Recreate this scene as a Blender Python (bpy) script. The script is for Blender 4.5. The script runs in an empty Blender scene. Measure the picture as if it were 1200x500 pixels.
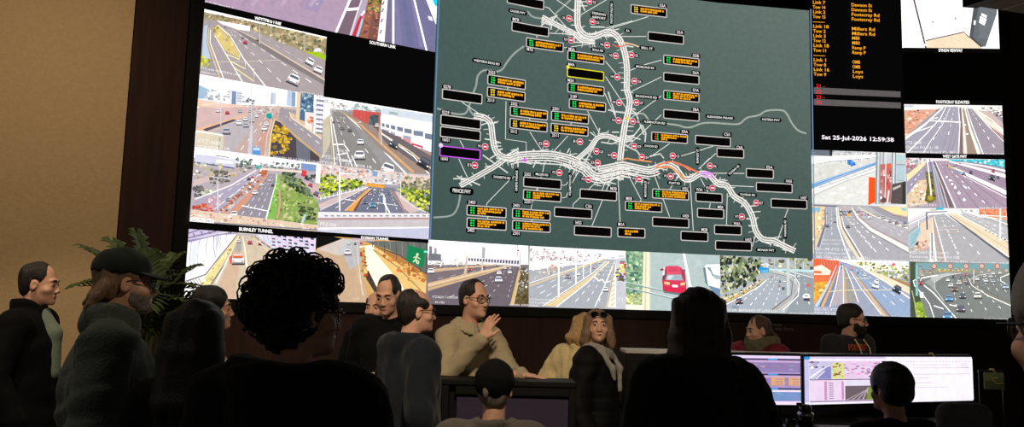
import bpy, math, random
import numpy as np
from mathutils import Vector, Matrix

random.seed(7)
rng = np.random.default_rng(11)
SC = bpy.context.scene
COL = SC.collection
R = math.radians

# ------------------------------------------------------------------ camera
FPX, PITCH, ROLL, CAMZ = 962.352, 0.114645, 0.025767, 1.55
_U = Vector((0, -math.sin(PITCH), math.cos(PITCH)))
_F = Vector((0, math.cos(PITCH), math.sin(PITCH)))
_X = Vector((1, 0, 0))
CR = _X * math.cos(ROLL) + _U * math.sin(ROLL)
CU = _U * math.cos(ROLL) - _X * math.sin(ROLL)
CAM = Vector((0, 0, CAMZ))
cd = bpy.data.cameras.new('camera')
cam = bpy.data.objects.new('camera', cd)
COL.objects.link(cam)
m = Matrix((CR, CU, -_F)).transposed().to_4x4()
m.translation = CAM
cam.matrix_world = m
cd.sensor_width = 36.0
cd.lens = FPX / 1200 * 36.0
cd.clip_start = 0.05
SC.camera = cam


def ray(px, py):
    return _F + CR * ((px - 600) / FPX) - CU * ((py - 250) / FPX)


def at(px, py, y):
    """point of the room seen at a pixel, at depth y (world Y)"""
    d = ray(px, py)
    return CAM + d * (y / d.y)


def atz(px, py, z):
    d = ray(px, py)
    return CAM + d * ((z - CAMZ) / d.z)


# ------------------------------------------------------------------ colour, materials
def lin(c):
    return tuple(((v / 255 / 12.92) if v / 255 <= 0.04045 else ((v / 255 + 0.055) / 1.055) ** 2.4) for v in c[:3])


MATS = {}


def mat(name, col, rough=0.7, metal=0.0, noise=0.12, scale=40.0, bump=0.0, bscale=200.0, spec=0.5, stretch=None, sheen=0.0):
    """principled surface whose colour varies a little with a noise texture"""
    if name in MATS:
        return MATS[name]
    ma = bpy.data.materials.new(name)
    ma.use_nodes = True
    nt = ma.node_tree
    b = nt.nodes['Principled BSDF']
    b.inputs['Roughness'].default_value = rough
    b.inputs['Metallic'].default_value = metal
    b.inputs['Specular IOR Level'].default_value = spec
    if sheen:
        b.inputs['Sheen Weight'].default_value = sheen
    c = lin(col)
    tc = nt.nodes.new('ShaderNodeTexCoord')
    mp = nt.nodes.new('ShaderNodeMapping')
    nt.links.new(tc.outputs['Object'], mp.inputs['Vector'])
    if stretch:
        mp.inputs['Scale'].default_value = stretch
    n = nt.nodes.new('ShaderNodeTexNoise')
    n.inputs['Scale'].default_value = scale
    n.inputs['Detail'].default_value = 4
    nt.links.new(mp.outputs['Vector'], n.inputs['Vector'])
    r = nt.nodes.new('ShaderNodeValToRGB')
    r.color_ramp.elements[0].position = 0.3
    r.color_ramp.elements[1].position = 0.7
    r.color_ramp.elements[0].color = (*[v * (1 - noise) for v in c], 1)
    r.color_ramp.elements[1].color = (*[v * (1 + noise) for v in c], 1)
    nt.links.new(n.outputs['Fac'], r.inputs['Fac'])
    nt.links.new(r.outputs['Color'], b.inputs['Base Color'])
    if bump:
        n2 = nt.nodes.new('ShaderNodeTexNoise')
        n2.inputs['Scale'].default_value = bscale
        n2.inputs['Detail'].default_value = 3
        nt.links.new(mp.outputs['Vector'], n2.inputs['Vector'])
        bm = nt.nodes.new('ShaderNodeBump')
        bm.inputs['Strength'].default_value = bump
        bm.inputs['Distance'].default_value = 0.01
        nt.links.new(n2.outputs['Fac'], bm.inputs['Height'])
        nt.links.new(bm.outputs['Normal'], b.inputs['Normal'])
    MATS[name] = ma
    return ma


def screen_mat(name='screen_picture', strength=1.0):
    """what a lit screen shows: emission whose colour is the picture's own"""
    if name in MATS:
        return MATS[name]
    ma = bpy.data.materials.new(name)
    ma.use_nodes = True
    nt = ma.node_tree
    nt.nodes.clear()
    o = nt.nodes.new('ShaderNodeOutputMaterial')
    e = nt.nodes.new('ShaderNodeEmission')
    a = nt.nodes.new('ShaderNodeAttribute')
    a.attribute_name = 'Col'
    tc = nt.nodes.new('ShaderNodeTexCoord')
    n = nt.nodes.new('ShaderNodeTexNoise')
    n.inputs['Scale'].default_value = 22
    n.inputs['Detail'].default_value = 5
    nt.links.new(tc.outputs['Object'], n.inputs['Vector'])
    mr = nt.nodes.new('ShaderNodeMapRange')
    mr.inputs['From Min'].default_value = 0.3
    mr.inputs['From Max'].default_value = 0.7
    mr.inputs['To Min'].default_value = 0.94
    mr.inputs['To Max'].default_value = 1.06
    nt.links.new(n.outputs['Fac'], mr.inputs['Value'])
    mu = nt.nodes.new('ShaderNodeVectorMath')
    mu.operation = 'SCALE'
    nt.links.new(a.outputs['Color'], mu.inputs[0])
    nt.links.new(mr.outputs['Result'], mu.inputs['Scale'])
    nt.links.new(mu.outputs['Vector'], e.inputs['Color'])
    e.inputs['Strength'].default_value = strength
    nt.links.new(e.outputs['Emission'], o.inputs['Surface'])
    MATS[name] = ma
    return ma


# ------------------------------------------------------------------ objects
def empty(name, loc=(0, 0, 0), rz=0.0):
    o = bpy.data.objects.new(name, None)
    o.empty_display_size = 0.1
    COL.objects.link(o)
    o.location = loc
    o.rotation_euler = (0, 0, rz)
    return o


def tag(o, label=None, cat=None, group=None, kind=None):
    if label:
        o['label'] = label
    if cat:
        o['category'] = cat
    if group:
        o['group'] = group
    if kind:
        o['kind'] = kind
    return o


def link_mesh(name, me, ma=None, parent=None, smooth=False):
    o = bpy.data.objects.new(name, me)
    COL.objects.link(o)
    if ma is not None:
        me.materials.append(ma)
    if parent is not None:
        o.parent = parent
    if smooth:
        me.polygons.foreach_set('use_smooth', [True] * len(me.polygons))
    return o


class MB:
    """collects simple solids and links them as ONE mesh"""

    def __init__(self):
        self.v, self.f = [], []

    def add(self, vs, fs):
        o = len(self.v)
        self.v += [tuple(p) for p in vs]
        self.f += [[i + o for i in f] for f in fs]
        return self

    def box(self, c, s, rz=0.0, bev=0.0, M=None):
        hx, hy, hz = s[0] / 2, s[1] / 2, s[2] / 2
        b = min(bev, hx * .98, hy * .98, hz * .98)
        if b <= 0:
            vs = [(x, y, z) for x in (-hx, hx) for y in (-hy, hy) for z in (-hz, hz)]
            fs = [(0, 1, 3, 2), (4, 6, 7, 5), (0, 4, 5, 1), (2, 3, 7, 6), (0, 2, 6, 4), (1, 5, 7, 3)]
        else:
            vs, idx = [], {}
            for sx in (-1, 1):
                for sy in (-1, 1):
                    for sz in (-1, 1):
                        for a in range(3):
                            p = [sx * hx, sy * hy, sz * hz]
                            q = [sx, sy, sz]
                            for k in range(3):
                                if k != a:
                                    p[k] -= q[k] * b
                            idx[(sx, sy, sz, a)] = len(vs)
                            vs.append(tuple(p))
            fs = []
            S = (-1, 1)
            for a in range(3):
                o1, o2 = [k for k in range(3) if k != a]
                for s_ in S:
                    q = []
                    for t in ((-1, -1), (1, -1), (1, 1), (-1, 1)):
                        k = [0, 0, 0]
                        k[a] = s_
                        k[o1], k[o2] = t
                        q.append(idx[(*k, a)])
                    fs.append(q)
                for s1 in S:
                    for s2 in S:
                        q = []
                        for t, ax in ((-1, o1), (1, o1), (1, o2), (-1, o2)):
                            k = [0, 0, 0]
                            k[a] = t
                            k[o1], k[o2] = s1, s2
                            q.append(idx[(*k, ax)])
                        fs.append(q)
            for sx in S:
                for sy in S:
                    for sz in S:
                        fs.append([idx[(sx, sy, sz, a)] for a in range(3)])
        if M is None:
            M = Matrix.Translation(c) @ Matrix.Rotation(rz, 4, 'Z')
        return self.add([M @ Vector(p) for p in vs], fs)

    def tube(self, pts, r, n=10, caps=True):
        pts = [Vector(p) for p in pts]
        rs = r if isinstance(r, (list, tuple)) else [r] * len(pts)
        up = None
        rings = []
        for i, p in enumerate(pts):
            t = (pts[min(i + 1, len(pts) - 1)] - pts[max(i - 1, 0)])
            t = t.normalized() if t.length > 1e-9 else Vector((0, 0, 1))
            if up is None:
                up = Vector((0, 0, 1)) if abs(t.z) < .9 else Vector((1, 0, 0))
            a = t.cross(up)
            a = a.normalized() if a.length > 1e-6 else t.orthogonal().normalized()
            up = a.cross(t).normalized()
            rings.append([p + (a * math.cos(2 * math.pi * k / n) + up * math.sin(2 * math.pi * k / n)) * rs[i] for k in range(n)])
        vs = [v for q in rings for v in q]
        fs = []
        for i in range(len(pts) - 1):
            for k in range(n):
                k2 = (k + 1) % n
                fs.append((i * n + k, i * n + k2, (i + 1) * n + k2, (i + 1) * n + k))
        if caps:
            fs.append(list(range(n))[::-1])
            fs.append([(len(pts) - 1) * n + k for k in range(n)])
        return self.add(vs, fs)

    def lathe(self, prof, c=(0, 0, 0), n=24):
        vs, fs = [], []
        for r_, z in prof:
            for k in range(n):
                a = 2 * math.pi * k / n
                vs.append((c[0] + r_ * math.cos(a), c[1] + r_ * math.sin(a), c[2] + z))
        for i in range(len(prof) - 1):
            for k in range(n):
                k2 = (k + 1) % n
                fs.append((i * n + k, i * n + k2, (i + 1) * n + k2, (i + 1) * n + k))
        fs.append(list(range(n))[::-1])
        fs.append([(len(prof) - 1) * n + k for k in range(n)])
        return self.add(vs, fs)

    def prism(self, outline, z0, z1):
        n = len(outline)
        vs = [(x, y, z0) for x, y in outline] + [(x, y, z1) for x, y in outline]
        fs = [list(range(n))[::-1], [n + i for i in range(n)]]
        for i in range(n):
            j = (i + 1) % n
            fs.append((i, j, n + j, n + i))
        return self.add(vs, fs)

    def build(self, name, ma, parent=None, smooth=False, local=None):
        """world coordinates in, mesh relative to the parent's origin (or `local`) out"""
        import bmesh
        me = bpy.data.meshes.new(name)
        V = [Vector(p) for p in self.v]
        if parent is not None:
            bpy.context.view_layer.update()
            inv = parent.matrix_world.inverted()
            V = [inv @ p for p in V]
        elif local is not None:
            V = [p - Vector(local) for p in V]
        me.from_pydata(V, [], self.f)
        bm = bmesh.new()
        bm.from_mesh(me)
        bmesh.ops.recalc_face_normals(bm, faces=bm.faces)
        bm.to_mesh(me)
        bm.free()
        o = link_mesh(name, me, ma, parent, smooth)
        if parent is None and local is not None:
            o.location = local
        return o


# ------------------------------------------------------------------ the curved video wall's geometry: 8 flat columns, each 1 m wide
A0, DA, SX0, SY0, SZ0, RH = 0.633769, -0.096852, -2.397976, 6.082411, 1.55 + 0.0153, 0.5625
SP = [Vector((SX0, SY0, 0))]
for k in range(8):
    a = A0 + DA * k
    SP.append(SP[-1] + Vector((math.cos(a), math.sin(a), 0)))
SDIR = [(SP[k + 1] - SP[k]).normalized() for k in range(8)]
SNRM = [Vector((d.y, -d.x, 0)) for d in SDIR]


def wall_sz(px, py):
    """pixel -> (s, z) on the wall's face; s counts metres along it"""
    d = ray(px, py)
    best = None
    for k in range(8):
        den = d.dot(SNRM[k])
        t = (SP[k] - CAM).dot(SNRM[k]) / den
        p = CAM + d * t
        u = (Vector((p.x, p.y, 0)) - SP[k]).dot(SDIR[k])
        if (k == 0 or u >= 0) and (k == 7 or u <= 1):
            return k + u, p.z
        e = max(-u, u - 1)
        if best is None or e < best[0]:
            best = (e, k + u, p.z)
    return best[1], best[2]


def wall_pt(s, z, off=0.0):
    k = min(7, max(0, int(math.floor(s + 1e-9))))
    p = SP[k] + SDIR[k] * (s - k) + SNRM[k] * off
    return Vector((p.x, p.y, z))
# ------------------------------------------------------------------ pictures shown on screens: flat coloured shapes on the screen's face
def clip_half(poly, f):
    """Sutherland-Hodgman; poly = [(x, y, r, g, b)], keep f(p) >= 0"""
    out = []
    n = len(poly)
    for i in range(n):
        a, b = poly[i], poly[(i + 1) % n]
        fa, fb = f(a), f(b)
        if fa >= 0:
            out.append(a)
        if (fa >= 0) != (fb >= 0):
            t = fa / (fa - fb)
            out.append(tuple(a[j] + (b[j] - a[j]) * t for j in range(len(a))))
    return out


FONT_CACHE = {}


def glyphs(string, bold=True):
    """triangles of a line of text with the built-in font, unit = cap height, origin at left baseline"""
    if (string, bold) in FONT_CACHE:
        return FONT_CACHE[(string, bold)]
    cu = bpy.data.curves.new('lettering', 'FONT')
    cu.body = string
    cu.resolution_u = 2
    cu.offset = .012 if bold else 0
    ob = bpy.data.objects.new('lettering', cu)
    COL.objects.link(ob)
    dg = bpy.context.evaluated_depsgraph_get()
    me = ob.evaluated_get(dg).to_mesh()
    me.calc_loop_triangles()
    V = [(v.co.x / 0.7, v.co.y / 0.7) for v in me.vertices]
    T = [tuple(t.vertices) for t in me.loop_triangles]
    ob.evaluated_get(dg).to_mesh_clear()
    bpy.data.objects.remove(ob)
    bpy.data.curves.remove(cu)
    FONT_CACHE[(string, bold)] = (V, T)
    return V, T


STEP = 2.5e-5


class Pic:
    """a picture drawn in the coordinates of its own screen.
    to_uv: drawing coordinates -> (u, v) in metres on the screen; place: (u, v, offset) -> room"""

    bold = False
    lift = 1.0
    glare = .5          # lit whites of the wall are brighter than the exposure can hold

    def __init__(self, to_uv, place, rect, seams=(), base=0.002):
        self.to_uv, self.place, self.rect, self.seams = to_uv, place, rect, seams
        self.off = base
        self.V, self.Fc, self.C = [], [], []

    def raw(self, pts, cols, bump=True):
        u0, u1, v0, v1 = self.rect
        poly = [(p[0], p[1], *c) for p, c in zip(pts, cols)]
        for f in (lambda p: p[0] - u0, lambda p: u1 - p[0], lambda p: p[1] - v0, lambda p: v1 - p[1]):
            poly = clip_half(poly, f)
            if len(poly) < 3:
                return
        pieces = [poly]
        for s in self.seams:
            nxt = []
            for q in pieces:
                us = [p[0] for p in q]
                if min(us) < s - 1e-7 and max(us) > s + 1e-7:
                    for f in (lambda p: s - p[0], lambda p: p[0] - s):
                        w = clip_half(q, f)
                        if len(w) >= 3:
                            nxt.append(w)
                else:
                    nxt.append(q)
            pieces = nxt
        if bump:
            self.off += STEP
        for q in pieces:
            uc = sum(p[0] for p in q) / len(q)
            i = len(self.V)
            for p in q:
                self.V.append(self.place(p[0], p[1], self.off, uc))
                self.C.append(p[2:5])
            self.Fc.append(list(range(i, i + len(q))))

    def poly(self, pts, col):
        """col: one colour, or one per point"""
        uv = [self.to_uv(*p) for p in pts]
        if isinstance(col[0], (tuple, list)):
            cs = [lin(c) for c in col]
        else:
            cs = [lin(col)] * len(pts)
        self.raw(uv, cs)
        return self

    def fill(self, col):
        u0, u1, v0, v1 = self.rect
        cs = [lin(c) for c in col] if isinstance(col[0], (tuple, list)) else [lin(col)] * 4
        self.raw([(u0, v1), (u1, v1), (u1, v0), (u0, v0)], cs)
        return self

    def line(self, pts, w, col):
        """stroke; w = width or (width at start, width at end)"""
        w0, w1 = w if isinstance(w, (tuple, list)) else (w, w)
        n = len(pts)
        L = []
        Rr = []
        for i, (x, y) in enumerate(pts):
            a = pts[max(i - 1, 0)]
            b = pts[min(i + 1, n - 1)]
            dx, dy = b[0] - a[0], b[1] - a[1]
            l = math.hypot(dx, dy) or 1
            h = (w0 + (w1 - w0) * i / max(1, n - 1)) / 2
            L.append((x - dy / l * h, y + dx / l * h))
            Rr.append((x + dy / l * h, y - dx / l * h))
        o = self.off
        for i in range(n - 1):
            self.off = o
            self.poly([L[i], L[i + 1], Rr[i + 1], Rr[i]], col)
        return self

    def dash(self, p0, p1, n, w0, w1, col=(240, 238, 236), duty=.45, pw=1.6):
        """lane marks that shorten into the distance, p0 far, p1 near"""
        for i in range(n):
            a = (i / n) ** pw
            b = ((i + duty) / n) ** pw
            q = lambda t: (p0[0] + (p1[0] - p0[0]) * t, p0[1] + (p1[1] - p0[1]) * t)
            self.line([q(a), q(b)], (.78 * (w0 + (w1 - w0) * a), .78 * (w0 + (w1 - w0) * b)), col)
        return self

    def ell(self, x, y, rx, ry, col, n=10, rot=0.0):
        c, s = math.cos(rot), math.sin(rot)
        P = []
        for k in range(n):
            a = 2 * math.pi * k / n
            ex, ey = rx * math.cos(a), ry * math.sin(a)
            P.append((x + ex * c - ey * s, y + ex * s + ey * c))
        return self.poly(P, col)

    def blobs(self, region, cols, n, s, seed=1, asp=.8, jit=.2):
        """foliage, rubble, far traffic: n small irregular patches inside a region"""
        r = random.Random(seed)
        xs = [p[0] for p in region]
        ys = [p[1] for p in region]

        def inside(x, y):
            c = False
            for i in range(len(region)):
                x1, y1 = region[i]
                x2, y2 = region[i - 1]
                if (y1 > y) != (y2 > y) and x < (x2 - x1) * (y - y1) / (y2 - y1) + x1:
                    c = not c
            return c
        k = 0
        t = 0
        while k < n and t < n * 30:
            t += 1
            x, y = r.uniform(min(xs), max(xs)), r.uniform(min(ys), max(ys))
            if not inside(x, y):
                continue
            k += 1
            m_ = r.randint(4, 6)
            a0 = r.random() * 6
            rad = s * r.uniform(.5, 1.3)
            c = r.choice(cols)
            j = r.uniform(1 - jit, 1 + jit)
            self.poly([(x + rad * r.uniform(.6, 1.2) * math.cos(a0 + 6.283 * q / m_),
                        y + rad * asp * r.uniform(.6, 1.2) * math.sin(a0 + 6.283 * q / m_)) for q in range(m_)],
                      tuple(min(255, v * j) for v in c))
        return self

    def car(self, x, y, s, col, rear=True, rot=0.0):
        """a car seen from above and ahead; s = half width"""
        s *= .84
        c, sn = math.cos(rot), math.sin(rot)
        T = lambda L: [(x + a * s * c - b * s * sn, y + a * s * sn + b * s * c) for a, b in L]
        dk = tuple(v * .55 for v in col)
        self.poly(T([(-1.08, .2), (1.08, .2), (1.15, .95), (-1.0, .95)]), (48, 44, 48))
        self.poly(T([(-.95, -.1), (-.7, -.75), (.7, -.75), (.95, -.1), (1, .65), (-1, .65)]), col)
        self.poly(T([(-.68, -.62), (.68, -.62), (.85, -.15), (-.85, -.15)]), (84, 88, 98))
        self.poly(T([(-.55, -.8), (.55, -.8), (.66, -.62), (-.66, -.62)]), tuple(min(255, v * 1.1 + 8) for v in col))
        self.poly(T([(-.95, .4), (.95, .4), (.95, .68), (-.95, .68)]), dk)
        lc = (215, 60, 50) if rear else (250, 246, 225)
        for e in (-1, 1):
            self.poly(T([(e * .92, .16), (e * .58, .16), (e * .58, .36), (e * .92, .36)]), lc)
        return self

    def txt(self, x, y, h, string, col, w=None, shadow=None, slope=0.0):
        """lettering, left baseline at (x, y), cap height h, drawn along the screen's own horizontal"""
        V, T = glyphs(string, self.bold)
        if not self.bold:
            shadow = None
            col = tuple(v * .92 for v in col)
        u, v = self.to_uv(x, y)
        u2, v2 = self.to_uv(x, y - h)
        sc = math.hypot(u2 - u, v2 - v)
        sx = sc
        wn = max(p[0] for p in V) if V else 1
        if w:
            ue, ve = self.to_uv(x + w, y)
            sx = (ue - u) / wn
        o = self.off
        for c, d in ((shadow, .12), (col, 0)):
            if c is None:
                continue
            cl = lin(c)
            self.off += STEP
            for t in T:
                self.raw([(u + V[i][0] * sx + d * sc, v + V[i][1] * sc - d * sc + V[i][0] * sx * slope) for i in t], [cl] * 3, bump=False)
        return self

    def box_uv(self, u, v, w, h, col, r=0.0, rot=0.0):
        """rectangle (rounded by r) about (u, v), in metres on the screen"""
        P = []
        if r <= 0:
            P = [(-w / 2, -h / 2), (w / 2, -h / 2), (w / 2, h / 2), (-w / 2, h / 2)]
        else:
            for sx, sy, a0 in ((1, -1, -90), (1, 1, 0), (-1, 1, 90), (-1, -1, 180)):
                for k in range(4):
                    a = R(a0 + 30 * k)
                    P.append((sx * (w / 2 - r) + r * math.cos(a), sy * (h / 2 - r) + r * math.sin(a)))
        c, s = math.cos(rot), math.sin(rot)
        self.raw([(u + x * c - y * s, v + x * s + y * c) for x, y in P], [lin(col)] * len(P))
        return self

    def txt_uv(self, u, v, h, string, col, w=None, rot=0.0):
        """lettering centred on (u, v), cap height h, in metres"""
        V, T = glyphs(string)
        wn = max(p[0] for p in V) if V else 1
        sx = (w / wn) if w else h
        c, s = math.cos(rot), math.sin(rot)
        cl = lin(col)
        self.off += STEP
        for t in T:
            P = []
            for i in t:
                x, y = (V[i][0] - wn / 2) * sx, (V[i][1] - .5) * h
                P.append((u + x * c - y * s, v + x * s + y * c))
            self.raw(P, [cl] * 3, bump=False)
        return self

    def build(self, name, parent, ma, label=None):
        me = bpy.data.meshes.new(name)
        inv = parent.matrix_world.inverted()
        me.from_pydata([inv @ Vector(p) for p in self.V], [], self.Fc)
        at_ = me.color_attributes.new('Col', 'FLOAT_COLOR', 'POINT')
        buf = np.ones((len(self.V), 4), dtype=np.float32)
        C = np.array(self.C, dtype=np.float32) ** self.lift
        lum = C @ np.array([.3, .59, .11], dtype=np.float32)
        buf[:, :3] = C * (1 + self.glare * np.clip((lum - .80) / .15, 0, 1))[:, None]
        at_.data.foreach_set('color', buf.ravel())
        o = link_mesh(name, me, ma, parent)
        if label:
            o['label'] = label
        return o


def wall_pic(zoom, corners, base=0.002):
    """a window of the video wall. zoom = (x0, y0, scale) of the drawing coordinates, corners = photo pixels of its TL, TR, BR, BL"""
    x0, y0, k = zoom
    q = [wall_sz(*c) for c in corners]
    rect = ((q[0][0] + q[3][0]) / 2, (q[1][0] + q[2][0]) / 2, (q[2][1] + q[3][1]) / 2, (q[0][1] + q[1][1]) / 2)
    sn = lambda t: round(t) if abs(t - round(t)) < .04 else t
    zn = lambda z: SZ0 + RH * round((z - SZ0) / RH) if abs((z - SZ0) / RH - round((z - SZ0) / RH)) < .05 else z
    rect = (sn(rect[0]), sn(rect[1]), zn(rect[2]), zn(rect[3]))

    def place(u, v, off, uc):
        kk = min(7, max(0, int(math.floor(uc))))
        p = SP[kk] + SDIR[kk] * (u - kk) + SNRM[kk] * off
        return Vector((p.x, p.y, v))
    return Pic(lambda x, y: wall_sz(x0 + x / k, y0 + y / k), place, rect, seams=range(1, 8), base=base)
# ------------------------------------------------------------------ the video wall and what its windows show
WHITE, SKY, ASPH, LANE = (252, 250, 248), (246, 244, 242), (146, 134, 138), (244, 240, 236)
GREENS = [(92, 110, 58), (126, 138, 70), (70, 86, 48), (150, 150, 84), (58, 66, 44)]
OLIVES = [(168, 150, 106), (140, 124, 84), (112, 104, 70), (192, 170, 120), (96, 88, 62), (178, 140, 100), (206, 190, 150)]
LIMES = [(150, 176, 24), (196, 206, 40), (104, 140, 26), (72, 100, 30), (222, 222, 80), (48, 66, 30)]
CARS = [(240, 240, 240), (200, 204, 212), (60, 60, 70), (230, 232, 240), (150, 156, 170), (190, 60, 60), (110, 120, 140)]
SCREEN = screen_mat('screen_picture', 1.12)

mid = wall_pt(4, 0)
VW = empty('video_wall', (mid.x, mid.y, 0))
tag(VW, 'huge curved control-room video wall of traffic camera feeds around a dark green road map', 'video wall', None, 'thing')
bpy.context.view_layer.update()

# housing: eight flat cabinets standing edge to edge, black
hb = MB()
Z0H, Z1H = SZ0 - 0.085, SZ0 + RH * 6 + 0.06


def strip(s0, s1, z0, z1, o0, o1):
    """solid strip along the wall between offsets o0 < o1, mitred at the column joints"""
    ss = [s0] + [k for k in range(math.ceil(s0 + 1e-6), math.ceil(s1 - 1e-6))] + [s1]
    ring = []
    for s in ss:
        if abs(s - round(s)) < 1e-6 and 0 < round(s) < 8:
            k = int(round(s))
            n = (SNRM[k - 1] + SNRM[k]).normalized()
            b = SP[k]
        else:
            k = min(7, max(0, int(math.floor(s))))
            n = SNRM[k]
            b = SP[k] + SDIR[k] * (s - k)
        ring.append([(b + n * o1).xy.to_tuple() + (z0,), (b + n * o1).xy.to_tuple() + (z1,), (b + n * o0).xy.to_tuple() + (z1,), (b + n * o0).xy.to_tuple() + (z0,)])
    vs = [p for q in ring for p in q]
    fs = [(0, 1, 2, 3)]
    n = len(ring)
    for i in range(n - 1):
        for k in range(4):
            j = (k + 1) % 4
            fs.append((i * 4 + k, (i + 1) * 4 + k, (i + 1) * 4 + j, i * 4 + j))
    fs.append(tuple((n - 1) * 4 + k for k in range(4))[::-1])
    return vs, fs


hb.add(*strip(-0.10, 8.10, Z0H, Z1H, -0.14, 0.0))
BLACK_PANEL = mat('black_panel', (9, 8, 8), rough=.55, noise=.1, spec=.3)
hb.build('housing', BLACK_PANEL, VW)


def feed(zoom, corners, label, draw, name='camera_feed', base=0.002):
    p = wall_pic(zoom, corners, base)
    p.lift, p.bold = (1.0, True) if name == 'message_list' else (.84, False)
    draw(p)
    p.build(name, VW, SCREEN, label)
    return p


def poles(p, L, col=(236, 234, 230)):
    for x, y0, y1, w in L:
        p.line([(x, y0), (x, y1)], w, col)


# A  ------------------------------------------------ west gate bridge, double size, top left
def dA(p):
    p.fill((166, 138, 164))
    p.poly([(-60, -300), (0, -300), (180, -300), (-60, 100)], (176, 146, 176))
    p.poly([(-150, -400), (190, -400), (-60, 120), (-200, 90)], (150, 132, 168))
    for i in range(9):
        x = -900 + i * 95
        p.line([(x + 420, -500), (x, 60)], (16, 40), [(172, 140, 170), (158, 132, 158), (180, 150, 176)][i % 3])
    p.poly([(250, 0), (365, 0), (240, 420), (70, 400)], (110, 88, 104))
    p.line([(-300, -200), (-260, -260)], 8, (190, 140, 170))
    p.line([(360, -250), (250, 0), (85, 385)], 22, WHITE)
    p.line([(220, 95), (340, 84)], 26, WHITE)
    p.line([(400, -80), (365, 0), (320, 130), (240, 390)], 16, (225, 215, 225))
    p.poly([(400, -60), (450, -60), (380, 130), (290, 420), (245, 410)], (172, 160, 180))
    p.poly([(380, 110), (400, 130), (360, 190), (300, 420), (250, 400), (330, 190)], (190, 40, 60))
    p.poly([(365, 180), (385, 200), (330, 400), (295, 400)], (150, 200, 225))
    p.poly([(385, 100), (410, 110), (370, 160), (350, 150)], (240, 225, 230))
    p.poly([(440, -80), (570, -80), (510, 500), (310, 440), (400, 130)], (150, 84, 62))
    p.poly([(470, 110), (560, 110), (510, 500), (410, 450)], (112, 66, 60))
    p.blobs([(435, -60), (566, -60), (552, 110), (400, 120), (430, 60)], [(120, 130, 40), (164, 160, 56), (84, 92, 40), (190, 160, 90), (60, 60, 34)], 60, 18, 3)
    p.blobs([(420, 120), (545, 120), (524, 370), (350, 330)], [(150, 90, 70), (124, 72, 60), (172, 104, 76), (100, 66, 66)], 40, 20, 4)
    p.poly([(572, -60), (625, -60), (576, 520), (505, 500)], (246, 240, 246))
    for y in (30, 100, 200, 310):
        p.poly([(575 - y * .08, y - 18), (592 - y * .08, y - 18), (580 - y * .1, y + 22), (562 - y * .1, y + 22)], (120, 110, 130))
    p.poly([(622, -60), (668, -60), (665, 520), (576, 520)], (104, 98, 128))
    p.poly([(668, -60), (980, -60), (1100, 230), (1100, 580), (668, 520)], (100, 98, 138))
    for i, x in enumerate((700, 770, 850)):
        p.line([(x, -40), (x + 30 + i * 40, 460)], (30, 60), [(112, 108, 150), (94, 94, 136), (116, 112, 156)][i])
    p.line([(672, -60), (672, 500)], 20, WHITE)
    p.line([(872, -20), (1010, 550)], 16, WHITE)
    p.poly([(985, -20), (1110, -20), (1110, 250), (1085, 235)], WHITE)
    p.poly([(1045, -20), (1110, -20), (1110, 50), (1082, 66)], (0, 214, 232))
    p.poly([(1005, 155), (1045, 165), (1062, 208), (1020, 196)], (232, 226, 244))
    p.ell(-70, 40, 8, 6, (236, 220, 236))
    p.txt(-1235, 35, 42, 'WEST GATE BRIDGE_B', WHITE, 350)


feed((380, 0, 8.333), [(239.3, -64), (511.5, -30), (509.2, 57), (239, 4)], 'camera feed of empty lilac bridge lanes beside a planted bank', dA)


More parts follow.
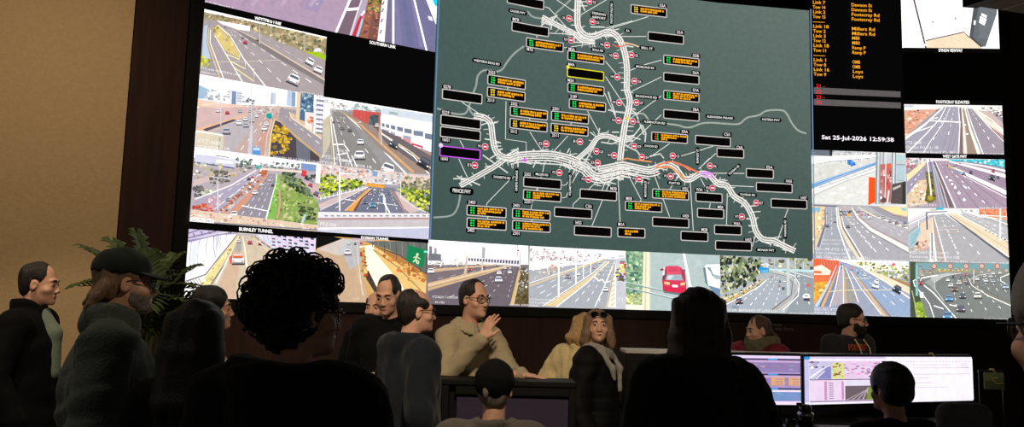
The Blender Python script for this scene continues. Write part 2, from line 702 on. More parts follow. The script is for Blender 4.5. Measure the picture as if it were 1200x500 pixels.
# B ------------------------------------------------ western link
def dB(p):
    p.fill((160, 146, 148))
    p.poly([(40, 0), (735, 150), (735, 175), (560, 130), (300, 72), (120, 40), (38, 22)], SKY)
    p.poly([(38, 18), (140, 40), (300, 72), (560, 128), (735, 170), (735, 290), (600, 242), (430, 170), (320, 125), (200, 90), (110, 70), (38, 60)], (150, 138, 100))
    p.blobs([(120, 38), (300, 75), (560, 132), (728, 172), (728, 280), (610, 240), (430, 168), (310, 108), (200, 80), (110, 62)], OLIVES, 190, 13, 5)
    p.blobs([(40, 20), (120, 42), (100, 60), (42, 60)], OLIVES, 18, 8, 6)
    p.poly([(600, 240), (680, 245), (725, 265), (725, 290), (650, 262)], (150, 190, 20))
    p.poly([(655, 225), (685, 220), (700, 240), (660, 243)], (225, 225, 235))
    p.poly([(110, 66), (300, 100), (296, 128), (230, 118), (140, 88)], (240, 234, 232))
    p.poly([(45, 90), (90, 60), (60, 180), (160, 420), (110, 420), (30, 300)], (150, 140, 146))
    p.poly([(42, 100), (62, 90), (56, 190), (80, 290), (60, 300), (30, 290)], (176, 196, 216))
    p.line([(70, 110), (62, 190), (130, 390)], (4, 8), (226, 190, 130))
    p.line([(78, 120), (75, 190), (150, 390)], (3, 5), (250, 240, 220))
    p.poly([(95, 110), (118, 92), (180, 150), (245, 262), (238, 276), (160, 238), (100, 150)], (214, 188, 112))
    p.blobs([(98, 115), (118, 98), (178, 152), (238, 262), (165, 235), (104, 150)], [(226, 200, 124), (200, 172, 100), (190, 166, 116), (218, 190, 90)], 36, 9, 7)
    p.blobs([(96, 92), (120, 92), (120, 140), (98, 130)], [(150, 150, 50), (120, 120, 40)], 10, 7, 8)
    p.line([(100, 150), (160, 250), (262, 420)], (3, 6), LANE)
    p.line([(118, 94), (185, 150), (262, 280), (385, 435)], (3, 6), LANE)
    for a, b, c in (((165, 255), (240, 285), (240, 262)), ((180, 290), (272, 338), (272, 296)), ((210, 330), (322, 408), (318, 335))):
        p.line([a, b, c], 7, (238, 222, 160))
    p.line([(90, 300), (300, 296), (480, 288)], 2, (226, 216, 200))
    p.poly([(205, 112), (330, 170), (716, 405), (716, 430), (470, 290), (300, 182)], (120, 110, 110))
    p.line([(210, 112), (330, 172), (500, 272), (716, 400)], (3, 8), (224, 200, 170))
    p.dash((180, 120), (500, 440), 9, 2, 5)
    p.dash((200, 120), (680, 440), 10, 2, 5)
    p.dash((300, 120), (716, 370), 8, 2, 4, (210, 200, 200))
    p.blobs([(25, 268), (60, 270), (82, 310), (70, 330), (22, 318)], [(190, 190, 40), (220, 210, 60), (150, 150, 40)], 26, 11, 9)
    p.car(272, 190, 14, (206, 40, 70), rot=.3)
    p.car(256, 168, 7, (70, 66, 80))
    p.car(340, 178, 8, (80, 60, 70))
    p.car(198, 152, 7, (230, 220, 220))
    p.car(158, 106, 5, (80, 70, 80))
    p.car(540, 396, 40, (246, 246, 250), rot=.42)
    p.car(632, 298, 28, (236, 238, 246), False, .5)
    p.car(678, 342, 28, (246, 246, 250), False, .4)
    poles(p, [(351, 78, 200, 3), (415, 92, 175, 2), (598, 150, 240, 3)], (214, 212, 190))
    p.txt(20, 338, 12, 'PTZ-608 WESTERN LINK', WHITE, 230)
    p.txt(20, 360, 12, '(MIXON ST)', WHITE, 90)
    p.txt(20, 380, 12, 'SOUTH BOUND', WHITE, 90)
    p.txt(575, 470, 9, 'SAT 25-07 12:59', WHITE, 130)


feed((230, 10, 4.7625), [(238.7, 11.2), (383.2, 42.8), (379.5, 112.5), (233.5, 87.9)], 'camera feed of a wide motorway with a red car and olive trees', dB)


# C ------------------------------------------------ crowded freeway with elevated ramp
def dC(p):
    p.fill(SKY)
    p.poly([(50, 160), (730, 190), (730, 500), (20, 500)], (196, 172, 160))
    p.poly([(48, 65), (95, 85), (95, 140), (46, 140)], (150, 178, 205))
    p.blobs([(90, 90), (215, 100), (215, 145), (70, 150)], [(170, 186, 205), (214, 206, 206), (140, 150, 160), (230, 214, 206), (190, 190, 200)], 44, 9, 1)
    p.poly([(214, 90), (282, 100), (280, 178), (212, 172)], (226, 224, 230))
    p.poly([(226, 98), (248, 102), (246, 170), (224, 168)], (110, 130, 165))
    for y in (108, 122, 136, 150):
        p.line([(252, y), (278, y + 4)], 5, (140, 155, 190))
    p.blobs([(285, 125), (345, 135), (345, 170), (285, 165)], [(120, 130, 130), (160, 160, 170), (90, 100, 100)], 20, 8, 2)
    p.poly([(432, 105), (460, 107), (456, 170), (428, 168)], (190, 200, 216))
    p.line([(440, 106), (437, 168)], 5, (160, 172, 196))
    p.poly([(520, 95), (560, 100), (560, 185), (515, 175)], (180, 196, 220))
    p.poly([(545, 104), (565, 106), (562, 180), (543, 178)], (120, 150, 186))
    p.poly([(46, 140), (160, 160), (300, 178), (300, 200), (42, 180)], (238, 196, 170))
    p.poly([(40, 190), (330, 182), (430, 180), (60, 330), (34, 310)], (206, 170, 166))
    p.line([(70, 170), (170, 165)], 3, (240, 230, 220))
    p.poly([(34, 300), (300, 222), (310, 228), (60, 318)], (232, 176, 140))
    p.poly([(70, 302), (235, 248), (250, 254), (90, 312)], (70, 64, 74))
    p.poly([(36, 305), (120, 318), (300, 235), (440, 195), (480, 205), (390, 470), (180, 460), (190, 340)], (186, 158, 150))
    p.poly([(120, 318), (300, 232), (360, 210), (330, 300), (210, 450), (186, 420), (190, 340)], (178, 168, 172))
    p.poly([(470, 215), (420, 290), (390, 460), (330, 450), (400, 280)], (196, 146, 130))
    p.dash((430, 205), (250, 440), 7, 2, 5)
    p.dash((450, 210), (330, 440), 7, 2, 4)
    p.blobs([(300, 175), (480, 170), (520, 200), (470, 225), (330, 215)], [(236, 232, 236), (150, 150, 160), (220, 150, 130), (90, 96, 110), (210, 208, 214), (236, 190, 170)], 80, 7, 3, .5)
    for x, y, s, c in ((150, 203, 13, (236, 232, 240)), (200, 214, 13, (214, 40, 60)), (268, 205, 13, (200, 206, 220)), (195, 312, 24, (176, 186, 200)), (262, 268, 17, (244, 244, 246)), (298, 280, 17, (190, 196, 208)), (296, 248, 14, (240, 240, 244)), (330, 255, 14, (210, 214, 222)), (355, 232, 11, (244, 240, 240)), (370, 212, 10, (226, 226, 232)), (408, 274, 15, (244, 244, 248)), (396, 298, 17, (248, 246, 248)), (320, 205, 10, (190, 196, 210)), (395, 205, 9, (214, 216, 226)), (340, 190, 8, (220, 220, 228))):
        p.car(x, y, s, c)
    p.poly([(408, 218), (434, 216), (438, 240), (430, 250), (408, 240)], (20, 150, 150))
    p.poly([(335, 396), (372, 396), (376, 440), (334, 440)], (74, 140, 214))
    p.poly([(338, 400), (370, 400), (372, 414), (336, 414)], (190, 216, 240))
    p.poly([(480, 190), (560, 200), (640, 260), (720, 330), (724, 430), (690, 445), (560, 330), (470, 250)], (150, 140, 146))
    p.poly([(540, 215), (575, 230), (720, 340), (720, 372), (600, 285), (530, 240)], (214, 178, 140))
    p.line([(450, 240), (560, 335), (700, 455)], (4, 12), (206, 160, 96))
    p.line([(530, 210), (545, 245), (640, 310), (722, 366)], (5, 8), (236, 214, 190))
    p.dash((500, 225), (715, 400), 7, 2, 4)
    p.poly([(455, 255), (480, 265), (560, 345), (690, 450), (690, 480), (420, 470), (430, 330)], (66, 56, 62))
    p.poly([(565, 350), (640, 410), (640, 470), (568, 465)], (96, 98, 110))
    p.blobs([(445, 285), (500, 280), (536, 340), (530, 400), (490, 440), (436, 430), (434, 340)], [(214, 160, 30), (190, 140, 30), (160, 124, 40), (232, 184, 60), (112, 96, 40)], 90, 12, 4)
    p.line([(452, 245), (430, 330), (420, 470)], (5, 9), (240, 212, 150))
    p.line([(436, 250), (410, 340), (396, 470)], 4, (232, 206, 190))
    p.poly([(586, 108), (660, 118), (656, 210), (640, 270), (580, 250)], (66, 96, 130))
    p.blobs([(588, 110), (655, 120), (650, 205), (585, 210)], [(90, 124, 160), (50, 76, 108), (150, 180, 190), (110, 140, 150)], 30, 10, 5)
    p.poly([(570, 106), (590, 108), (582, 260), (562, 256)], (224, 198, 160))
    p.poly([(612, 210), (660, 215), (650, 310), (610, 290)], (240, 224, 214))
    p.blobs([(625, 232), (655, 235), (652, 275), (622, 270)], [(226, 110, 70), (200, 90, 60), (240, 160, 120)], 14, 8, 6)
    p.poly([(665, 118), (722, 125), (716, 332), (656, 310)], (214, 206, 214))
    for x in (668, 684, 700, 716):
        p.line([(x, 120), (x - 8, 325)], 4, WHITE)
    for y in (140, 165, 190, 215, 240, 265, 290, 312):
        p.line([(660, y - 4), (722, y + 4)], 4, WHITE)
        p.line([(672, y + 8), (712, y + 13)], 10, (120, 120, 150))
    p.poly([(714, 200), (724, 205), (718, 460), (706, 452)], (206, 170, 110))
    p.poly([(322, 284), (336, 284), (326, 436), (306, 432)], (196, 198, 214))
    poles(p, [(326, 90, 290, 4), (164, 150, 282, 6)], (200, 196, 204))
    p.poly([(34, 308), (150, 322), (178, 345), (172, 420), (30, 405)], (216, 200, 172))
    p.line([(34, 312), (178, 335)], 5, WHITE)
    p.line([(160, 345), (152, 418)], 9, (140, 160, 160))
    p.txt(42, 372, 22, 'PTZ-608', WHITE, 118, (190, 160, 120))
    p.txt(40, 402, 20, 'WURUNDJERI', WHITE, 118, (190, 160, 120))
    p.txt(182, 412, 16, 'I/B', WHITE, 28)
    p.txt(440, 450, 10, 'Saturday 25 Jul 2026 12:59:38', WHITE, 250, (50, 30, 40))


feed((222, 85, 4.54), [(233.5, 88), (379.5, 112.5), (375.4, 191.4), (227.8, 173.3)], 'camera feed of a crowded freeway with a yellow tree under a ramp', dC)


# D ------------------------------------------------ lanes with red wall
def dD(p):
    p.fill((150, 146, 150))
    p.poly([(44, 25), (672, 120), (672, 140), (400, 100), (200, 100), (130, 100), (60, 90)], SKY)
    p.blobs([(48, 45), (130, 60), (210, 80), (205, 110), (100, 110), (45, 70)], [(170, 190, 205), (210, 200, 190), (140, 160, 160), (226, 226, 230), (190, 180, 150)], 60, 10, 1)
    p.blobs([(220, 70), (370, 90), (370, 120), (220, 105)], [(170, 186, 186), (196, 206, 210), (150, 170, 170)], 34, 11, 2)
    p.poly([(120, 100), (200, 112), (540, 340), (668, 440), (668, 470), (90, 470), (70, 200)], (140, 136, 136))
    p.poly([(100, 110), (160, 120), (420, 470), (120, 470), (96, 240)], (128, 124, 122))
    p.poly([(40, 120), (90, 110), (80, 300), (40, 380)], (196, 186, 160))
    p.poly([(40, 60), (80, 66), (82, 130), (40, 160)], (246, 240, 226))
    for o, c in ((0, (190, 160, 110)), (10, (240, 236, 226)), (22, (170, 160, 150)), (34, (240, 240, 240))):
        p.line([(80 + o * .3, 140), (88 + o, 300), (96 + o * 1.6, 460)], 5, c)
    p.poly([(215, 100), (372, 118), (372, 205), (320, 190), (260, 172), (208, 140)], (200, 74, 68))
    for x in range(225, 370, 22):
        p.line([(x, 104 + (x - 215) * .1), (x, 150 + (x - 215) * .28)], 3, (178, 60, 58))
    p.ell(332, 160, 28, 32, (60, 76, 84), 12)
    p.blobs([(306, 132), (360, 135), (358, 190), (308, 190)], [(60, 76, 84), (80, 96, 96), (48, 60, 66)], 24, 9, 3)
    p.line([(332, 185), (335, 210)], 6, (80, 70, 60))
    p.poly([(374, 120), (668, 170), (664, 345), (374, 245)], (236, 230, 226))
    p.poly([(374, 85), (668, 130), (668, 175), (374, 124)], (206, 216, 226))
    p.poly([(420, 110), (470, 118), (470, 132), (420, 126)], (150, 170, 170))
    for x0, x1 in ((378, 396), (402, 422), (430, 456), (466, 500), (508, 550), (560, 615), (625, 666)):
        y = 176 + (x0 - 378) * .24
        h = 18 + (x0 - 378) * .05
        p.poly([(x0, y), (x1, y + 7), (x1, y + h + 8), (x0, y + h)], (104, 116, 138))
        p.line([(x0 - 5, y - 40), (x0 - 6, y + 70)], 4, (250, 246, 244))
    for x0, x1 in ((380, 420), (428, 455), (500, 545)):
        y = 210 + (x0 - 378) * .3
        p.poly([(x0, y), (x1, y + 9), (x1, y + 30), (x0, y + 24)], (150, 160, 176))
    p.poly([(458, 248), (490, 258), (490, 285), (458, 274)], (214, 60, 60))
    p.poly([(500, 262), (544, 276), (544, 300), (500, 288)], (226, 130, 140))
    p.poly([(548, 290), (612, 310), (610, 335), (546, 314)], (220, 60, 92))
    p.line([(556, 308), (604, 324)], 7, WHITE)
    p.poly([(374, 245), (540, 300), (666, 350), (666, 400), (560, 345), (374, 270)], (170, 130, 120))
    p.line([(160, 120), (262, 210), (520, 470)], (4, 7), WHITE)
    p.poly([(175, 118), (330, 205), (666, 420), (666, 462), (560, 470), (360, 320)], (146, 122, 110))
    p.line([(140, 108), (260, 190), (380, 300), (560, 460)], (5, 16), (210, 160, 106))
    p.poly([(330, 190), (480, 260), (668, 370), (668, 470), (560, 400), (400, 290)], (96, 88, 90))
    p.line([(360, 225), (540, 340), (664, 440)], 7, (236, 206, 160))
    p.line([(380, 240), (560, 368), (650, 470)], 5, WHITE)
    p.line([(440, 290), (560, 350)], 4, (200, 190, 180))
    p.dash((130, 130), (370, 440), 8, 2, 6)
    p.dash((115, 140), (220, 470), 7, 2, 6)
    for x, y, s, c in ((102, 172, 9, (90, 90, 96)), (130, 168, 9, (200, 200, 200)), (152, 208, 13, (100, 104, 110)), (194, 218, 15, (84, 96, 100)), (255, 286, 23, (244, 244, 246)), (250, 362, 36, (246, 246, 248)), (160, 152, 8, (220, 220, 220)), (125, 128, 8, (170, 170, 180)), (350, 192, 16, (236, 230, 226)), (252, 174, 9, (230, 230, 230))):
        p.car(x, y, s, c)
    p.car(448, 300, 30, (56, 60, 76), False, .5)
    p.car(622, 405, 42, (46, 48, 58), False, .55)
    p.car(412, 440, 46, (242, 240, 244), True, .35)
    p.poly([(360, 190), (372, 192), (370, 290), (358, 288)], (190, 150, 130))
    poles(p, [(375, 90, 300, 3)])
    for pts in ([(100, 300), (160, 300), (190, 340)], [(120, 360), (180, 350)], [(150, 390), (200, 400), (180, 360)], [(205, 365), (235, 430)]):
        p.line(pts, 5, WHITE)
    p.txt(120, 342, 18, 'ONLY', WHITE, 55)
    p.txt(32, 378, 18, 'PTZ-607', WHITE, 110, (90, 60, 60))
    p.txt(130, 398, 20, 'POINT', WHITE, 80, (90, 80, 80))
    p.txt(4, 408, 18, 'CITYLINK', WHITE, 120, (60, 40, 50))
    p.txt(165, 422, 17, 'ST LU05B I/B', WHITE, 155, (80, 60, 60))
    p.txt(450, 462, 10, 'Saturday 25 Jul 12:59:38', WHITE, 205, (60, 30, 50))


feed((370, 108, 4.9), [(379.5, 112.3), (507, 132), (504.8, 206.5), (375.4, 191.4)], 'camera feed of freeway lanes past a red wall and white sheds', dD)


# E ------------------------------------------------ freeway beside grassy bank
def dE(p):
    p.fill((176, 160, 170))
    p.poly([(45, 0), (740, 90), (740, 130), (500, 110), (280, 90), (44, 60)], (248, 246, 250))
    p.poly([(50, 40), (150, 50), (275, 75), (275, 125), (46, 100)], (206, 206, 226))
    p.line([(165, 48), (240, 60)], 6, (120, 120, 150))
    p.poly([(168, 70), (262, 80), (262, 96), (168, 88)], (230, 232, 246))
    p.line([(60, 88), (270, 120)], 9, (90, 90, 130))
    p.blobs([(280, 60), (370, 68), (370, 120), (280, 110)], [(84, 100, 80), (110, 130, 110), (70, 80, 80), (150, 160, 150)], 50, 9, 1)
    p.blobs([(380, 90), (560, 85), (700, 110), (690, 150), (540, 140), (390, 120)], [(100, 120, 110), (140, 150, 160), (190, 190, 200), (70, 90, 80), (210, 190, 170)], 80, 9, 2)
    p.poly([(640, 90), (735, 100), (730, 140), (640, 125)], (110, 140, 190))
    p.blobs([(36, 80), (270, 115), (350, 130), (250, 180), (40, 210)], [(150, 150, 100), (186, 170, 110), (206, 180, 120), (120, 124, 90), (200, 190, 170), (220, 214, 200)], 80, 11, 3)
    p.poly([(40, 185), (200, 150), (330, 132), (230, 160), (40, 220)], (206, 180, 176))
    p.blobs([(135, 140), (230, 130), (240, 190), (180, 225), (130, 215)], [(96, 92, 90), (120, 116, 104), (76, 72, 72), (140, 130, 120)], 50, 12, 4)
    p.blobs([(30, 225), (90, 210), (100, 270), (40, 290)], [(80, 76, 76), (100, 96, 92), (60, 58, 60)], 26, 12, 5)
    p.blobs([(80, 250), (160, 225), (150, 260), (90, 280)], [(150, 190, 120), (120, 160, 90), (196, 206, 170)], 18, 8, 55)
    p.line([(48, 292), (250, 215), (390, 130)], 7, (236, 230, 228))
    p.poly([(50, 300), (250, 220), (400, 135), (440, 130), (330, 230), (200, 340), (100, 400), (30, 390)], (164, 154, 178))
    p.dash((400, 140), (90, 330), 8, 2, 4)
    p.dash((415, 145), (150, 350), 7, 2, 4)
    p.line([(440, 130), (330, 215), (180, 330), (110, 380)], 4, (230, 226, 230))
    p.blobs([(432, 120), (452, 118), (446, 160), (250, 330), (190, 390), (160, 370), (300, 240)], [(190, 120, 90), (150, 100, 84), (214, 150, 120), (120, 100, 96), (226, 200, 190), (170, 90, 60)], 100, 11, 6)
    p.blobs([(428, 115), (455, 115), (445, 160), (420, 165)], [(196, 90, 40), (170, 80, 40)], 14, 8, 7)
    p.poly([(455, 150), (500, 155), (500, 190), (440, 415), (230, 385), (330, 290), (430, 200)], (136, 130, 142))
    p.line([(452, 158), (420, 200), (310, 300), (228, 385)], (5, 12), (214, 130, 90))
    p.poly([(440, 160), (462, 152), (330, 320), (270, 385), (230, 385), (330, 280)], (206, 140, 110))
    p.poly([(462, 152), (500, 155), (500, 190), (440, 415), (262, 390), (340, 310)], (136, 130, 142))
    p.line([(502, 155), (500, 200), (440, 412)], (4, 7), LANE)
    for d in range(3):
        p.dash((472 + d * 9, 158), (290 + d * 52, 400 + d * 4), 9, 2, 7, (226, 222, 224))
    p.line([(308, 328), (450, 358)], 4, WHITE)
    p.poly([(505, 160), (530, 150), (520, 250), (490, 410), (445, 412), (500, 200)], (120, 176, 70))
    p.blobs([(505, 160), (528, 152), (520, 250), (495, 408), (448, 408), (500, 210)], [(96, 170, 60), (130, 190, 80), (150, 190, 110)], 30, 9, 61)
    p.poly([(525, 150), (640, 180), (735, 320), (728, 440), (490, 415)], (130, 156, 72))
    p.blobs([(525, 150), (640, 180), (700, 260), (728, 330), (728, 435), (495, 412), (525, 250)], [(120, 156, 70), (150, 170, 90), (96, 130, 60), (170, 170, 110), (110, 120, 70), (190, 180, 130)], 130, 13, 8)
    p.blobs([(530, 140), (600, 150), (690, 240), (700, 285), (620, 250), (540, 200)], [(46, 60, 44), (66, 80, 56), (36, 44, 36), (84, 96, 70), (116, 130, 100)], 90, 12, 9)
    p.blobs([(605, 310), (700, 330), (722, 420), (640, 400)], [(56, 70, 40), (80, 100, 56), (44, 56, 36)], 44, 11, 10)
    p.blobs([(500, 270), (600, 290), (610, 340), (560, 340), (540, 300)], [(150, 170, 80), (110, 130, 40), (90, 110, 40)], 26, 9, 12)
    p.line([(514, 235), (520, 300), (512, 370), (500, 400)], 9, (206, 150, 130))
    p.poly([(655, 375), (666, 380), (648, 425), (636, 418)], (180, 216, 226))
    p.poly([(640, 130), (668, 134), (664, 170), (636, 164)], (206, 50, 60))
    p.blobs([(660, 150), (718, 150), (718, 200), (665, 190)], [(40, 50, 44), (60, 70, 60)], 18, 9, 13)
    p.poly([(640, 190), (735, 215), (735, 300), (690, 240)], (206, 170, 170))
    p.car(690, 214, 14, (196, 60, 80), rot=.4)
    p.car(722, 262, 18, (90, 96, 120), rot=.5)
    p.poly([(722, 95), (748, 100), (744, 208), (716, 200)], (244, 240, 238))
    for x, y, s, c in ((378, 256, 17, (244, 240, 244)), (414, 212, 13, (240, 240, 244)), (460, 190, 10, (220, 220, 226)), (478, 215, 11, (60, 60, 70)), (262, 376, 24, (244, 244, 246)), (345, 180, 12, (70, 74, 90)), (362, 170, 9, (200, 60, 80)), (228, 295, 14, (150, 160, 190))):
        p.car(x, y, s, c)
    p.poly([(380, 105), (415, 108), (412, 122), (378, 118)], (60, 170, 150))
    p.poly([(420, 118), (640, 135), (640, 148), (420, 130)], (236, 214, 200))
    p.blobs([(30, 330), (120, 310), (150, 360), (80, 372), (25, 360)], [(226, 80, 50), (200, 60, 44), (240, 130, 90), (170, 70, 60)], 50, 10, 14)
    p.blobs([(110, 290), (190, 270), (200, 320), (120, 340)], [(214, 150, 170), (190, 130, 150), (230, 200, 206)], 24, 10, 15)
    p.poly([(20, 350), (745, 440), (745, 480), (16, 425)], (226, 196, 170))
    p.blobs([(20, 360), (745, 444), (745, 470), (18, 400)], [(240, 206, 186), (206, 150, 130), (236, 226, 206), (190, 150, 130)], 70, 10, 16)
    p.poly([(16, 392), (150, 408), (150, 432), (14, 422)], (244, 238, 232))
    p.line([(150, 425), (745, 466)], 8, (120, 120, 130))
    poles(p, [(170, 170, 352, 4)], (232, 226, 236))
    p.line([(140, 168), (170, 174), (236, 178)], 4, (232, 226, 236))
    p.txt(26, 390, 14, 'CT. SWAN ST', WHITE, 100, (190, 120, 110))
    p.txt(26, 414, 16, 'CCTV 061', (60, 50, 56), 110)


feed((218, 172, 4.7625), [(227.8, 173.3), (375.4, 191.4), (372, 271.7), (222, 260.5)], 'camera feed of a freeway beside a green planted bank', dE)


# F ------------------------------------------------ lime trees both sides
def dF(p):
    p.fill((150, 144, 156))
    p.poly([(40, 10), (730, 85), (730, 130), (300, 140), (30, 90)], (226, 200, 190))
    p.blobs([(40, 20), (340, 50), (330, 120), (200, 100), (40, 80)], [(226, 180, 160), (206, 150, 130), (236, 210, 200), (190, 150, 150), (160, 170, 190)], 80, 11, 1)
    p.blobs([(340, 45), (560, 70), (540, 130), (340, 130)], [(206, 210, 226), (150, 160, 190), (236, 236, 240), (120, 130, 150), (186, 200, 190)], 70, 10, 2)
    p.poly([(365, 55), (395, 58), (392, 90), (362, 86)], (110, 150, 200))
    p.poly([(30, 290), (320, 150), (500, 160), (590, 318), (25, 318)], (112, 112, 130))
    p.poly([(28, 260), (320, 145), (345, 150), (40, 300)], (206, 180, 176))
    p.line([(36, 300), (330, 158)], 5, (226, 226, 236))
    p.line([(190, 300), (345, 165)], (3, 12), (226, 216, 216))
    p.dash((330, 160), (110, 300), 8, 2, 5)
    p.line([(190, 232), (260, 240)], 3, WHITE)
    p.poly([(320, 175), (350, 165), (255, 305), (188, 302)], (226, 150, 70))
    p.line([(372, 158), (300, 220), (250, 305)], (5, 16), (92, 70, 66))
    p.line([(365, 158), (310, 205), (190, 302)], 3, (244, 220, 170))
    p.poly([(372, 160), (440, 158), (450, 316), (262, 308), (310, 225)], (100, 104, 124))
    p.poly([(450, 160), (490, 170), (560, 316), (455, 316), (440, 220)], (106, 108, 128))
    for a, b in (((390, 165), (320, 312)), ((410, 165), (390, 312)), ((470, 170), (520, 312))):
        p.dash(a, b, 7, 2, 5)
    p.line([(432, 200), (434, 250), (470, 316)], 8, WHITE)
    p.line([(440, 220), (448, 318)], 4, WHITE)
    p.line([(380, 250), (520, 270)], 2, WHITE)
    p.line([(480, 175), (505, 215), (572, 318)], 6, (206, 130, 90))
    p.poly([(500, 180), (530, 190), (660, 300), (600, 318), (560, 290)], (206, 180, 176))
    p.blobs([(35, 75), (110, 85), (310, 120), (300, 150), (180, 180), (30, 220)], LIMES, 190, 13, 3)
    p.blobs([(515, 150), (570, 90), (725, 110), (725, 190), (600, 190)], [(150, 140, 100), (120, 112, 80), (180, 170, 130), (96, 96, 66), (200, 190, 160)], 110, 13, 4)
    p.blobs([(520, 160), (725, 180), (720, 310), (670, 300), (560, 220)], LIMES, 150, 13, 5)
    p.line([(30, 230), (330, 158)], 4, (236, 236, 236))
    for i in range(11):
        p.line([(38 + i * 26, 212 - i * 6), (38 + i * 26, 238 - i * 7)], 4, (236, 236, 240))
    p.line([(530, 215), (620, 280), (690, 310)], 5, (236, 226, 226))
    for i in range(7):
        p.line([(535 + i * 22, 212 + i * 14), (535 + i * 22, 236 + i * 14)], 4, (206, 206, 200))
    p.poly([(325, 128), (436, 145), (434, 164), (322, 150)], (226, 130, 30))
    for i in range(8):
        p.poly([(335 + i * 12, 136 + i * 1.7), (342 + i * 12, 137 + i * 1.7), (342 + i * 12, 150 + i * 1.7), (335 + i * 12, 149 + i * 1.7)], (250, 180, 60))
    p.line([(320, 122), (520, 145)], 4, (226, 226, 220))
    for x, y, s, c in ((344, 200, 13, (226, 150, 170)), (372, 172, 9, (240, 240, 244)), (418, 202, 13, (236, 230, 236)), (460, 196, 13, (70, 80, 120)), (312, 250, 17, (70, 90, 130)), (360, 268, 22, (70, 150, 190)), (420, 175, 8, (226, 226, 230)), (470, 165, 8, (90, 120, 190))):
        p.car(x, y, s, c, False)
    p.poly([(20, 310), (730, 322), (730, 352), (20, 350)], (236, 226, 226))
    for x in range(60, 720, 38):
        p.poly([(x, 330), (x + 22, 331), (x + 22, 340), (x, 339)], (130, 140, 160))
    p.poly([(20, 348), (730, 345), (730, 358), (20, 366)], (170, 130, 130))
    p.poly([(16, 362), (730, 356), (730, 480), (10, 440)], (196, 186, 190))
    p.poly([(16, 410), (730, 404), (730, 410), (16, 420)], WHITE)
    p.poly([(14, 418), (730, 410), (730, 480), (10, 440)], (190, 190, 216))
    poles(p, [(155, 40, 306, 9), (535, 125, 220, 4), (342, 70, 130, 3)])
    p.line([(155, 70), (250, 75)], 4, WHITE)
    p.txt(32, 395, 20, 'PTZ-304', WHITE, 100, (170, 150, 150))
    p.txt(24, 428, 16, 'MON-FWY 0.9 O/B 012', WHITE, 210, (170, 160, 170))


feed((368, 190, 5.321), [(375, 191.4), (504.8, 206.5), (502.3, 280), (371.8, 271.7)], 'camera feed of a bending road between lime green trees', dF)


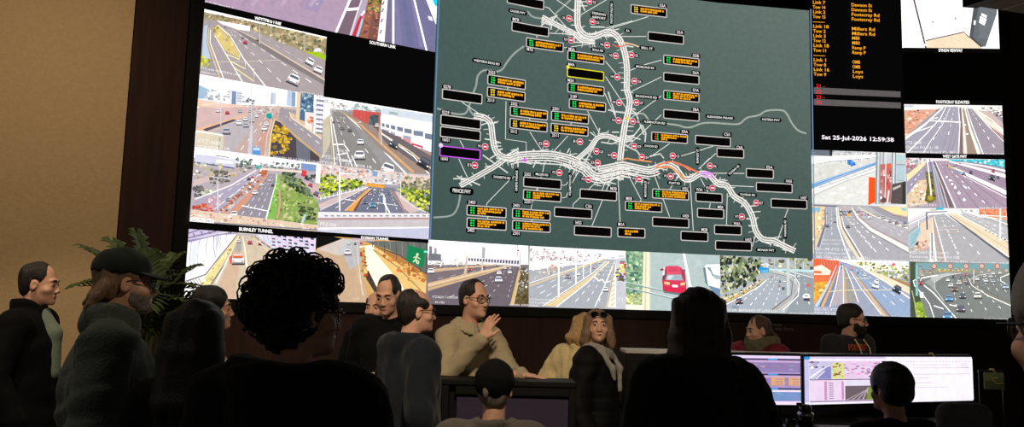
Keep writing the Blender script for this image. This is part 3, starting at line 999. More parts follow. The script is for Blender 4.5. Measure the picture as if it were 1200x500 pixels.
# G ------------------------------------------------ burnley tunnel
def dG(p):
    p.fill((226, 216, 196))
    p.poly([(50, 30), (360, 60), (360, 78), (260, 200), (130, 400), (20, 480)], (236, 234, 232))
    p.poly([(50, 30), (300, 55), (240, 62), (46, 110)], (200, 184, 216))
    for a, b in (((50, 62), (120, 38)), ((48, 92), (230, 48)), ((46, 112), (330, 56)), ((90, 88), (80, 60)), ((140, 75), (130, 45)), ((190, 66), (180, 50))):
        p.line([a, b], 8, (112, 100, 140))
    p.line([(48, 118), (240, 70), (370, 62)], 10, (150, 140, 180))
    for i, (x, y0, x1, y1) in enumerate(((68, 115, 66, 340), (125, 100, 110, 270), (175, 86, 168, 220), (215, 78, 225, 220), (262, 70, 262, 160), (300, 66, 298, 120))):
        p.line([(x, y0), ((x + x1) / 2 - 10, (y0 + y1) / 2), (x1, y1)], (5, 3), (170, 166, 190) if i != 3 else (120, 116, 130))
    p.poly([(75, 120), (120, 108), (100, 260), (62, 300)], (226, 228, 244))
    p.poly([(222, 80), (255, 74), (240, 150), (228, 200)], (214, 212, 226))
    p.poly([(365, 65), (480, 70), (640, 190), (640, 520), (180, 520), (130, 400), (260, 200)], (206, 186, 158))
    p.poly([(352, 80), (395, 90), (380, 260), (340, 520), (200, 520), (330, 200)], (206, 170, 140))
    p.poly([(370, 100), (395, 100), (392, 180), (352, 180)], (160, 160, 150))
    p.line([(365, 75), (250, 215), (160, 330), (30, 375)], (5, 9), (110, 90, 96))
    p.poly([(372, 76), (380, 80), (190, 395), (115, 400), (170, 330)], (236, 220, 140))
    p.blobs([(300, 170), (330, 160), (200, 380), (130, 390)], [(226, 206, 120), (246, 232, 160), (206, 180, 110)], 30, 12, 1)
    p.line([(385, 80), (300, 240), (195, 395)], (4, 7), (96, 80, 90))
    p.line([(375, 90), (320, 200), (225, 390)], (3, 10), (240, 236, 220))
    p.line([(400, 75), (415, 160), (430, 290)], (3, 12), (246, 236, 206))
    p.line([(405, 75), (440, 160), (470, 270)], (2, 6), (220, 190, 140))
    p.line([(420, 75), (450, 120), (500, 180)], (3, 5), (200, 170, 130))
    p.line([(470, 75), (540, 130), (640, 190)], (4, 9), (110, 90, 90))
    p.line([(455, 80), (520, 140), (600, 200)], (3, 6), (240, 220, 170))
    p.poly([(480, 65), (890, 80), (890, 220), (640, 190)], (222, 216, 236))
    for i in range(14):
        x = 500 + i * 29
        p.line([(x, 66 + i * 1.5), (x + 30, 150 + i * 6)], 5, (196, 190, 214))
    for y0 in (72, 92, 112, 134):
        for i in range(9):
            x = 590 + i * 36
            p.poly([(x, y0 + i * 2.6), (x + 22, y0 + i * 2.6 + 3), (x + 24, y0 + i * 3.2 + 12), (x + 2, y0 + i * 3.2 + 8)], (70, 44, 92) if (i + y0) % 3 else (240, 190, 236))
    p.poly([(330, 60), (500, 68), (480, 82), (370, 76)], (180, 170, 170))
    p.car(370, 232, 46, (252, 248, 246))
    p.poly([(338, 206), (402, 206), (402, 222), (338, 222)], (226, 90, 50))
    p.poly([(312, 215), (334, 205), (332, 262), (318, 262)], (226, 80, 70))
    p.car(376, 112, 17, (230, 230, 226))
    p.car(448, 122, 18, (200, 60, 100))
    p.car(518, 128, 18, (206, 40, 70))
    p.line([(505, 112), (535, 140)], 5, WHITE)
    p.car(425, 84, 9, (240, 236, 230))
    p.car(460, 84, 8, (230, 200, 190))
    p.poly([(20, 380), (140, 350), (120, 420), (20, 480)], (240, 238, 236))
    for i in range(5):
        p.line([(40 + i * 18, 372 - i * 5), (90 + i * 12, 420 - i * 5)], 4, (90, 70, 80))
    p.line([(20, 412), (110, 410)], 5, (90, 60, 60))
    p.txt(390, 0, 1, ' ', WHITE)


feed((212, 262, 5.556), [(220.8, 267.3), (372, 280), (370, 356), (215.5, 348)], 'camera feed inside a bright white road tunnel with red tail lights', dG)


# H ------------------------------------------------ domain tunnel
def dH(p):
    p.fill((206, 150, 80))
    p.poly([(-30, 200), (40, 110), (190, 48), (330, 66), (320, 200), (360, 480), (-40, 480)], (196, 160, 126))
    p.poly([(30, 120), (190, 50), (300, 62), (300, 120), (170, 160)], (206, 190, 180))
    p.line([(235, 60), (160, 150)], 12, (170, 196, 206))
    p.poly([(225, 70), (300, 70), (310, 200), (240, 250), (200, 160)], (176, 176, 180))
    p.line([(285, 80), (290, 180), (320, 410)], (4, 8), (226, 206, 180))
    p.line([(245, 90), (270, 200), (330, 420)], 3, (226, 206, 160))
    p.poly([(300, 100), (390, 92), (400, 112), (520, 250), (640, 480), (420, 480), (380, 380), (335, 240)], (252, 240, 196))
    p.poly([(300, 110), (335, 102), (345, 240), (420, 390), (430, 480), (400, 470), (320, 290)], (206, 160, 90))
    p.blobs([(300, 120), (330, 110), (345, 240), (400, 390), (320, 260)], [(150, 110, 60), (226, 170, 90), (120, 90, 60), (206, 60, 40)], 30, 10, 1)
    p.poly([(355, 250), (420, 380), (400, 400), (340, 300)], (60, 44, 40))
    p.car(340, 282, 14, (226, 60, 40))
    p.poly([(385, 100), (420, 110), (740, 270), (740, 400), (620, 400)], (214, 150, 70))
    p.poly([(400, 105), (740, 310), (740, 400), (600, 380), (390, 130)], (236, 190, 110))
    p.poly([(420, 112), (600, 170), (735, 280), (735, 310), (560, 220)], (176, 110, 50))
    p.line([(385, 120), (540, 230), (690, 380)], 6, (150, 100, 50))
    p.blobs([(440, 140), (600, 190), (730, 300), (700, 370), (520, 240)], [(206, 120, 50), (180, 100, 40), (226, 160, 80)], 40, 16, 2)
    p.poly([(330, 66), (740, 70), (740, 290), (600, 190), (480, 120), (395, 92)], (92, 96, 90))
    for i in range(9):
        x = 380 + i * 38
        p.line([(x, 70), (x + 4, 105 + i * 20)], 5, (120, 124, 112) if i % 2 else (66, 70, 68))
    p.line([(395, 98), (560, 160), (735, 282)], 6, (70, 60, 56))
    p.poly([(610, 92), (722, 122), (706, 238), (596, 192)], (14, 116, 66))
    p.ell(668, 152, 9, 9, (220, 226, 170))
    p.line([(664, 160), (656, 185), (668, 212)], 9, (220, 226, 170))
    p.line([(656, 185), (640, 200)], 8, (220, 226, 170))
    p.line([(664, 166), (686, 182)], 6, (220, 226, 170))
    p.line([(662, 166), (642, 172)], 6, (220, 226, 170))
    p.line([(660, 188), (676, 196), (674, 214)], 7, (220, 226, 170))
    p.poly([(725, 60), (740, 62), (740, 290), (722, 270)], (60, 66, 64))
    p.poly([(710, 128), (738, 130), (738, 142), (708, 140)], (120, 226, 190))
    p.car(224, 138, 26, (240, 244, 250))
    p.car(230, 80, 12, (236, 236, 240))
    p.car(272, 84, 10, (90, 80, 90))
    p.car(310, 80, 10, (226, 70, 90))
    p.poly([(250, 46), (395, 60), (390, 70), (250, 60)], (190, 170, 180))
    p.poly([(-60, -10), (190, 52), (30, 112), (-40, 190), (-60, 190)], (9, 8, 8))
    p.txt(250, 440, 16, '12:59', (240, 220, 190), 50)


feed((366, 270, 5.436), [(372, 276.6), (502, 283.8), (499.8, 354.5), (369.5, 353)], 'camera feed of a tunnel wall glowing orange with a green running man sign', dH)


# I ------------------------------------------------ freeway with gantry
def dI(p):
    p.fill((112, 100, 104))
    p.poly([(20, 5), (725, 45), (725, 190), (20, 190)], (250, 246, 244))
    p.blobs([(180, 20), (640, 60), (640, 110), (180, 80)], [(244, 232, 230), (252, 248, 246), (238, 228, 228)], 30, 26, 21, .4, .02)
    p.poly([(28, 60), (50, 62), (50, 160), (28, 160)], (120, 116, 126))
    p.poly([(62, 72), (82, 74), (80, 162), (60, 162)], (150, 146, 156))
    p.poly([(24, 110), (112, 116), (112, 165), (22, 162)], (104, 104, 112))
    p.poly([(398, 68), (420, 70), (418, 150), (396, 148)], (170, 166, 170))
    p.blobs([(120, 150), (290, 150), (300, 190), (30, 190)], [(160, 150, 150), (206, 196, 196), (120, 110, 110), (226, 220, 216)], 60, 8, 1, .5)
    p.blobs([(20, 165), (400, 172), (400, 205), (20, 215)], [(236, 230, 226), (190, 180, 180), (150, 140, 140), (210, 170, 150)], 70, 8, 2, .5)
    p.poly([(18, 250), (300, 210), (560, 190), (480, 230), (250, 290), (18, 330)], (110, 98, 104))
    p.poly([(18, 222), (300, 202), (500, 185), (500, 195), (290, 216), (18, 246)], (206, 170, 130))
    p.poly([(18, 318), (270, 258), (560, 196), (600, 200), (420, 258), (200, 320), (18, 372)], (206, 168, 126))
    p.line([(18, 335), (280, 270), (560, 202)], 6, (240, 212, 170))
    p.line([(18, 352), (280, 286), (430, 245)], 4, (150, 120, 96))
    p.poly([(560, 210), (640, 200), (660, 210), (590, 480), (40, 470), (18, 380), (200, 322), (420, 262)], (98, 86, 94))
    for d in range(4):
        p.dash((600 + d * 10, 212), (120 + d * 150, 440), 9, 2, 6, (226, 220, 210), .35)
    for d in range(3):
        p.dash((470 + d * 20, 205), (30 + d * 90, 300 - d * 8), 7, 2, 3, (206, 196, 190), .4)
    p.poly([(655, 215), (672, 215), (620, 470), (592, 468)], (214, 180, 120))
    p.poly([(672, 210), (722, 215), (722, 475), (618, 470), (640, 380)], (84, 70, 44))
    p.blobs([(660, 215), (715, 215), (720, 300), (690, 400), (645, 390)], [(170, 160, 150), (110, 100, 80), (206, 200, 190), (70, 62, 50)], 60, 9, 3)
    p.blobs([(640, 390), (718, 395), (718, 455), (622, 450)], [(66, 56, 30), (90, 78, 40), (50, 44, 30)], 30, 12, 4)
    p.line([(720, 48), (722, 470)], 6, (150, 130, 140))
    p.poly([(285, 130), (300, 132), (286, 256), (268, 254)], (206, 180, 150))
    p.poly([(292, 138), (660, 160), (660, 200), (292, 172)], (236, 232, 230))
    for i in range(18):
        x = 300 + i * 20
        p.poly([(x, 144 + i), (x + 13, 145 + i), (x + 11, 164 + i * 1.4), (x - 2, 163 + i * 1.4)], (84, 76, 104))
    p.line([(292, 178), (660, 204)], 4, (206, 190, 180))
    p.poly([(392, 165), (404, 166), (402, 240), (388, 238)], (206, 190, 170))
    poles(p, [(642, 55, 140, 8), (490, 50, 130, 3), (222, 60, 160, 3), (660, 110, 220, 8)], (206, 180, 186))
    p.ell(650, 92, 6, 6, (50, 40, 40))
    for x, y, s, c in ((310, 222, 17, (180, 40, 66)), (410, 206, 11, (110, 60, 80)), (500, 200, 11, (100, 80, 100)), (38, 234, 26, (244, 244, 246)), (514, 246, 20, (244, 242, 246)), (588, 242, 16, (238, 236, 240)), (510, 294, 31, (214, 214, 222)), (555, 214, 12, (236, 230, 230)), (590, 214, 10, (230, 226, 226))):
        p.car(x, y, s, c, False)
    p.blobs([(700, 200), (722, 200), (722, 245), (704, 245)], [(140, 160, 180), (100, 110, 120)], 8, 8, 6)
    p.txt(48, 422, 16, 'PTZ-BLEN T-100 M/SW', WHITE, 180)
    p.txt(66, 458, 15, 'N-102', WHITE, 66)
    p.txt(584, 474, 12, 'DRIVERS  SERVE', WHITE, 135)


feed((498, 278, 5.952), [(502.3, 280.2), (618.5, 286.7), (619, 358.2), (499.9, 351.5)], 'camera feed of dark freeway lanes under a sign gantry', dI)


# J ------------------------------------------------ pale freeway
def dJ(p):
    p.fill((164, 166, 174))
    p.poly([(30, 20), (708, 52), (708, 120), (30, 190)], (240, 236, 236))
    p.blobs([(36, 40), (500, 60), (600, 100), (480, 130), (240, 180), (36, 130)], [(214, 206, 206), (190, 196, 190), (236, 226, 226), (170, 150, 160), (206, 180, 186), (160, 170, 160), (246, 244, 244)], 150, 10, 1)
    for x in (55, 100, 125, 170, 195, 215, 270, 330, 380, 440):
        p.blobs([(x - 14, 92), (x + 14, 88), (x + 16, 120), (x - 14, 126)], [(196, 110, 130), (220, 160, 170), (160, 100, 116)], 4, 8, x)
    p.poly([(30, 135), (240, 125), (220, 165), (100, 190), (30, 190)], (240, 232, 228))
    p.blobs([(170, 165), (238, 150), (236, 195), (180, 200)], [(226, 150, 110), (206, 120, 90)], 14, 8, 3)
    p.blobs([(30, 180), (240, 165), (200, 230), (30, 260)], [(206, 190, 180), (170, 160, 150), (226, 216, 206), (140, 130, 120)], 40, 10, 4)
    p.blobs([(520, 80), (700, 85), (640, 130), (540, 115)], [(206, 206, 210), (186, 190, 200), (226, 226, 226)], 30, 9, 2)
    p.poly([(30, 290), (240, 225), (440, 150), (540, 115), (640, 120), (580, 460), (30, 440)], (160, 164, 172))
    for i in range(7):
        p.line([(40 + i * 16, 240 - i * 4), (50 + i * 16, 282 - i * 6)], 3, (190, 190, 190))
    p.line([(30, 305), (250, 225), (460, 150), (560, 115)], 9, (226, 196, 140))
    p.line([(30, 285), (250, 212), (450, 145), (540, 118)], 4, (244, 238, 226))
    p.poly([(140, 440), (330, 318), (480, 220), (580, 128), (600, 130), (500, 230), (220, 448)], (226, 200, 150))
    p.line([(130, 440), (330, 308), (480, 210), (570, 130)], (4, 3), WHITE)
    p.line([(225, 448), (440, 280), (590, 135)], (6, 3), WHITE)
    p.dash((560, 120), (60, 380), 9, 2, 5)
    p.dash((540, 118), (34, 340), 8, 2, 4)
    p.dash((575, 125), (110, 400), 9, 2, 5)
    for d in range(3):
        p.dash((600 + d * 8, 135), (330 + d * 90, 440), 9, 2, 6)
    p.line([(630, 130), (560, 300), (490, 448)], 5, WHITE)
    p.line([(622, 140), (600, 300), (570, 455)], (4, 8), (226, 196, 150))
    p.poly([(470, 236), (500, 240), (520, 262), (545, 252), (560, 275), (600, 265), (600, 272), (555, 284), (540, 262), (515, 272), (495, 248), (468, 242)], (236, 236, 236))
    p.poly([(640, 115), (648, 115), (640, 456), (580, 450), (610, 300)], (240, 232, 210))
    for i in range(8):
        p.line([(602 + i * 1, 440 - i * 32), (630, 420 - i * 32)], 4, (150, 140, 110))
    p.poly([(640, 115), (708, 100), (708, 462), (638, 458)], (204, 202, 210))
    p.blobs([(645, 140), (705, 130), (705, 275), (645, 275)], [(100, 96, 110), (140, 130, 130), (226, 206, 90), (80, 76, 90)], 36, 13, 5)
    p.blobs([(660, 185), (700, 180), (700, 215), (660, 215)], [(226, 214, 90), (240, 230, 120)], 7, 10, 6)
    p.blobs([(645, 245), (705, 250), (705, 280), (645, 275)], [(110, 90, 40), (70, 60, 40)], 8, 10, 7)
    P = [(668, 142), (690, 146), (704, 165), (712, 190), (706, 215), (700, 232)]
    p.line(P, 10, (226, 60, 110))
    p.poly([(640, 280), (706, 285), (706, 458), (640, 455)], (196, 194, 206))
    p.txt(650, 405, 22, '11', WHITE, 34)
    for x, y, s, c in ((302, 236, 22, (150, 140, 160)), (375, 220, 18, (246, 246, 248)), (565, 326, 22, (248, 246, 248)), (522, 198, 12, (240, 238, 240)), (482, 176, 10, (200, 130, 160)), (454, 168, 8, (110, 96, 130)), (520, 140, 10, (230, 230, 236)), (500, 150, 8, (190, 190, 200))):
        p.car(x, y, s, c, False)
    poles(p, [(238, 30, 380, 9), (358, 50, 290, 7), (410, 90, 250, 5), (460, 75, 215, 4)], (250, 248, 246))
    p.txt(34, 402, 13, 'PTZ-W06/EB/GATE-EXIT-00', WHITE, 210)
    p.txt(34, 424, 13, 'WE PLUMBER', WHITE, 130)
    p.txt(34, 444, 13, 'W BRIDGE', WHITE, 60)


feed((614, 284, 5.952), [(618.5, 286.7), (732.8, 293.2), (732.4, 362.4), (619, 358.2)], 'camera feed of pale freeway lanes with white lamp posts', dJ)


# K ------------------------------------------------ red car
def dK(p):
    p.fill((172, 190, 188))
    p.blobs([(30, 20), (722, 50), (722, 460), (210, 460)], [(176, 194, 192), (168, 186, 185), (178, 195, 193)], 60, 40, 9, jit=.02)
    p.poly([(26, 15), (165, 25), (150, 460), (26, 455)], (120, 160, 120))
    p.blobs([(26, 15), (160, 25), (152, 400), (26, 400)], [(90, 140, 104), (130, 170, 130), (160, 196, 150), (70, 116, 96), (56, 92, 90), (190, 210, 160)], 200, 15, 1)
    p.blobs([(26, 330), (150, 340), (146, 430), (26, 430)], [(196, 206, 120), (170, 190, 100), (220, 220, 150)], 44, 14, 2)
    p.poly([(24, 415), (150, 420), (150, 460), (24, 455)], (240, 232, 210))
    p.poly([(160, 25), (205, 28), (205, 460), (148, 460)], (236, 230, 200))
    p.line([(178, 28), (172, 460)], 8, (214, 196, 150))
    p.line([(208, 28), (208, 460)], 5, (206, 214, 196))
    p.line([(455, 40), (505, 300)], (13, 20), WHITE)
    p.line([(28, 258), (150, 285), (460, 350)], 7, (110, 130, 130))
    p.line([(28, 250), (150, 277), (460, 342)], 5, (214, 226, 220))
    p.line([(28, 296), (150, 320), (420, 386)], 7, (120, 140, 140))
    p.line([(28, 289), (150, 313), (420, 378)], 4, (226, 232, 226))
    # red hatchback seen from behind and above
    p.poly([(298, 300), (470, 335), (470, 350), (440, 350), (310, 330)], (90, 100, 110))
    p.poly([(322, 140), (345, 132), (415, 134), (440, 150), (456, 220), (474, 268), (474, 318), (450, 334), (320, 320), (302, 300), (296, 240), (304, 180)], (206, 46, 74))
    p.poly([(338, 136), (420, 138), (436, 190), (330, 194)], (226, 74, 100))
    p.poly([(345, 142), (412, 144), (424, 176), (340, 180)], (206, 56, 84))
    p.poly([(330, 198), (436, 196), (450, 240), (322, 236)], (150, 170, 180))
    p.poly([(340, 204), (380, 202), (360, 234), (334, 232)], (206, 216, 220))
    p.poly([(304, 180), (322, 150), (328, 200), (312, 240), (300, 236)], (80, 60, 76))
    p.poly([(302, 150), (318, 140), (314, 200), (300, 205)], (236, 226, 230))
    p.poly([(440, 155), (462, 168), (470, 250), (452, 225)], (150, 50, 70))
    p.poly([(278, 156), (305, 152), (310, 166), (290, 170)], (140, 40, 66))
    p.poly([(444, 160), (466, 160), (468, 170), (448, 172)], (90, 90, 100))
    p.poly([(314, 248), (352, 254), (350, 274), (312, 266)], (240, 200, 130))
    p.poly([(430, 258), (462, 254), (464, 272), (432, 278)], (240, 200, 130))
    p.poly([(370, 272), (410, 275), (410, 290), (370, 288)], WHITE)
    p.poly([(302, 282), (474, 296), (470, 320), (450, 334), (320, 320), (304, 302)], (214, 30, 62))
    # white car at the right
    p.poly([(598, 150), (620, 124), (722, 122), (722, 330), (640, 290), (608, 220)], (236, 240, 246))
    p.poly([(622, 140), (650, 145), (676, 215), (660, 205)], (120, 140, 150))
    p.poly([(668, 192), (722, 206), (722, 235), (680, 228)], (160, 176, 186))
    p.poly([(596, 150), (612, 140), (628, 250), (636, 290), (612, 255)], (96, 116, 126))
    p.poly([(640, 160), (660, 235), (722, 255), (722, 245), (672, 228)], WHITE)
    p.poly([(630, 275), (722, 300), (722, 370), (690, 350)], (100, 130, 160))


feed((728, 290, 6.25), [(732.8, 293.2), (843.5, 298.2), (844.6, 366.4), (732.4, 362.4)], 'camera feed close up on a red hatchback seen from above', dK)


# L ------------------------------------------------ bernard st
def dL(p):
    p.fill((164, 172, 178))
    p.blobs([(22, 40), (705, 58), (700, 180), (500, 130), (310, 180), (30, 330)], [(150, 156, 110), (110, 116, 80), (60, 62, 50), (190, 186, 140), (130, 130, 90)], 170, 16, 1)
    p.blobs([(24, 40), (290, 60), (330, 180), (180, 260), (30, 310)], [(30, 36, 34), (50, 58, 46), (96, 110, 72), (150, 160, 110), (206, 206, 170), (24, 28, 30), (120, 140, 90)], 220, 15, 2, 1.3)
    p.blobs([(320, 70), (470, 90), (480, 130), (330, 130)], [(226, 226, 226), (190, 200, 200), (150, 160, 150)], 40, 10, 3)
    p.poly([(26, 400), (200, 310), (330, 230), (400, 150), (480, 150), (540, 230), (520, 340), (400, 425), (60, 450)], (160, 168, 178))
    p.poly([(24, 340), (150, 300), (300, 215), (340, 195), (350, 215), (200, 320), (60, 400), (24, 410)], (206, 186, 150))
    p.line([(24, 375), (180, 310), (250, 275)], 14, (226, 186, 90))
    p.line([(24, 362), (180, 296), (310, 215)], 5, (240, 240, 230))
    p.blobs([(30, 330), (220, 265), (310, 215), (330, 235), (150, 330), (40, 385)], [(96, 110, 90), (140, 150, 120), (190, 180, 140), (70, 80, 70)], 60, 9, 4)
    p.line([(24, 410), (200, 320), (310, 255), (360, 210)], 8, (236, 236, 232))
    p.line([(24, 402), (200, 312), (300, 252), (345, 210)], 4, (70, 76, 80))
    p.poly([(410, 130), (600, 140), (705, 190), (705, 460), (500, 455), (560, 340), (600, 250), (540, 190)], (136, 146, 152))
    p.poly([(395, 145), (520, 150), (560, 190), (520, 200)], (180, 186, 190))
    p.line([(400, 160), (510, 185), (550, 230), (540, 320), (400, 430)], (3, 8), (110, 90, 80))
    p.line([(390, 150), (500, 170), (575, 220), (590, 280), (540, 360), (450, 430)], (3, 8), (226, 206, 170))
    p.line([(430, 140), (560, 180), (600, 240), (590, 330), (480, 430)], (3, 6), WHITE)
    for d in range(4):
        p.dash((400 + d * 26, 180), (120 + d * 100, 420), 9, 2, 6, WHITE, .4)
    for d in range(2):
        p.dash((600 + d * 30, 190), (580 + d * 100, 430), 6, 2, 6, WHITE, .35)
    p.poly([(380, 128), (705, 138), (705, 155), (380, 142)], (190, 226, 232))
    p.line([(530, 150), (705, 195)], 7, (226, 230, 226))
    p.poly([(304, 116), (378, 124), (370, 160), (326, 164), (302, 142)], (40, 140, 214))
    p.poly([(318, 140), (372, 136), (366, 160), (326, 162)], (90, 176, 230))
    p.blobs([(475, 145), (505, 147), (500, 170), (478, 168)], [(110, 180, 170)], 6, 8, 7)
    p.car(158, 366, 30, (56, 60, 80), False, -.1)
    p.ell(152, 366, 9, 6, (206, 110, 120))
    for x, y, s, c in ((482, 272, 15, (70, 76, 86)), (456, 222, 11, (90, 96, 110)), (452, 250, 12, (214, 150, 150)), (394, 188, 10, (206, 130, 130)), (440, 198, 9, (240, 240, 240)), (490, 222, 13, (240, 240, 244)), (415, 205, 9, (226, 230, 230)), (594, 186, 12, (240, 240, 240))):
        p.car(x, y, s, c, False)
    p.ell(664, 250, 14, 14, (206, 90, 90))
    p.ell(650, 334, 27, 23, (246, 246, 246), 14)
    p.poly([(628, 344), (672, 344), (674, 366), (630, 364)], (56, 56, 70))
    p.line([(636, 328), (664, 328)], 7, (110, 90, 100))
    poles(p, [(517, 55, 325, 22), (568, 50, 240, 9), (628, 80, 165, 6), (345, 55, 110, 4), (416, 55, 190, 3)], (196, 206, 200))
    p.poly([(110, 395), (160, 405), (150, 425), (100, 418)], (120, 140, 160))
    p.txt(56, 440, 20, 'CO.S41 BERNARD ST LP99-S2011.5K', WHITE, 440)
    p.txt(524, 457, 10, 'Saturday 25-Jul-2026 12:59', WHITE, 180)


feed((840, 294, 6.25), [(843.5, 298.2), (952.3, 302.5), (953.7, 369), (844.6, 366.4)], 'camera feed of a curving freeway with a small blue overhead sign', dL)


# M ------------------------------------------------ orange wall, blue road
def dM(p):
    p.fill((150, 160, 182))
    p.poly([(30, 15), (735, 45), (735, 120), (460, 120), (230, 50), (30, 60)], (246, 244, 240))
    p.blobs([(300, 50), (735, 80), (735, 230), (640, 200), (480, 130), (360, 85)], [(170, 176, 80), (130, 140, 60), (206, 206, 120), (196, 190, 140), (100, 110, 56), (226, 216, 170)], 150, 13, 1)
    p.poly([(570, 160), (735, 210), (735, 250), (600, 200)], (170, 120, 80))
    p.poly([(400, 100), (540, 150), (735, 240), (735, 290), (560, 200), (380, 110)], (240, 226, 190))
    p.poly([(215, 60), (270, 60), (400, 110), (735, 310), (735, 470), (80, 455), (60, 370), (180, 170)], (150, 156, 178))
    p.poly([(255, 70), (280, 70), (735, 330), (735, 465), (590, 462), (380, 230)], (142, 164, 198))
    p.poly([(225, 80), (250, 80), (268, 360), (160, 380)], (176, 166, 176))
    p.poly([(262, 90), (275, 100), (360, 350), (275, 350)], (150, 146, 140))
    p.poly([(30, 25), (220, 45), (215, 90), (170, 190), (30, 240)], (232, 90, 50))
    for i in range(6):
        p.line([(85 + i * 22, 35), (95 + i * 20, 100)], 5, (196, 130, 120))
    p.poly([(34, 90), (90, 75), (160, 120), (150, 150), (34, 150)], (246, 226, 206))
    p.poly([(34, 118), (90, 122), (90, 140), (34, 138)], (232, 110, 70))
    p.poly([(34, 160), (170, 155), (150, 200), (34, 215)], (236, 110, 60))
    p.poly([(30, 205), (160, 195), (110, 270), (40, 360), (30, 360)], (236, 160, 50))
    p.blobs([(32, 210), (140, 205), (60, 350), (32, 350)], [(240, 180, 40), (226, 130, 40), (206, 180, 60), (240, 210, 120), (190, 140, 60)], 50, 12, 2)
    p.line([(200, 80), (130, 240), (50, 380)], (6, 20), (196, 214, 240))
    p.line([(190, 150), (110, 310), (78, 380)], (5, 10), (90, 96, 120))
    p.line([(205, 120), (150, 250), (95, 385)], (5, 22), (232, 170, 100))
    p.poly([(205, 130), (222, 90), (200, 200), (150, 380), (105, 380), (160, 260)], (116, 126, 160))
    p.line([(225, 85), (195, 230), (150, 385)], (4, 5), WHITE)
    p.line([(246, 80), (250, 200), (250, 360)], (4, 6), (246, 236, 214))
    p.line([(252, 90), (262, 220), (272, 360)], (4, 9), (226, 160, 90))
    p.line([(266, 95), (315, 220), (360, 352)], (3, 6), WHITE)
    p.line([(310, 120), (410, 250), (560, 462)], (4, 20), (232, 180, 120))
    p.line([(320, 125), (440, 270), (600, 462)], (3, 10), (150, 110, 80))
    p.line([(300, 120), (380, 250), (530, 440)], (3, 7), (250, 246, 236))
    p.line([(400, 110), (560, 200), (735, 320)], (5, 9), (250, 244, 226))
    p.dash((330, 100), (660, 400), 8, 2, 7)
    p.dash((360, 100), (735, 380), 8, 2, 6)
    p.line([(260, 172), (440, 176)], 4, (226, 226, 206))
    p.line([(150, 272), (250, 262), (620, 258)], 6, (232, 220, 180))
    p.car(492, 196, 22, (240, 240, 244), False, .3)
    p.car(485, 228, 30, (250, 250, 252), False, .3)
    p.car(645, 252, 38, (44, 56, 74), False, .5)
    for x, y, s, c in ((404, 152, 14, (236, 236, 236)), (356, 134, 10, (100, 110, 126)), (310, 112, 8, (110, 120, 140)), (236, 98, 7, (90, 100, 130)), (235, 70, 6, (90, 90, 120))):
        p.car(x, y, s, c, False)
    p.ell(308, 96, 12, 9, (236, 120, 110))
    p.ell(616, 74, 13, 13, (226, 90, 110))
    poles(p, [(580, 90, 200, 4)])
    p.txt(36, 408, 18, 'B2D-952 (PTZ)', WHITE, 180, (150, 120, 120))
    p.txt(36, 436, 20, 'PUNT RD (205)', WHITE, 180, (150, 120, 120))
    p.txt(440, 455, 12, 'Saturday 25-Jul-2026 12:59:38', WHITE, 290)
    p.ell(756, 456, 12, 12, (240, 130, 30))


feed((948, 298, 6.25), [(952.3, 302.5), (1065.5, 306.6), (1067.3, 372.5), (953.7, 369)], 'camera feed of a blue grey road beside an orange wall', dM)


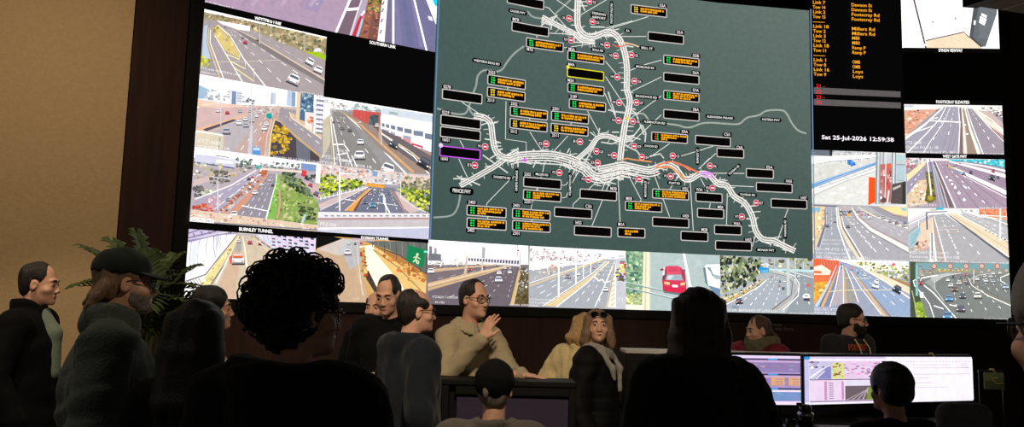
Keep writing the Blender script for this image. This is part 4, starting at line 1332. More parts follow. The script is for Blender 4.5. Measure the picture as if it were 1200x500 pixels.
# N ------------------------------------------------ curve with speed signs
def dN(p):
    p.fill((116, 120, 116))
    p.poly([(28, 38), (70, 42), (80, 220), (140, 458), (30, 440)], (60, 70, 50))
    p.poly([(66, 50), (758, 55), (758, 96), (70, 98)], (110, 156, 160))
    p.poly([(66, 96), (758, 92), (758, 130), (220, 130), (70, 200)], (140, 138, 128))
    p.blobs([(215, 92), (480, 92), (490, 112), (220, 112)], [(214, 180, 60), (190, 170, 70), (226, 190, 90)], 40, 8, 1, .5)
    p.blobs([(100, 92), (215, 92), (200, 125), (100, 140)], [(150, 140, 130), (180, 170, 150), (120, 120, 110)], 24, 9, 2)
    p.poly([(130, 190), (240, 130), (470, 118), (300, 140), (210, 190), (215, 260), (180, 220)], (150, 156, 152))
    p.poly([(180, 150), (300, 122), (380, 126), (250, 150), (200, 195), (178, 170)], (184, 190, 186))
    p.poly([(56, 170), (120, 140), (130, 210), (330, 420), (360, 460), (200, 460), (120, 270), (60, 220)], (108, 110, 112))
    p.line([(230, 138), (110, 160), (100, 190), (200, 270), (370, 460)], 7, WHITE)
    p.line([(90, 160), (50, 180), (60, 215), (120, 280), (170, 350), (205, 455)], 6, WHITE)
    p.line([(400, 122), (260, 150), (205, 195), (210, 240), (275, 330)], 4, (226, 230, 226))
    p.line([(470, 175), (520, 240), (640, 300), (765, 350)], (7, 12), (130, 120, 96))
    p.line([(455, 160), (480, 215), (600, 290), (765, 362)], (3, 6), (244, 244, 240))
    p.line([(470, 165), (500, 205), (640, 280), (765, 335)], 3, (90, 84, 70))
    p.line([(470, 170), (520, 140), (640, 120)], 4, (226, 220, 200))
    p.line([(758, 128), (690, 155), (690, 180), (725, 200)], 7, (236, 236, 230))
    for d in range(4):
        p.dash((330 + d * 36, 145), (380 + d * 115, 455 - d * 14), 9, 2, 7, WHITE, .3)
    for d in range(3):
        p.dash((540 + d * 50, 130), (620 + d * 65, 270 + d * 10), 5, 2, 4, WHITE, .4)
    p.line([(200, 362), (272, 386)], 7, WHITE)
    p.line([(315, 355), (370, 366)], 6, WHITE)
    p.poly([(62, 340), (110, 330), (130, 400), (150, 456), (70, 450)], (130, 164, 40))
    p.blobs([(62, 340), (105, 335), (130, 400), (145, 450), (75, 450)], [(150, 180, 50), (110, 146, 40), (176, 196, 70)], 34, 11, 3)
    p.line([(40, 250), (60, 340), (75, 450)], 8, (170, 170, 140))
    p.poly([(66, 60), (80, 60), (86, 290), (66, 290)], (120, 190, 190))
    p.poly([(96, 260), (124, 264), (124, 306), (98, 302)], (236, 236, 236))
    p.poly([(78, 64), (130, 64), (130, 84), (78, 84)], (150, 170, 190))
    p.poly([(84, 68), (124, 68), (124, 80), (84, 80)], (90, 120, 130))
    for x in (202, 320, 436, 550, 665):
        p.ell(x, 73, 20, 20, (196, 70, 66), 14)
        p.ell(x, 73, 14, 14, (236, 206, 180), 12)
        p.txt(x - 8, 79, 11, '80', (120, 60, 60), 16)
    for x, y, s, c, r in ((105, 196, 22, (206, 50, 70), False), (88, 160, 13, (226, 226, 226), False), (115, 138, 13, (226, 226, 220), False), (300, 435, 44, (80, 146, 206), False), (312, 308, 33, (90, 160, 216), False), (395, 382, 38, (96, 90, 110), False), (352, 240, 27, (120, 90, 80), False), (410, 290, 29, (90, 92, 106), False), (520, 288, 33, (230, 226, 210), False), (442, 194, 18, (110, 110, 136), True), (384, 194, 22, (226, 226, 206), False), (322, 212, 21, (226, 226, 226), False), (302, 174, 17, (236, 236, 230), False), (342, 148, 15, (70, 70, 76), False), (396, 152, 15, (120, 120, 130), False), (430, 134, 15, (206, 80, 110), False), (516, 166, 18, (236, 236, 236), False), (580, 178, 20, (226, 230, 236), False), (632, 182, 19, (190, 200, 214), False), (572, 145, 15, (230, 230, 230), False), (616, 148, 16, (220, 224, 226), False), (725, 222, 26, (170, 200, 220), False), (682, 122, 14, (236, 236, 236), False), (634, 126, 14, (236, 236, 236), False), (602, 108, 12, (226, 226, 226), False), (548, 118, 12, (214, 214, 214), False), (730, 106, 12, (230, 230, 230), False), (426, 182, 14, (226, 190, 150), False), (456, 142, 11, (90, 110, 120), False)):
        p.car(x, y, s, c, r)
    poles(p, [(490, 98, 190, 5)])
    p.txt(565, 462, 11, 'Saturday 25-Jul-2026 12:59:38', WHITE, 198)


feed((1062, 300, 6.25), [(1065.5, 306.6), (1182.6, 308.5), (1185.4, 375.3), (1067.3, 372.5)], 'camera feed of a busy freeway curve under five round red speed signs', dN)


# O ------------------------------------------------ three carriageways
def dO(p):
    p.fill((168, 166, 172))
    p.poly([(38, 30), (140, 40), (140, 160), (70, 360), (40, 440)], (240, 206, 150))
    p.poly([(38, 45), (105, 45), (92, 110), (70, 70), (56, 110), (40, 80)], (130, 180, 206))
    p.blobs([(110, 60), (140, 60), (130, 180), (60, 330), (44, 330)], [(240, 196, 140), (246, 220, 170), (226, 180, 130)], 40, 14, 1)
    p.poly([(140, 45), (230, 45), (250, 190), (320, 450), (60, 450), (140, 190)], (156, 160, 170))
    p.line([(140, 60), (145, 170), (85, 360)], (10, 18), (110, 110, 130))
    p.line([(148, 60), (150, 190), (100, 370)], 4, (226, 220, 226))
    p.line([(228, 45), (240, 190), (290, 340), (340, 460)], (5, 10), WHITE)
    p.line([(240, 45), (262, 190), (330, 330), (430, 465)], (14, 40), (236, 220, 190))
    p.line([(250, 60), (285, 220), (420, 440)], (5, 9), (100, 96, 100))
    p.poly([(260, 40), (360, 45), (470, 190), (805, 390), (805, 465), (470, 465), (300, 240)], (166, 164, 170))
    p.line([(258, 60), (290, 200), (450, 460)], (4, 6), WHITE)
    p.line([(350, 45), (400, 130), (500, 220), (805, 385)], (8, 32), (240, 232, 220))
    p.line([(346, 60), (390, 140), (490, 235), (805, 410)], (3, 6), (120, 110, 116))
    p.line([(360, 45), (420, 130), (520, 210), (805, 350)], (4, 7), (170, 130, 120))
    p.poly([(370, 40), (500, 45), (805, 170), (805, 345), (520, 205), (420, 125)], (176, 172, 178))
    p.line([(400, 42), (520, 110), (805, 215)], (6, 12), (240, 230, 200))
    p.poly([(480, 35), (640, 45), (805, 130), (805, 180), (600, 110)], (150, 146, 156))
    p.poly([(560, 40), (790, 40), (790, 120), (690, 100)], (244, 222, 150))
    p.line([(560, 45), (700, 110), (800, 140)], 8, (150, 130, 130))
    p.poly([(742, 50), (785, 52), (780, 75), (750, 72)], (130, 196, 214))
    p.dash((190, 50), (195, 290), 8, 2, 5)
    for a, b in (((300, 110), (570, 430)), ((330, 110), (680, 420)), ((290, 110), (540, 400))):
        p.dash(a, b, 9, 2, 9, WHITE, .4)
    for a, b in (((430, 110), (780, 290)), ((460, 100), (800, 260))):
        p.dash(a, b, 8, 2, 7, (226, 222, 222), .4)
    for x, y, s, c in ((158, 192, 17, (110, 110, 130)), (216, 160, 12, (110, 126, 150)), (155, 90, 8, (110, 120, 140)), (218, 115, 8, (140, 170, 200)), (320, 198, 18, (110, 110, 116)), (362, 182, 18, (240, 236, 230)), (488, 130, 14, (226, 226, 230)), (448, 135, 12, (236, 226, 226)), (600, 125, 18, (190, 206, 220)), (655, 152, 18, (190, 190, 206)), (705, 168, 17, (140, 120, 150)), (770, 165, 15, (120, 140, 180)), (556, 108, 14, (206, 214, 220)), (680, 102, 12, (214, 200, 210)), (530, 95, 12, (226, 226, 220)), (760, 188, 17, (200, 200, 206))):
        p.car(x, y, s, c)
    p.blobs([(360, 55), (420, 60), (500, 110), (480, 130), (390, 100)], [(90, 96, 120), (206, 60, 80), (236, 236, 236), (150, 156, 170), (206, 110, 130)], 26, 9, 3, .7)
    p.blobs([(256, 75), (338, 72), (340, 112), (258, 110)], [(60, 70, 90), (90, 106, 130), (44, 50, 60), (130, 120, 110)], 22, 11, 4)
    p.poly([(310, 95), (340, 95), (340, 118), (310, 116)], (236, 170, 90))
    p.poly([(260, 35), (345, 38), (345, 72), (260, 74)], (186, 170, 170))
    p.line([(50, 32), (230, 38)], 9, (90, 90, 110))
    p.txt(118, 312, 16, 'HIGH SPEED CAM', (246, 230, 210), 160)
    p.txt(110, 340, 14, 'LANE ALERT', (240, 240, 236), 150)
    p.txt(50, 384, 20, 'B2D-298 (PTZ-2198)', WHITE, 290, (150, 140, 140))
    p.txt(50, 416, 20, 'WGF C/Millers-W/G', WHITE, 280, (150, 140, 140))
    p.txt(50, 446, 20, 'L085 2000-2021 (WG Zone 371)', WHITE, 440, (150, 140, 140))
    p.txt(505, 468, 14, 'Saturday 25 Jul 2026 12:59', WHITE, 275)


feed((946, 236, 6.757), [(951, 239.5), (1063, 243), (1065.5, 306.6), (952.3, 302.5)], 'camera feed of three curving carriageways beside a sandy wall', dO)


# P ------------------------------------------------ footscray elevated rd
def dP(p):
    p.fill((168, 166, 168))
    p.poly([(38, 40), (815, 45), (825, 130), (600, 110), (240, 90), (40, 110)], (240, 236, 232))
    p.poly([(38, 70), (200, 50), (180, 90), (44, 150)], (244, 240, 236))
    p.blobs([(430, 55), (600, 50), (640, 90), (440, 80)], [(206, 206, 200), (170, 180, 170), (226, 216, 206)], 30, 10, 1)
    p.poly([(600, 45), (815, 45), (820, 130), (720, 115), (605, 90)], (236, 130, 90))
    p.blobs([(605, 50), (812, 50), (816, 120), (610, 90)], [(240, 110, 70), (240, 180, 110), (246, 226, 200), (226, 90, 70), (240, 160, 120)], 60, 11, 2, .5)
    p.line([(605, 95), (815, 105)], 6, (246, 240, 230))
    p.poly([(44, 150), (180, 90), (220, 110), (70, 200), (44, 230)], (196, 190, 196))
    p.line([(44, 140), (190, 76)], 5, (140, 140, 170))
    p.line([(44, 170), (200, 95)], 4, WHITE)
    p.poly([(140, 160), (230, 110), (240, 330), (90, 380), (110, 270)], (236, 206, 176))
    p.blobs([(120, 290), (215, 300), (215, 370), (60, 372)], [(226, 170, 150), (196, 140, 130), (236, 200, 170)], 34, 13, 3)
    p.poly([(44, 250), (130, 180), (146, 230), (100, 310), (60, 360), (42, 330)], (170, 206, 214))
    for i in range(8):
        p.line([(50, 262 + i * 12), (138 - i * 5, 196 + i * 14)], 4, (110, 150, 166))
    p.poly([(105, 310), (125, 300), (120, 330), (95, 340)], (50, 56, 80))
    p.poly([(240, 95), (330, 80), (520, 220), (840, 440), (840, 470), (320, 465), (270, 260)], (170, 168, 172))
    p.poly([(215, 240), (240, 240), (240, 465), (210, 465)], (240, 232, 220))
    p.line([(228, 235), (230, 440)], 10, (96, 96, 110))
    p.line([(236, 100), (262, 260), (318, 460)], (6, 14), (190, 140, 120))
    p.line([(245, 100), (290, 270), (340, 460)], (4, 6), WHITE)
    p.line([(232, 110), (240, 250), (260, 460)], (4, 16), (240, 236, 220))
    for a, b in (((300, 100), (460, 450)), ((320, 100), (650, 450)), ((290, 105), (440, 400))):
        p.dash(a, b, 8, 2, 10, WHITE, .32)
    p.line([(255, 240), (420, 230), (500, 222)], 4, (206, 170, 160))
    p.line([(275, 212), (440, 205)], 4, (226, 206, 200))
    p.line([(285, 190), (425, 182)], 3, (226, 216, 210))
    p.line([(330, 82), (520, 210), (840, 425)], (6, 10), WHITE)
    p.line([(345, 84), (540, 225), (840, 445)], (5, 22), (90, 90, 96))
    p.poly([(350, 80), (420, 80), (640, 190), (840, 320), (840, 420), (540, 215)], (238, 216, 180))
    p.line([(400, 100), (600, 220), (840, 370)], 5, (206, 180, 150))
    p.line([(420, 80), (640, 195), (840, 305)], (4, 6), WHITE)
    p.poly([(440, 85), (520, 80), (830, 190), (835, 295), (660, 190)], (186, 184, 186))
    p.dash((480, 90), (830, 260), 8, 2, 5)
    p.dash((520, 90), (830, 220), 8, 2, 5)
    p.line([(520, 80), (700, 120), (830, 170)], 8, (240, 232, 220))
    p.blobs([(500, 100), (640, 120), (760, 180), (700, 190), (560, 140)], [(226, 226, 226), (206, 150, 140), (150, 150, 160)], 16, 7, 5, .6)
    for i in range(6):
        p.line([(650 + i * 30, 210 + i * 15), (662 + i * 30, 214 + i * 15)], 8, (60, 60, 66))
    p.line([(185, 70), (190, 210)], 11, (70, 76, 96))
    p.line([(180, 72), (350, 66)], 9, (110, 120, 136))
    p.poly([(210, 45), (270, 45), (270, 62), (210, 62)], (206, 196, 170))
    p.poly([(260, 34), (320, 34), (320, 54), (260, 54)], (60, 180, 210))
    poles(p, [(768, 40, 290, 12), (122, 130, 185, 5)], (246, 240, 236))
    p.txt(50, 398, 20, 'B2D-2407 (PTZ-2407)', WHITE, 310, (180, 140, 130))
    p.txt(50, 430, 20, 'Footscray Elevated Rd OB', WHITE, 395, (180, 150, 140))
    p.txt(50, 466, 20, 'WEST-GABOA02  (Op Zone E71)', WHITE, 460, (170, 150, 140))
    p.txt(535, 474, 12, 'Saturday 25 Jul 2026 12:59:38', WHITE, 300)


feed((1058, 238, 6.757), [(1063, 243), (1179.5, 243.5), (1182.6, 308.5), (1065.5, 306.6)], 'camera feed of grey elevated road lanes with orange hoarding far right', dP)


# Q ------------------------------------------------ pale tunnel with blue pipe
def dQ(p):
    p.fill((226, 226, 220))
    p.poly([(38, 30), (205, 40), (200, 85), (38, 78)], (96, 100, 112))
    p.poly([(185, 38), (208, 40), (204, 84), (186, 82)], (30, 30, 36))
    p.poly([(208, 40), (560, 55), (540, 80), (205, 80)], (206, 206, 206))
    p.blobs([(210, 42), (560, 55), (545, 78), (210, 75)], [(226, 226, 226), (170, 176, 180), (240, 240, 240), (150, 160, 160)], 30, 11, 1)
    p.poly([(38, 90), (540, 75), (545, 95), (210, 120), (38, 150)], (246, 246, 238))
    p.line([(38, 150), (200, 126), (540, 95)], 4, (130, 130, 140))
    for a, b, c in (((60, 150), (130, 245), (118, 140)), ((270, 122), (310, 180), (305, 118)), ((400, 106), (425, 150), (425, 104)), ((470, 98), (490, 130), (490, 96))):
        p.line([a, b, c], 5, (110, 116, 126))
        p.line([(c[0] + 8, c[1]), (b[0] + 8, b[1])], 5, WHITE)
    p.poly([(38, 160), (540, 110), (540, 150), (38, 300)], (214, 214, 206))
    p.blobs([(40, 165), (530, 115), (520, 150), (60, 270)], [(218, 218, 210), (210, 210, 203), (224, 224, 218)], 30, 20, 2, .8, .02)
    p.poly([(38, 300), (540, 130), (545, 145), (400, 195), (240, 250), (60, 322), (38, 340)], (90, 150, 214))
    p.line([(60, 300), (240, 236), (530, 136)], 7, (150, 190, 236))
    p.line([(50, 330), (240, 258), (540, 150)], 5, (56, 100, 160))
    p.poly([(318, 115), (350, 112), (388, 150), (370, 162), (325, 150)], (40, 110, 206))
    p.blobs([(318, 115), (386, 125), (384, 160), (325, 152)], [(20, 80, 190), (60, 140, 230), (90, 150, 220)], 18, 9, 3)
    p.poly([(38, 345), (540, 165), (540, 200), (300, 280), (60, 370)], (236, 236, 230))
    p.line([(100, 330), (300, 262), (540, 172)], 6, (170, 170, 170))
    p.line([(60, 390), (300, 280), (540, 200)], 9, (196, 194, 186))
    for x in (120, 190, 310, 380, 460):
        p.line([(x - 25, 300 - (x - 120) * .34), (x + 20, 330 - (x - 120) * .34)], 3, (160, 160, 160))
    p.line([(300, 350), (420, 400)], 3, (190, 190, 186))
    p.blobs([(100, 400), (480, 240), (480, 450), (120, 450)], [(230, 228, 219), (224, 222, 213), (234, 232, 225)], 40, 26, 4, .5, .01)
    p.poly([(486, 245), (538, 252), (535, 440), (482, 462)], (240, 70, 20))
    p.poly([(540, 60), (772, 75), (772, 460), (535, 460)], (196, 200, 204))
    p.poly([(560, 150), (660, 140), (660, 440), (560, 445)], (190, 90, 80))
    p.blobs([(585, 200), (660, 180), (660, 300), (580, 420)], [(226, 80, 50), (196, 60, 50), (240, 200, 190), (150, 60, 60), (200, 150, 140)], 50, 13, 5, 1.3)
    for x, c, w in ((548, (120, 136, 140), 12), (562, (206, 214, 214), 9), (572, (140, 156, 160), 8), (598, (150, 120, 140), 7), (618, (220, 226, 226), 8), (668, (130, 150, 156), 11), (682, (226, 230, 230), 9), (692, (100, 120, 136), 8)):
        p.line([(x, 55), (x - 8, 455)], w, c)
    p.poly([(620, 145), (654, 150), (650, 176), (624, 172)], (236, 90, 40))
    p.poly([(705, 80), (765, 85), (760, 130), (704, 125)], (170, 206, 206))
    p.poly([(700, 155), (760, 160), (755, 275), (700, 262)], (170, 196, 206))
    p.line([(700, 150), (766, 152)], 6, (90, 110, 120))
    p.line([(690, 268), (766, 280)], 7, (140, 160, 166))
    p.poly([(665, 300), (745, 285), (745, 455), (655, 450)], (76, 66, 64))
    p.poly([(670, 330), (730, 305), (732, 320), (672, 350)], (190, 186, 180))
    p.poly([(742, 285), (772, 280), (772, 455), (744, 455)], (40, 44, 40))
    p.ell(600, 425, 22, 22, (86, 66, 66))
    p.line([(640, 350), (625, 455)], 13, (226, 226, 230))
    p.txt(60, 436, 20, 'VF-18 Tunnel', WHITE, 160, (190, 190, 180))
    p.txt(500, 462, 11, 'Saturday 25 Jul 2026 12:59', WHITE, 270)


feed((944, 170, 6.58), [(950.5, 174.9), (1060.5, 180.2), (1063, 243), (951, 239.5)], 'camera feed of a pale tunnel roof with a blue pipe and orange doors', dQ)


# R ------------------------------------------------ west gate fwy
def dR(p):
    p.fill((156, 136, 152))
    p.poly([(38, 50), (870, 60), (870, 80), (300, 75), (38, 110)], (236, 226, 226))
    p.blobs([(40, 55), (200, 55), (190, 90), (100, 130), (44, 150)], [(206, 100, 110), (226, 190, 190), (150, 130, 130), (120, 150, 150), (236, 226, 220)], 60, 11, 1)
    p.poly([(380, 60), (870, 65), (866, 130), (600, 90), (420, 75)], (60, 190, 206))
    p.blobs([(430, 62), (866, 68), (862, 125), (600, 88)], [(40, 180, 200), (100, 214, 220), (160, 226, 226), (30, 160, 190), (226, 236, 230)], 50, 12, 2)
    p.poly([(260, 75), (400, 75), (640, 100), (870, 170), (880, 340), (880, 470), (400, 470)], (164, 142, 160))
    p.poly([(44, 190), (190, 80), (205, 100), (50, 260)], (246, 226, 170))
    p.poly([(46, 250), (205, 110), (205, 200), (140, 240), (50, 360)], (150, 140, 166))
    p.dash((180, 150), (55, 310), 5, 3, 7, WHITE, .4)
    p.poly([(140, 240), (225, 230), (215, 430), (48, 465), (50, 360)], (228, 200, 160))
    p.blobs([(145, 245), (220, 235), (212, 425), (55, 455), (60, 370)], [(236, 206, 170), (214, 180, 140), (240, 220, 190), (206, 150, 130)], 60, 14, 3)
    p.poly([(200, 165), (260, 170), (290, 400), (240, 430), (195, 410), (215, 280)], (100, 90, 40))
    p.blobs([(205, 165), (258, 172), (285, 395), (240, 425), (200, 405), (218, 280)], [(120, 110, 36), (84, 76, 36), (150, 136, 50), (60, 56, 34)], 50, 13, 4)
    p.ell(240, 385, 24, 22, (170, 150, 40))
    p.line([(215, 60), (232, 200), (250, 365)], (9, 13), (240, 236, 230))
    p.line([(235, 60), (250, 130), (265, 200)], 7, (90, 110, 160))
    for i in range(7):
        p.line([(255 + i * 7, 100 + i * 8), (290 + i * 18, 350 + i * 12), (320 + i * 16, 470)], 4, (196, 220, 226) if i % 2 else (130, 160, 180))
    p.poly([(262, 85), (282, 85), (440, 465), (380, 470)], (112, 90, 96))
    p.line([(258, 80), (345, 300), (395, 470)], (4, 8), (236, 226, 230))
    p.line([(285, 85), (370, 280), (455, 470)], (4, 9), WHITE)
    for a, b in (((320, 90), (560, 450)), ((350, 95), (740, 470)), ((380, 95), (880, 470))):
        p.dash(a, b, 9, 2, 10, WHITE, .35)
    for x in (0, 1, 2, 3):
        p.line([(340 + x * 20, 100), (520 + x * 120, 470)], (8, 16), (150, 128, 146))
    for x, y in ((378, 210), (404, 238), (424, 268), (448, 300), (480, 345), (525, 400)):
        p.ell(x, y, 6 + y / 60, 5 + y / 60, WHITE, 6, .7)
    p.line([(515, 280), (545, 305)], 10, WHITE)
    p.line([(430, 130), (560, 195), (880, 345)], (10, 36), (246, 240, 240))
    p.line([(420, 135), (550, 215), (880, 385)], (3, 7), (240, 232, 236))
    p.line([(430, 145), (560, 212), (880, 368)], (3, 6), (110, 90, 106))
    p.poly([(440, 100), (640, 120), (876, 230), (880, 310), (560, 180)], (152, 130, 150))
    p.line([(400, 80), (600, 130), (876, 205)], (10, 28), (246, 240, 236))
    p.line([(480, 85), (700, 120), (872, 160)], (8, 16), (240, 236, 236))
    p.line([(470, 80), (660, 100), (868, 135)], 6, (120, 110, 130))
    p.poly([(380, 98), (430, 130), (470, 150), (510, 165), (500, 175), (440, 150), (385, 118)], (214, 196, 120))
    p.poly([(430, 140), (470, 160), (545, 190), (540, 196), (460, 170)], (110, 140, 200))
    for x, y, s, c in ((520, 182, 18, (90, 100, 160)), (580, 170, 20, (56, 60, 76)), (768, 158, 20, (206, 40, 80)), (758, 215, 32, (48, 50, 62)), (808, 212, 18, (70, 70, 86)), (440, 122, 10, (60, 90, 130)), (385, 110, 10, (226, 90, 70)), (460, 108, 9, (110, 60, 80)), (488, 96, 9, (226, 110, 110))):
        p.car(x, y, s, c, False, .3)
    p.txt(60, 452, 22, 'WEST GATE FWY', WHITE, 235, (150, 110, 70))
    p.txt(650, 470, 12, 'Saturday 25 Jul 12:59', WHITE, 225)
    p.line([(290, 470), (380, 470)], 14, (60, 170, 200))


feed((1056, 178, 7.146), [(1061.2, 184.6), (1177, 187), (1179.5, 243.5), (1063, 243)], 'camera feed of mauve freeway lanes with a turquoise noise wall', dR)


# S ------------------------------------------------ footscray elevated
def dS(p):
    p.fill((158, 148, 158))
    p.poly([(44, 60), (785, 70), (790, 130), (520, 100), (300, 95), (48, 130)], (240, 232, 226))
    p.poly([(46, 70), (120, 70), (110, 90), (48, 90)], (206, 206, 220))
    p.poly([(48, 110), (300, 100), (200, 180), (110, 260), (52, 310)], (226, 160, 130))
    p.blobs([(50, 110), (290, 102), (190, 180), (100, 260), (54, 300)], [(226, 150, 120), (206, 130, 106), (236, 180, 150), (196, 120, 90), (240, 206, 180)], 70, 14, 1, .5)
    p.ell(152, 112, 9, 7, (70, 70, 90))
    p.ell(290, 114, 7, 5, (110, 100, 100))
    p.line([(46, 98), (300, 98)], 6, (246, 236, 226))
    p.poly([(340, 85), (450, 85), (480, 240), (500, 440), (60, 440), (52, 335)], (156, 150, 166))
    p.line([(340, 90), (200, 220), (50, 325)], (8, 20), (244, 236, 220))
    p.line([(110, 280), (260, 230)], 6, WHITE)
    p.line([(360, 88), (320, 170), (210, 290), (60, 440)], (4, 7), WHITE)
    p.line([(395, 88), (340, 210), (240, 350), (185, 438)], (3, 6), (240, 236, 240))
    p.line([(235, 188), (480, 200)], 7, WHITE)
    p.line([(245, 178), (300, 165)], 5, WHITE)
    p.dash((425, 90), (370, 330), 6, 2, 9, WHITE, .4)
    p.dash((385, 95), (250, 360), 9, 2, 6, WHITE, .35)
    for x in (360, 400, 430):
        p.line([(x + 30, 220), (x - 30, 430)], 12, (148, 140, 158))
    p.line([(455, 90), (465, 220), (455, 440)], (4, 7), WHITE)
    p.poly([(462, 90), (478, 90), (500, 260), (500, 440), (460, 440), (472, 220)], (120, 96, 100))
    p.line([(478, 85), (495, 240), (505, 440)], (8, 28), (240, 226, 206))
    p.poly([(490, 90), (510, 100), (560, 300), (600, 440), (525, 440), (512, 260)], (150, 128, 110))
    p.ell(520, 288, 8, 6, WHITE)
    p.ell(506, 220, 6, 5, WHITE)
    p.line([(500, 90), (545, 260), (610, 440)], (8, 26), (244, 234, 216))
    p.poly([(515, 95), (560, 100), (790, 330), (795, 440), (640, 440), (560, 260)], (150, 140, 152))
    p.line([(518, 100), (560, 230), (640, 440)], (3, 7), WHITE)
    p.line([(525, 100), (700, 330), (790, 430)], (3, 3), (144, 134, 146))
    p.dash((540, 100), (750, 430), 8, 2, 9, WHITE, .35)
    p.line([(560, 100), (680, 230), (795, 345)], (4, 6), WHITE)
    p.poly([(540, 85), (590, 100), (790, 230), (795, 300), (690, 230)], (240, 226, 206))
    p.poly([(600, 110), (690, 120), (790, 210), (790, 250), (690, 190)], (206, 176, 166))
    p.line([(560, 88), (700, 180), (795, 270)], (6, 10), (246, 240, 230))
    p.blobs([(600, 80), (785, 90), (785, 160), (700, 130)], [(196, 170, 160), (236, 226, 220), (150, 140, 150), (226, 206, 190)], 40, 11, 2)
    for x, y in ((752, 128), (742, 148), (770, 150), (700, 96)):
        p.ell(x, y, 9, 7, (60, 54, 64))
    p.poly([(690, 230), (790, 310), (795, 345), (700, 250)], (170, 130, 120))
    p.txt(58, 364, 22, 'PTZ-2049', WHITE, 120, (110, 100, 110))
    p.txt(58, 396, 20, 'Dynon Rd E.L. IB', WHITE, 245, (110, 100, 110))
    p.txt(58, 430, 20, 'Footscray Rd Bound P L (B1)', WHITE, 380, (110, 100, 110))
    p.txt(650, 442, 12, 'Sat 25 Jul 12:59', WHITE, 140)


feed((1052, 112, 6.408), [(1058.6, 121.8), (1174, 124), (1176.5, 182), (1060.8, 179.8)], 'camera feed of empty elevated lanes beside red earth', dS)


# T ------------------------------------------------ white room with dark door
def dT(p):
    p.fill((252, 250, 244))
    p.poly([(150, -200), (590, -200), (575, 265), (250, 335)], (254, 252, 248))
    p.line([(150, 0), (195, 180), (240, 365), (250, 405)], 15, (70, 62, 66))
    p.line([(150, 0), (110, -180)], 15, (70, 62, 66))
    p.poly([(248, 342), (572, 270), (720, 400), (720, 418), (256, 408)], (240, 216, 180))
    p.blobs([(330, 340), (560, 300), (660, 400), (280, 400)], [(240, 214, 176), (238, 210, 172), (242, 218, 184)], 24, 22, 1, .5, .01)
    p.line([(248, 340), (570, 268), (612, 315)], 9, (70, 54, 66))
    p.poly([(660, 45), (845, 80), (842, 120), (750, 390), (712, 395), (612, 312)], (86, 92, 96))
    p.poly([(700, 60), (845, 82), (840, 125), (770, 330), (690, 320)], (96, 102, 106))
    p.poly([(612, 312), (638, 310), (716, 385), (712, 398)], (60, 54, 56))
    p.poly([(650, 45), (690, 55), (640, 310), (612, 312)], (66, 70, 74))
    p.poly([(716, 110), (760, 130), (756, 152), (712, 132)], (244, 244, 244))
    p.poly([(704, 135), (758, 160), (740, 215), (694, 190)], (246, 246, 246))
    p.poly([(650, 172), (668, 172), (664, 210), (648, 208)], (236, 238, 240))
    p.ell(306, 184, 6, 11, (70, 66, 70))
    p.ell(498, 154, 6, 11, (70, 66, 70))
    p.ell(620, 90, 5, 5, (120, 110, 120))
    p.poly([(235, 365), (256, 370), (256, 385), (236, 384)], (226, 236, 240))
    p.txt(58, 356, 20, 'PTZ 2807', (232, 228, 216), 130)
    p.txt(58, 385, 14, 'VF5 Viewway', (236, 232, 220), 160)


feed((1050, 0, 7.146), [(1055, -8.5), (1169.5, -7), (1171.3, 58.5), (1056.4, 56.6)], 'camera feed of a bare white room with a dark grey door', dT)


# U ------------------------------------------------ orange list, red rows, clock
AMB, RED = (246, 176, 46), (240, 40, 50)


def dU(p):
    p.fill((7, 6, 6))
    rows = ['Link 7', 'Tow 14', 'Link 2', 'Tow 15', '-------', 'Link 18', 'Tow 2', 'Link 3', 'Tow 12', 'Link 18', 'Tow 11', '-------', 'Link 1', 'Tow 8', 'Link 16', 'Tow 9']
    names = [None, 'Dawson St', 'Dawson St', 'Footscray Rd', 'Footscray Rd', None, 'Millers Rd', 'Millers Rd', 'M80', 'M80', 'Ramp P', 'Ramp P', None, 'OMB', 'OMB', 'Loys', 'Loys']
    for i, t in enumerate(rows):
        y = 24 + i * 31.2
        w = {'-': 76}.get(t[0], 82 if len(t) < 7 else 102)
        p.txt(40 + i * .4, y, 21, t, AMB, w, (120, 20, 10))
    for i, t in enumerate(names):
        if t:
            p.txt(290 + i * .6, 10 + i * 31.0, 21, t, AMB, 15.5 * len(t) - 4 if len(t) > 4 else 17 * len(t), (120, 20, 10))
    oy = 500
    p.poly([(47, oy + 68), (612, oy + 96), (612, oy + 134), (47, oy + 110)], (92, 88, 88))
    p.poly([(47, oy + 144), (614, oy + 168), (614, oy + 206), (47, oy + 184)], (92, 88, 88))
    for t, y in (('21 -', 70), ('22 -', 108), ('23 -', 142), ('22', 178)):
        p.txt(62, oy + y, 22, t, RED, 56 if '-' in t else 36)
    p.txt(98, oy + 405, 26, 'Sat 25-Jul-2026 12:59:38', (248, 240, 246), 470)


feed((945, 0, 5.556), [(950.4, -10), (1053.5, -8), (1059, 180), (950.5, 174.4)], 'amber list of road names above grey rows and a white clock line', dU, name='message_list')


# window titles: strips with the name of the camera, on black
def title(px, py, h, w, s, corners):
    p = wall_pic((0, 0, 1), corners, 0.018)
    p.bold = True
    p.fill((8, 7, 7))
    p.txt(px, py, h, s, WHITE, w)
    p.build('window_title', VW, SCREEN)


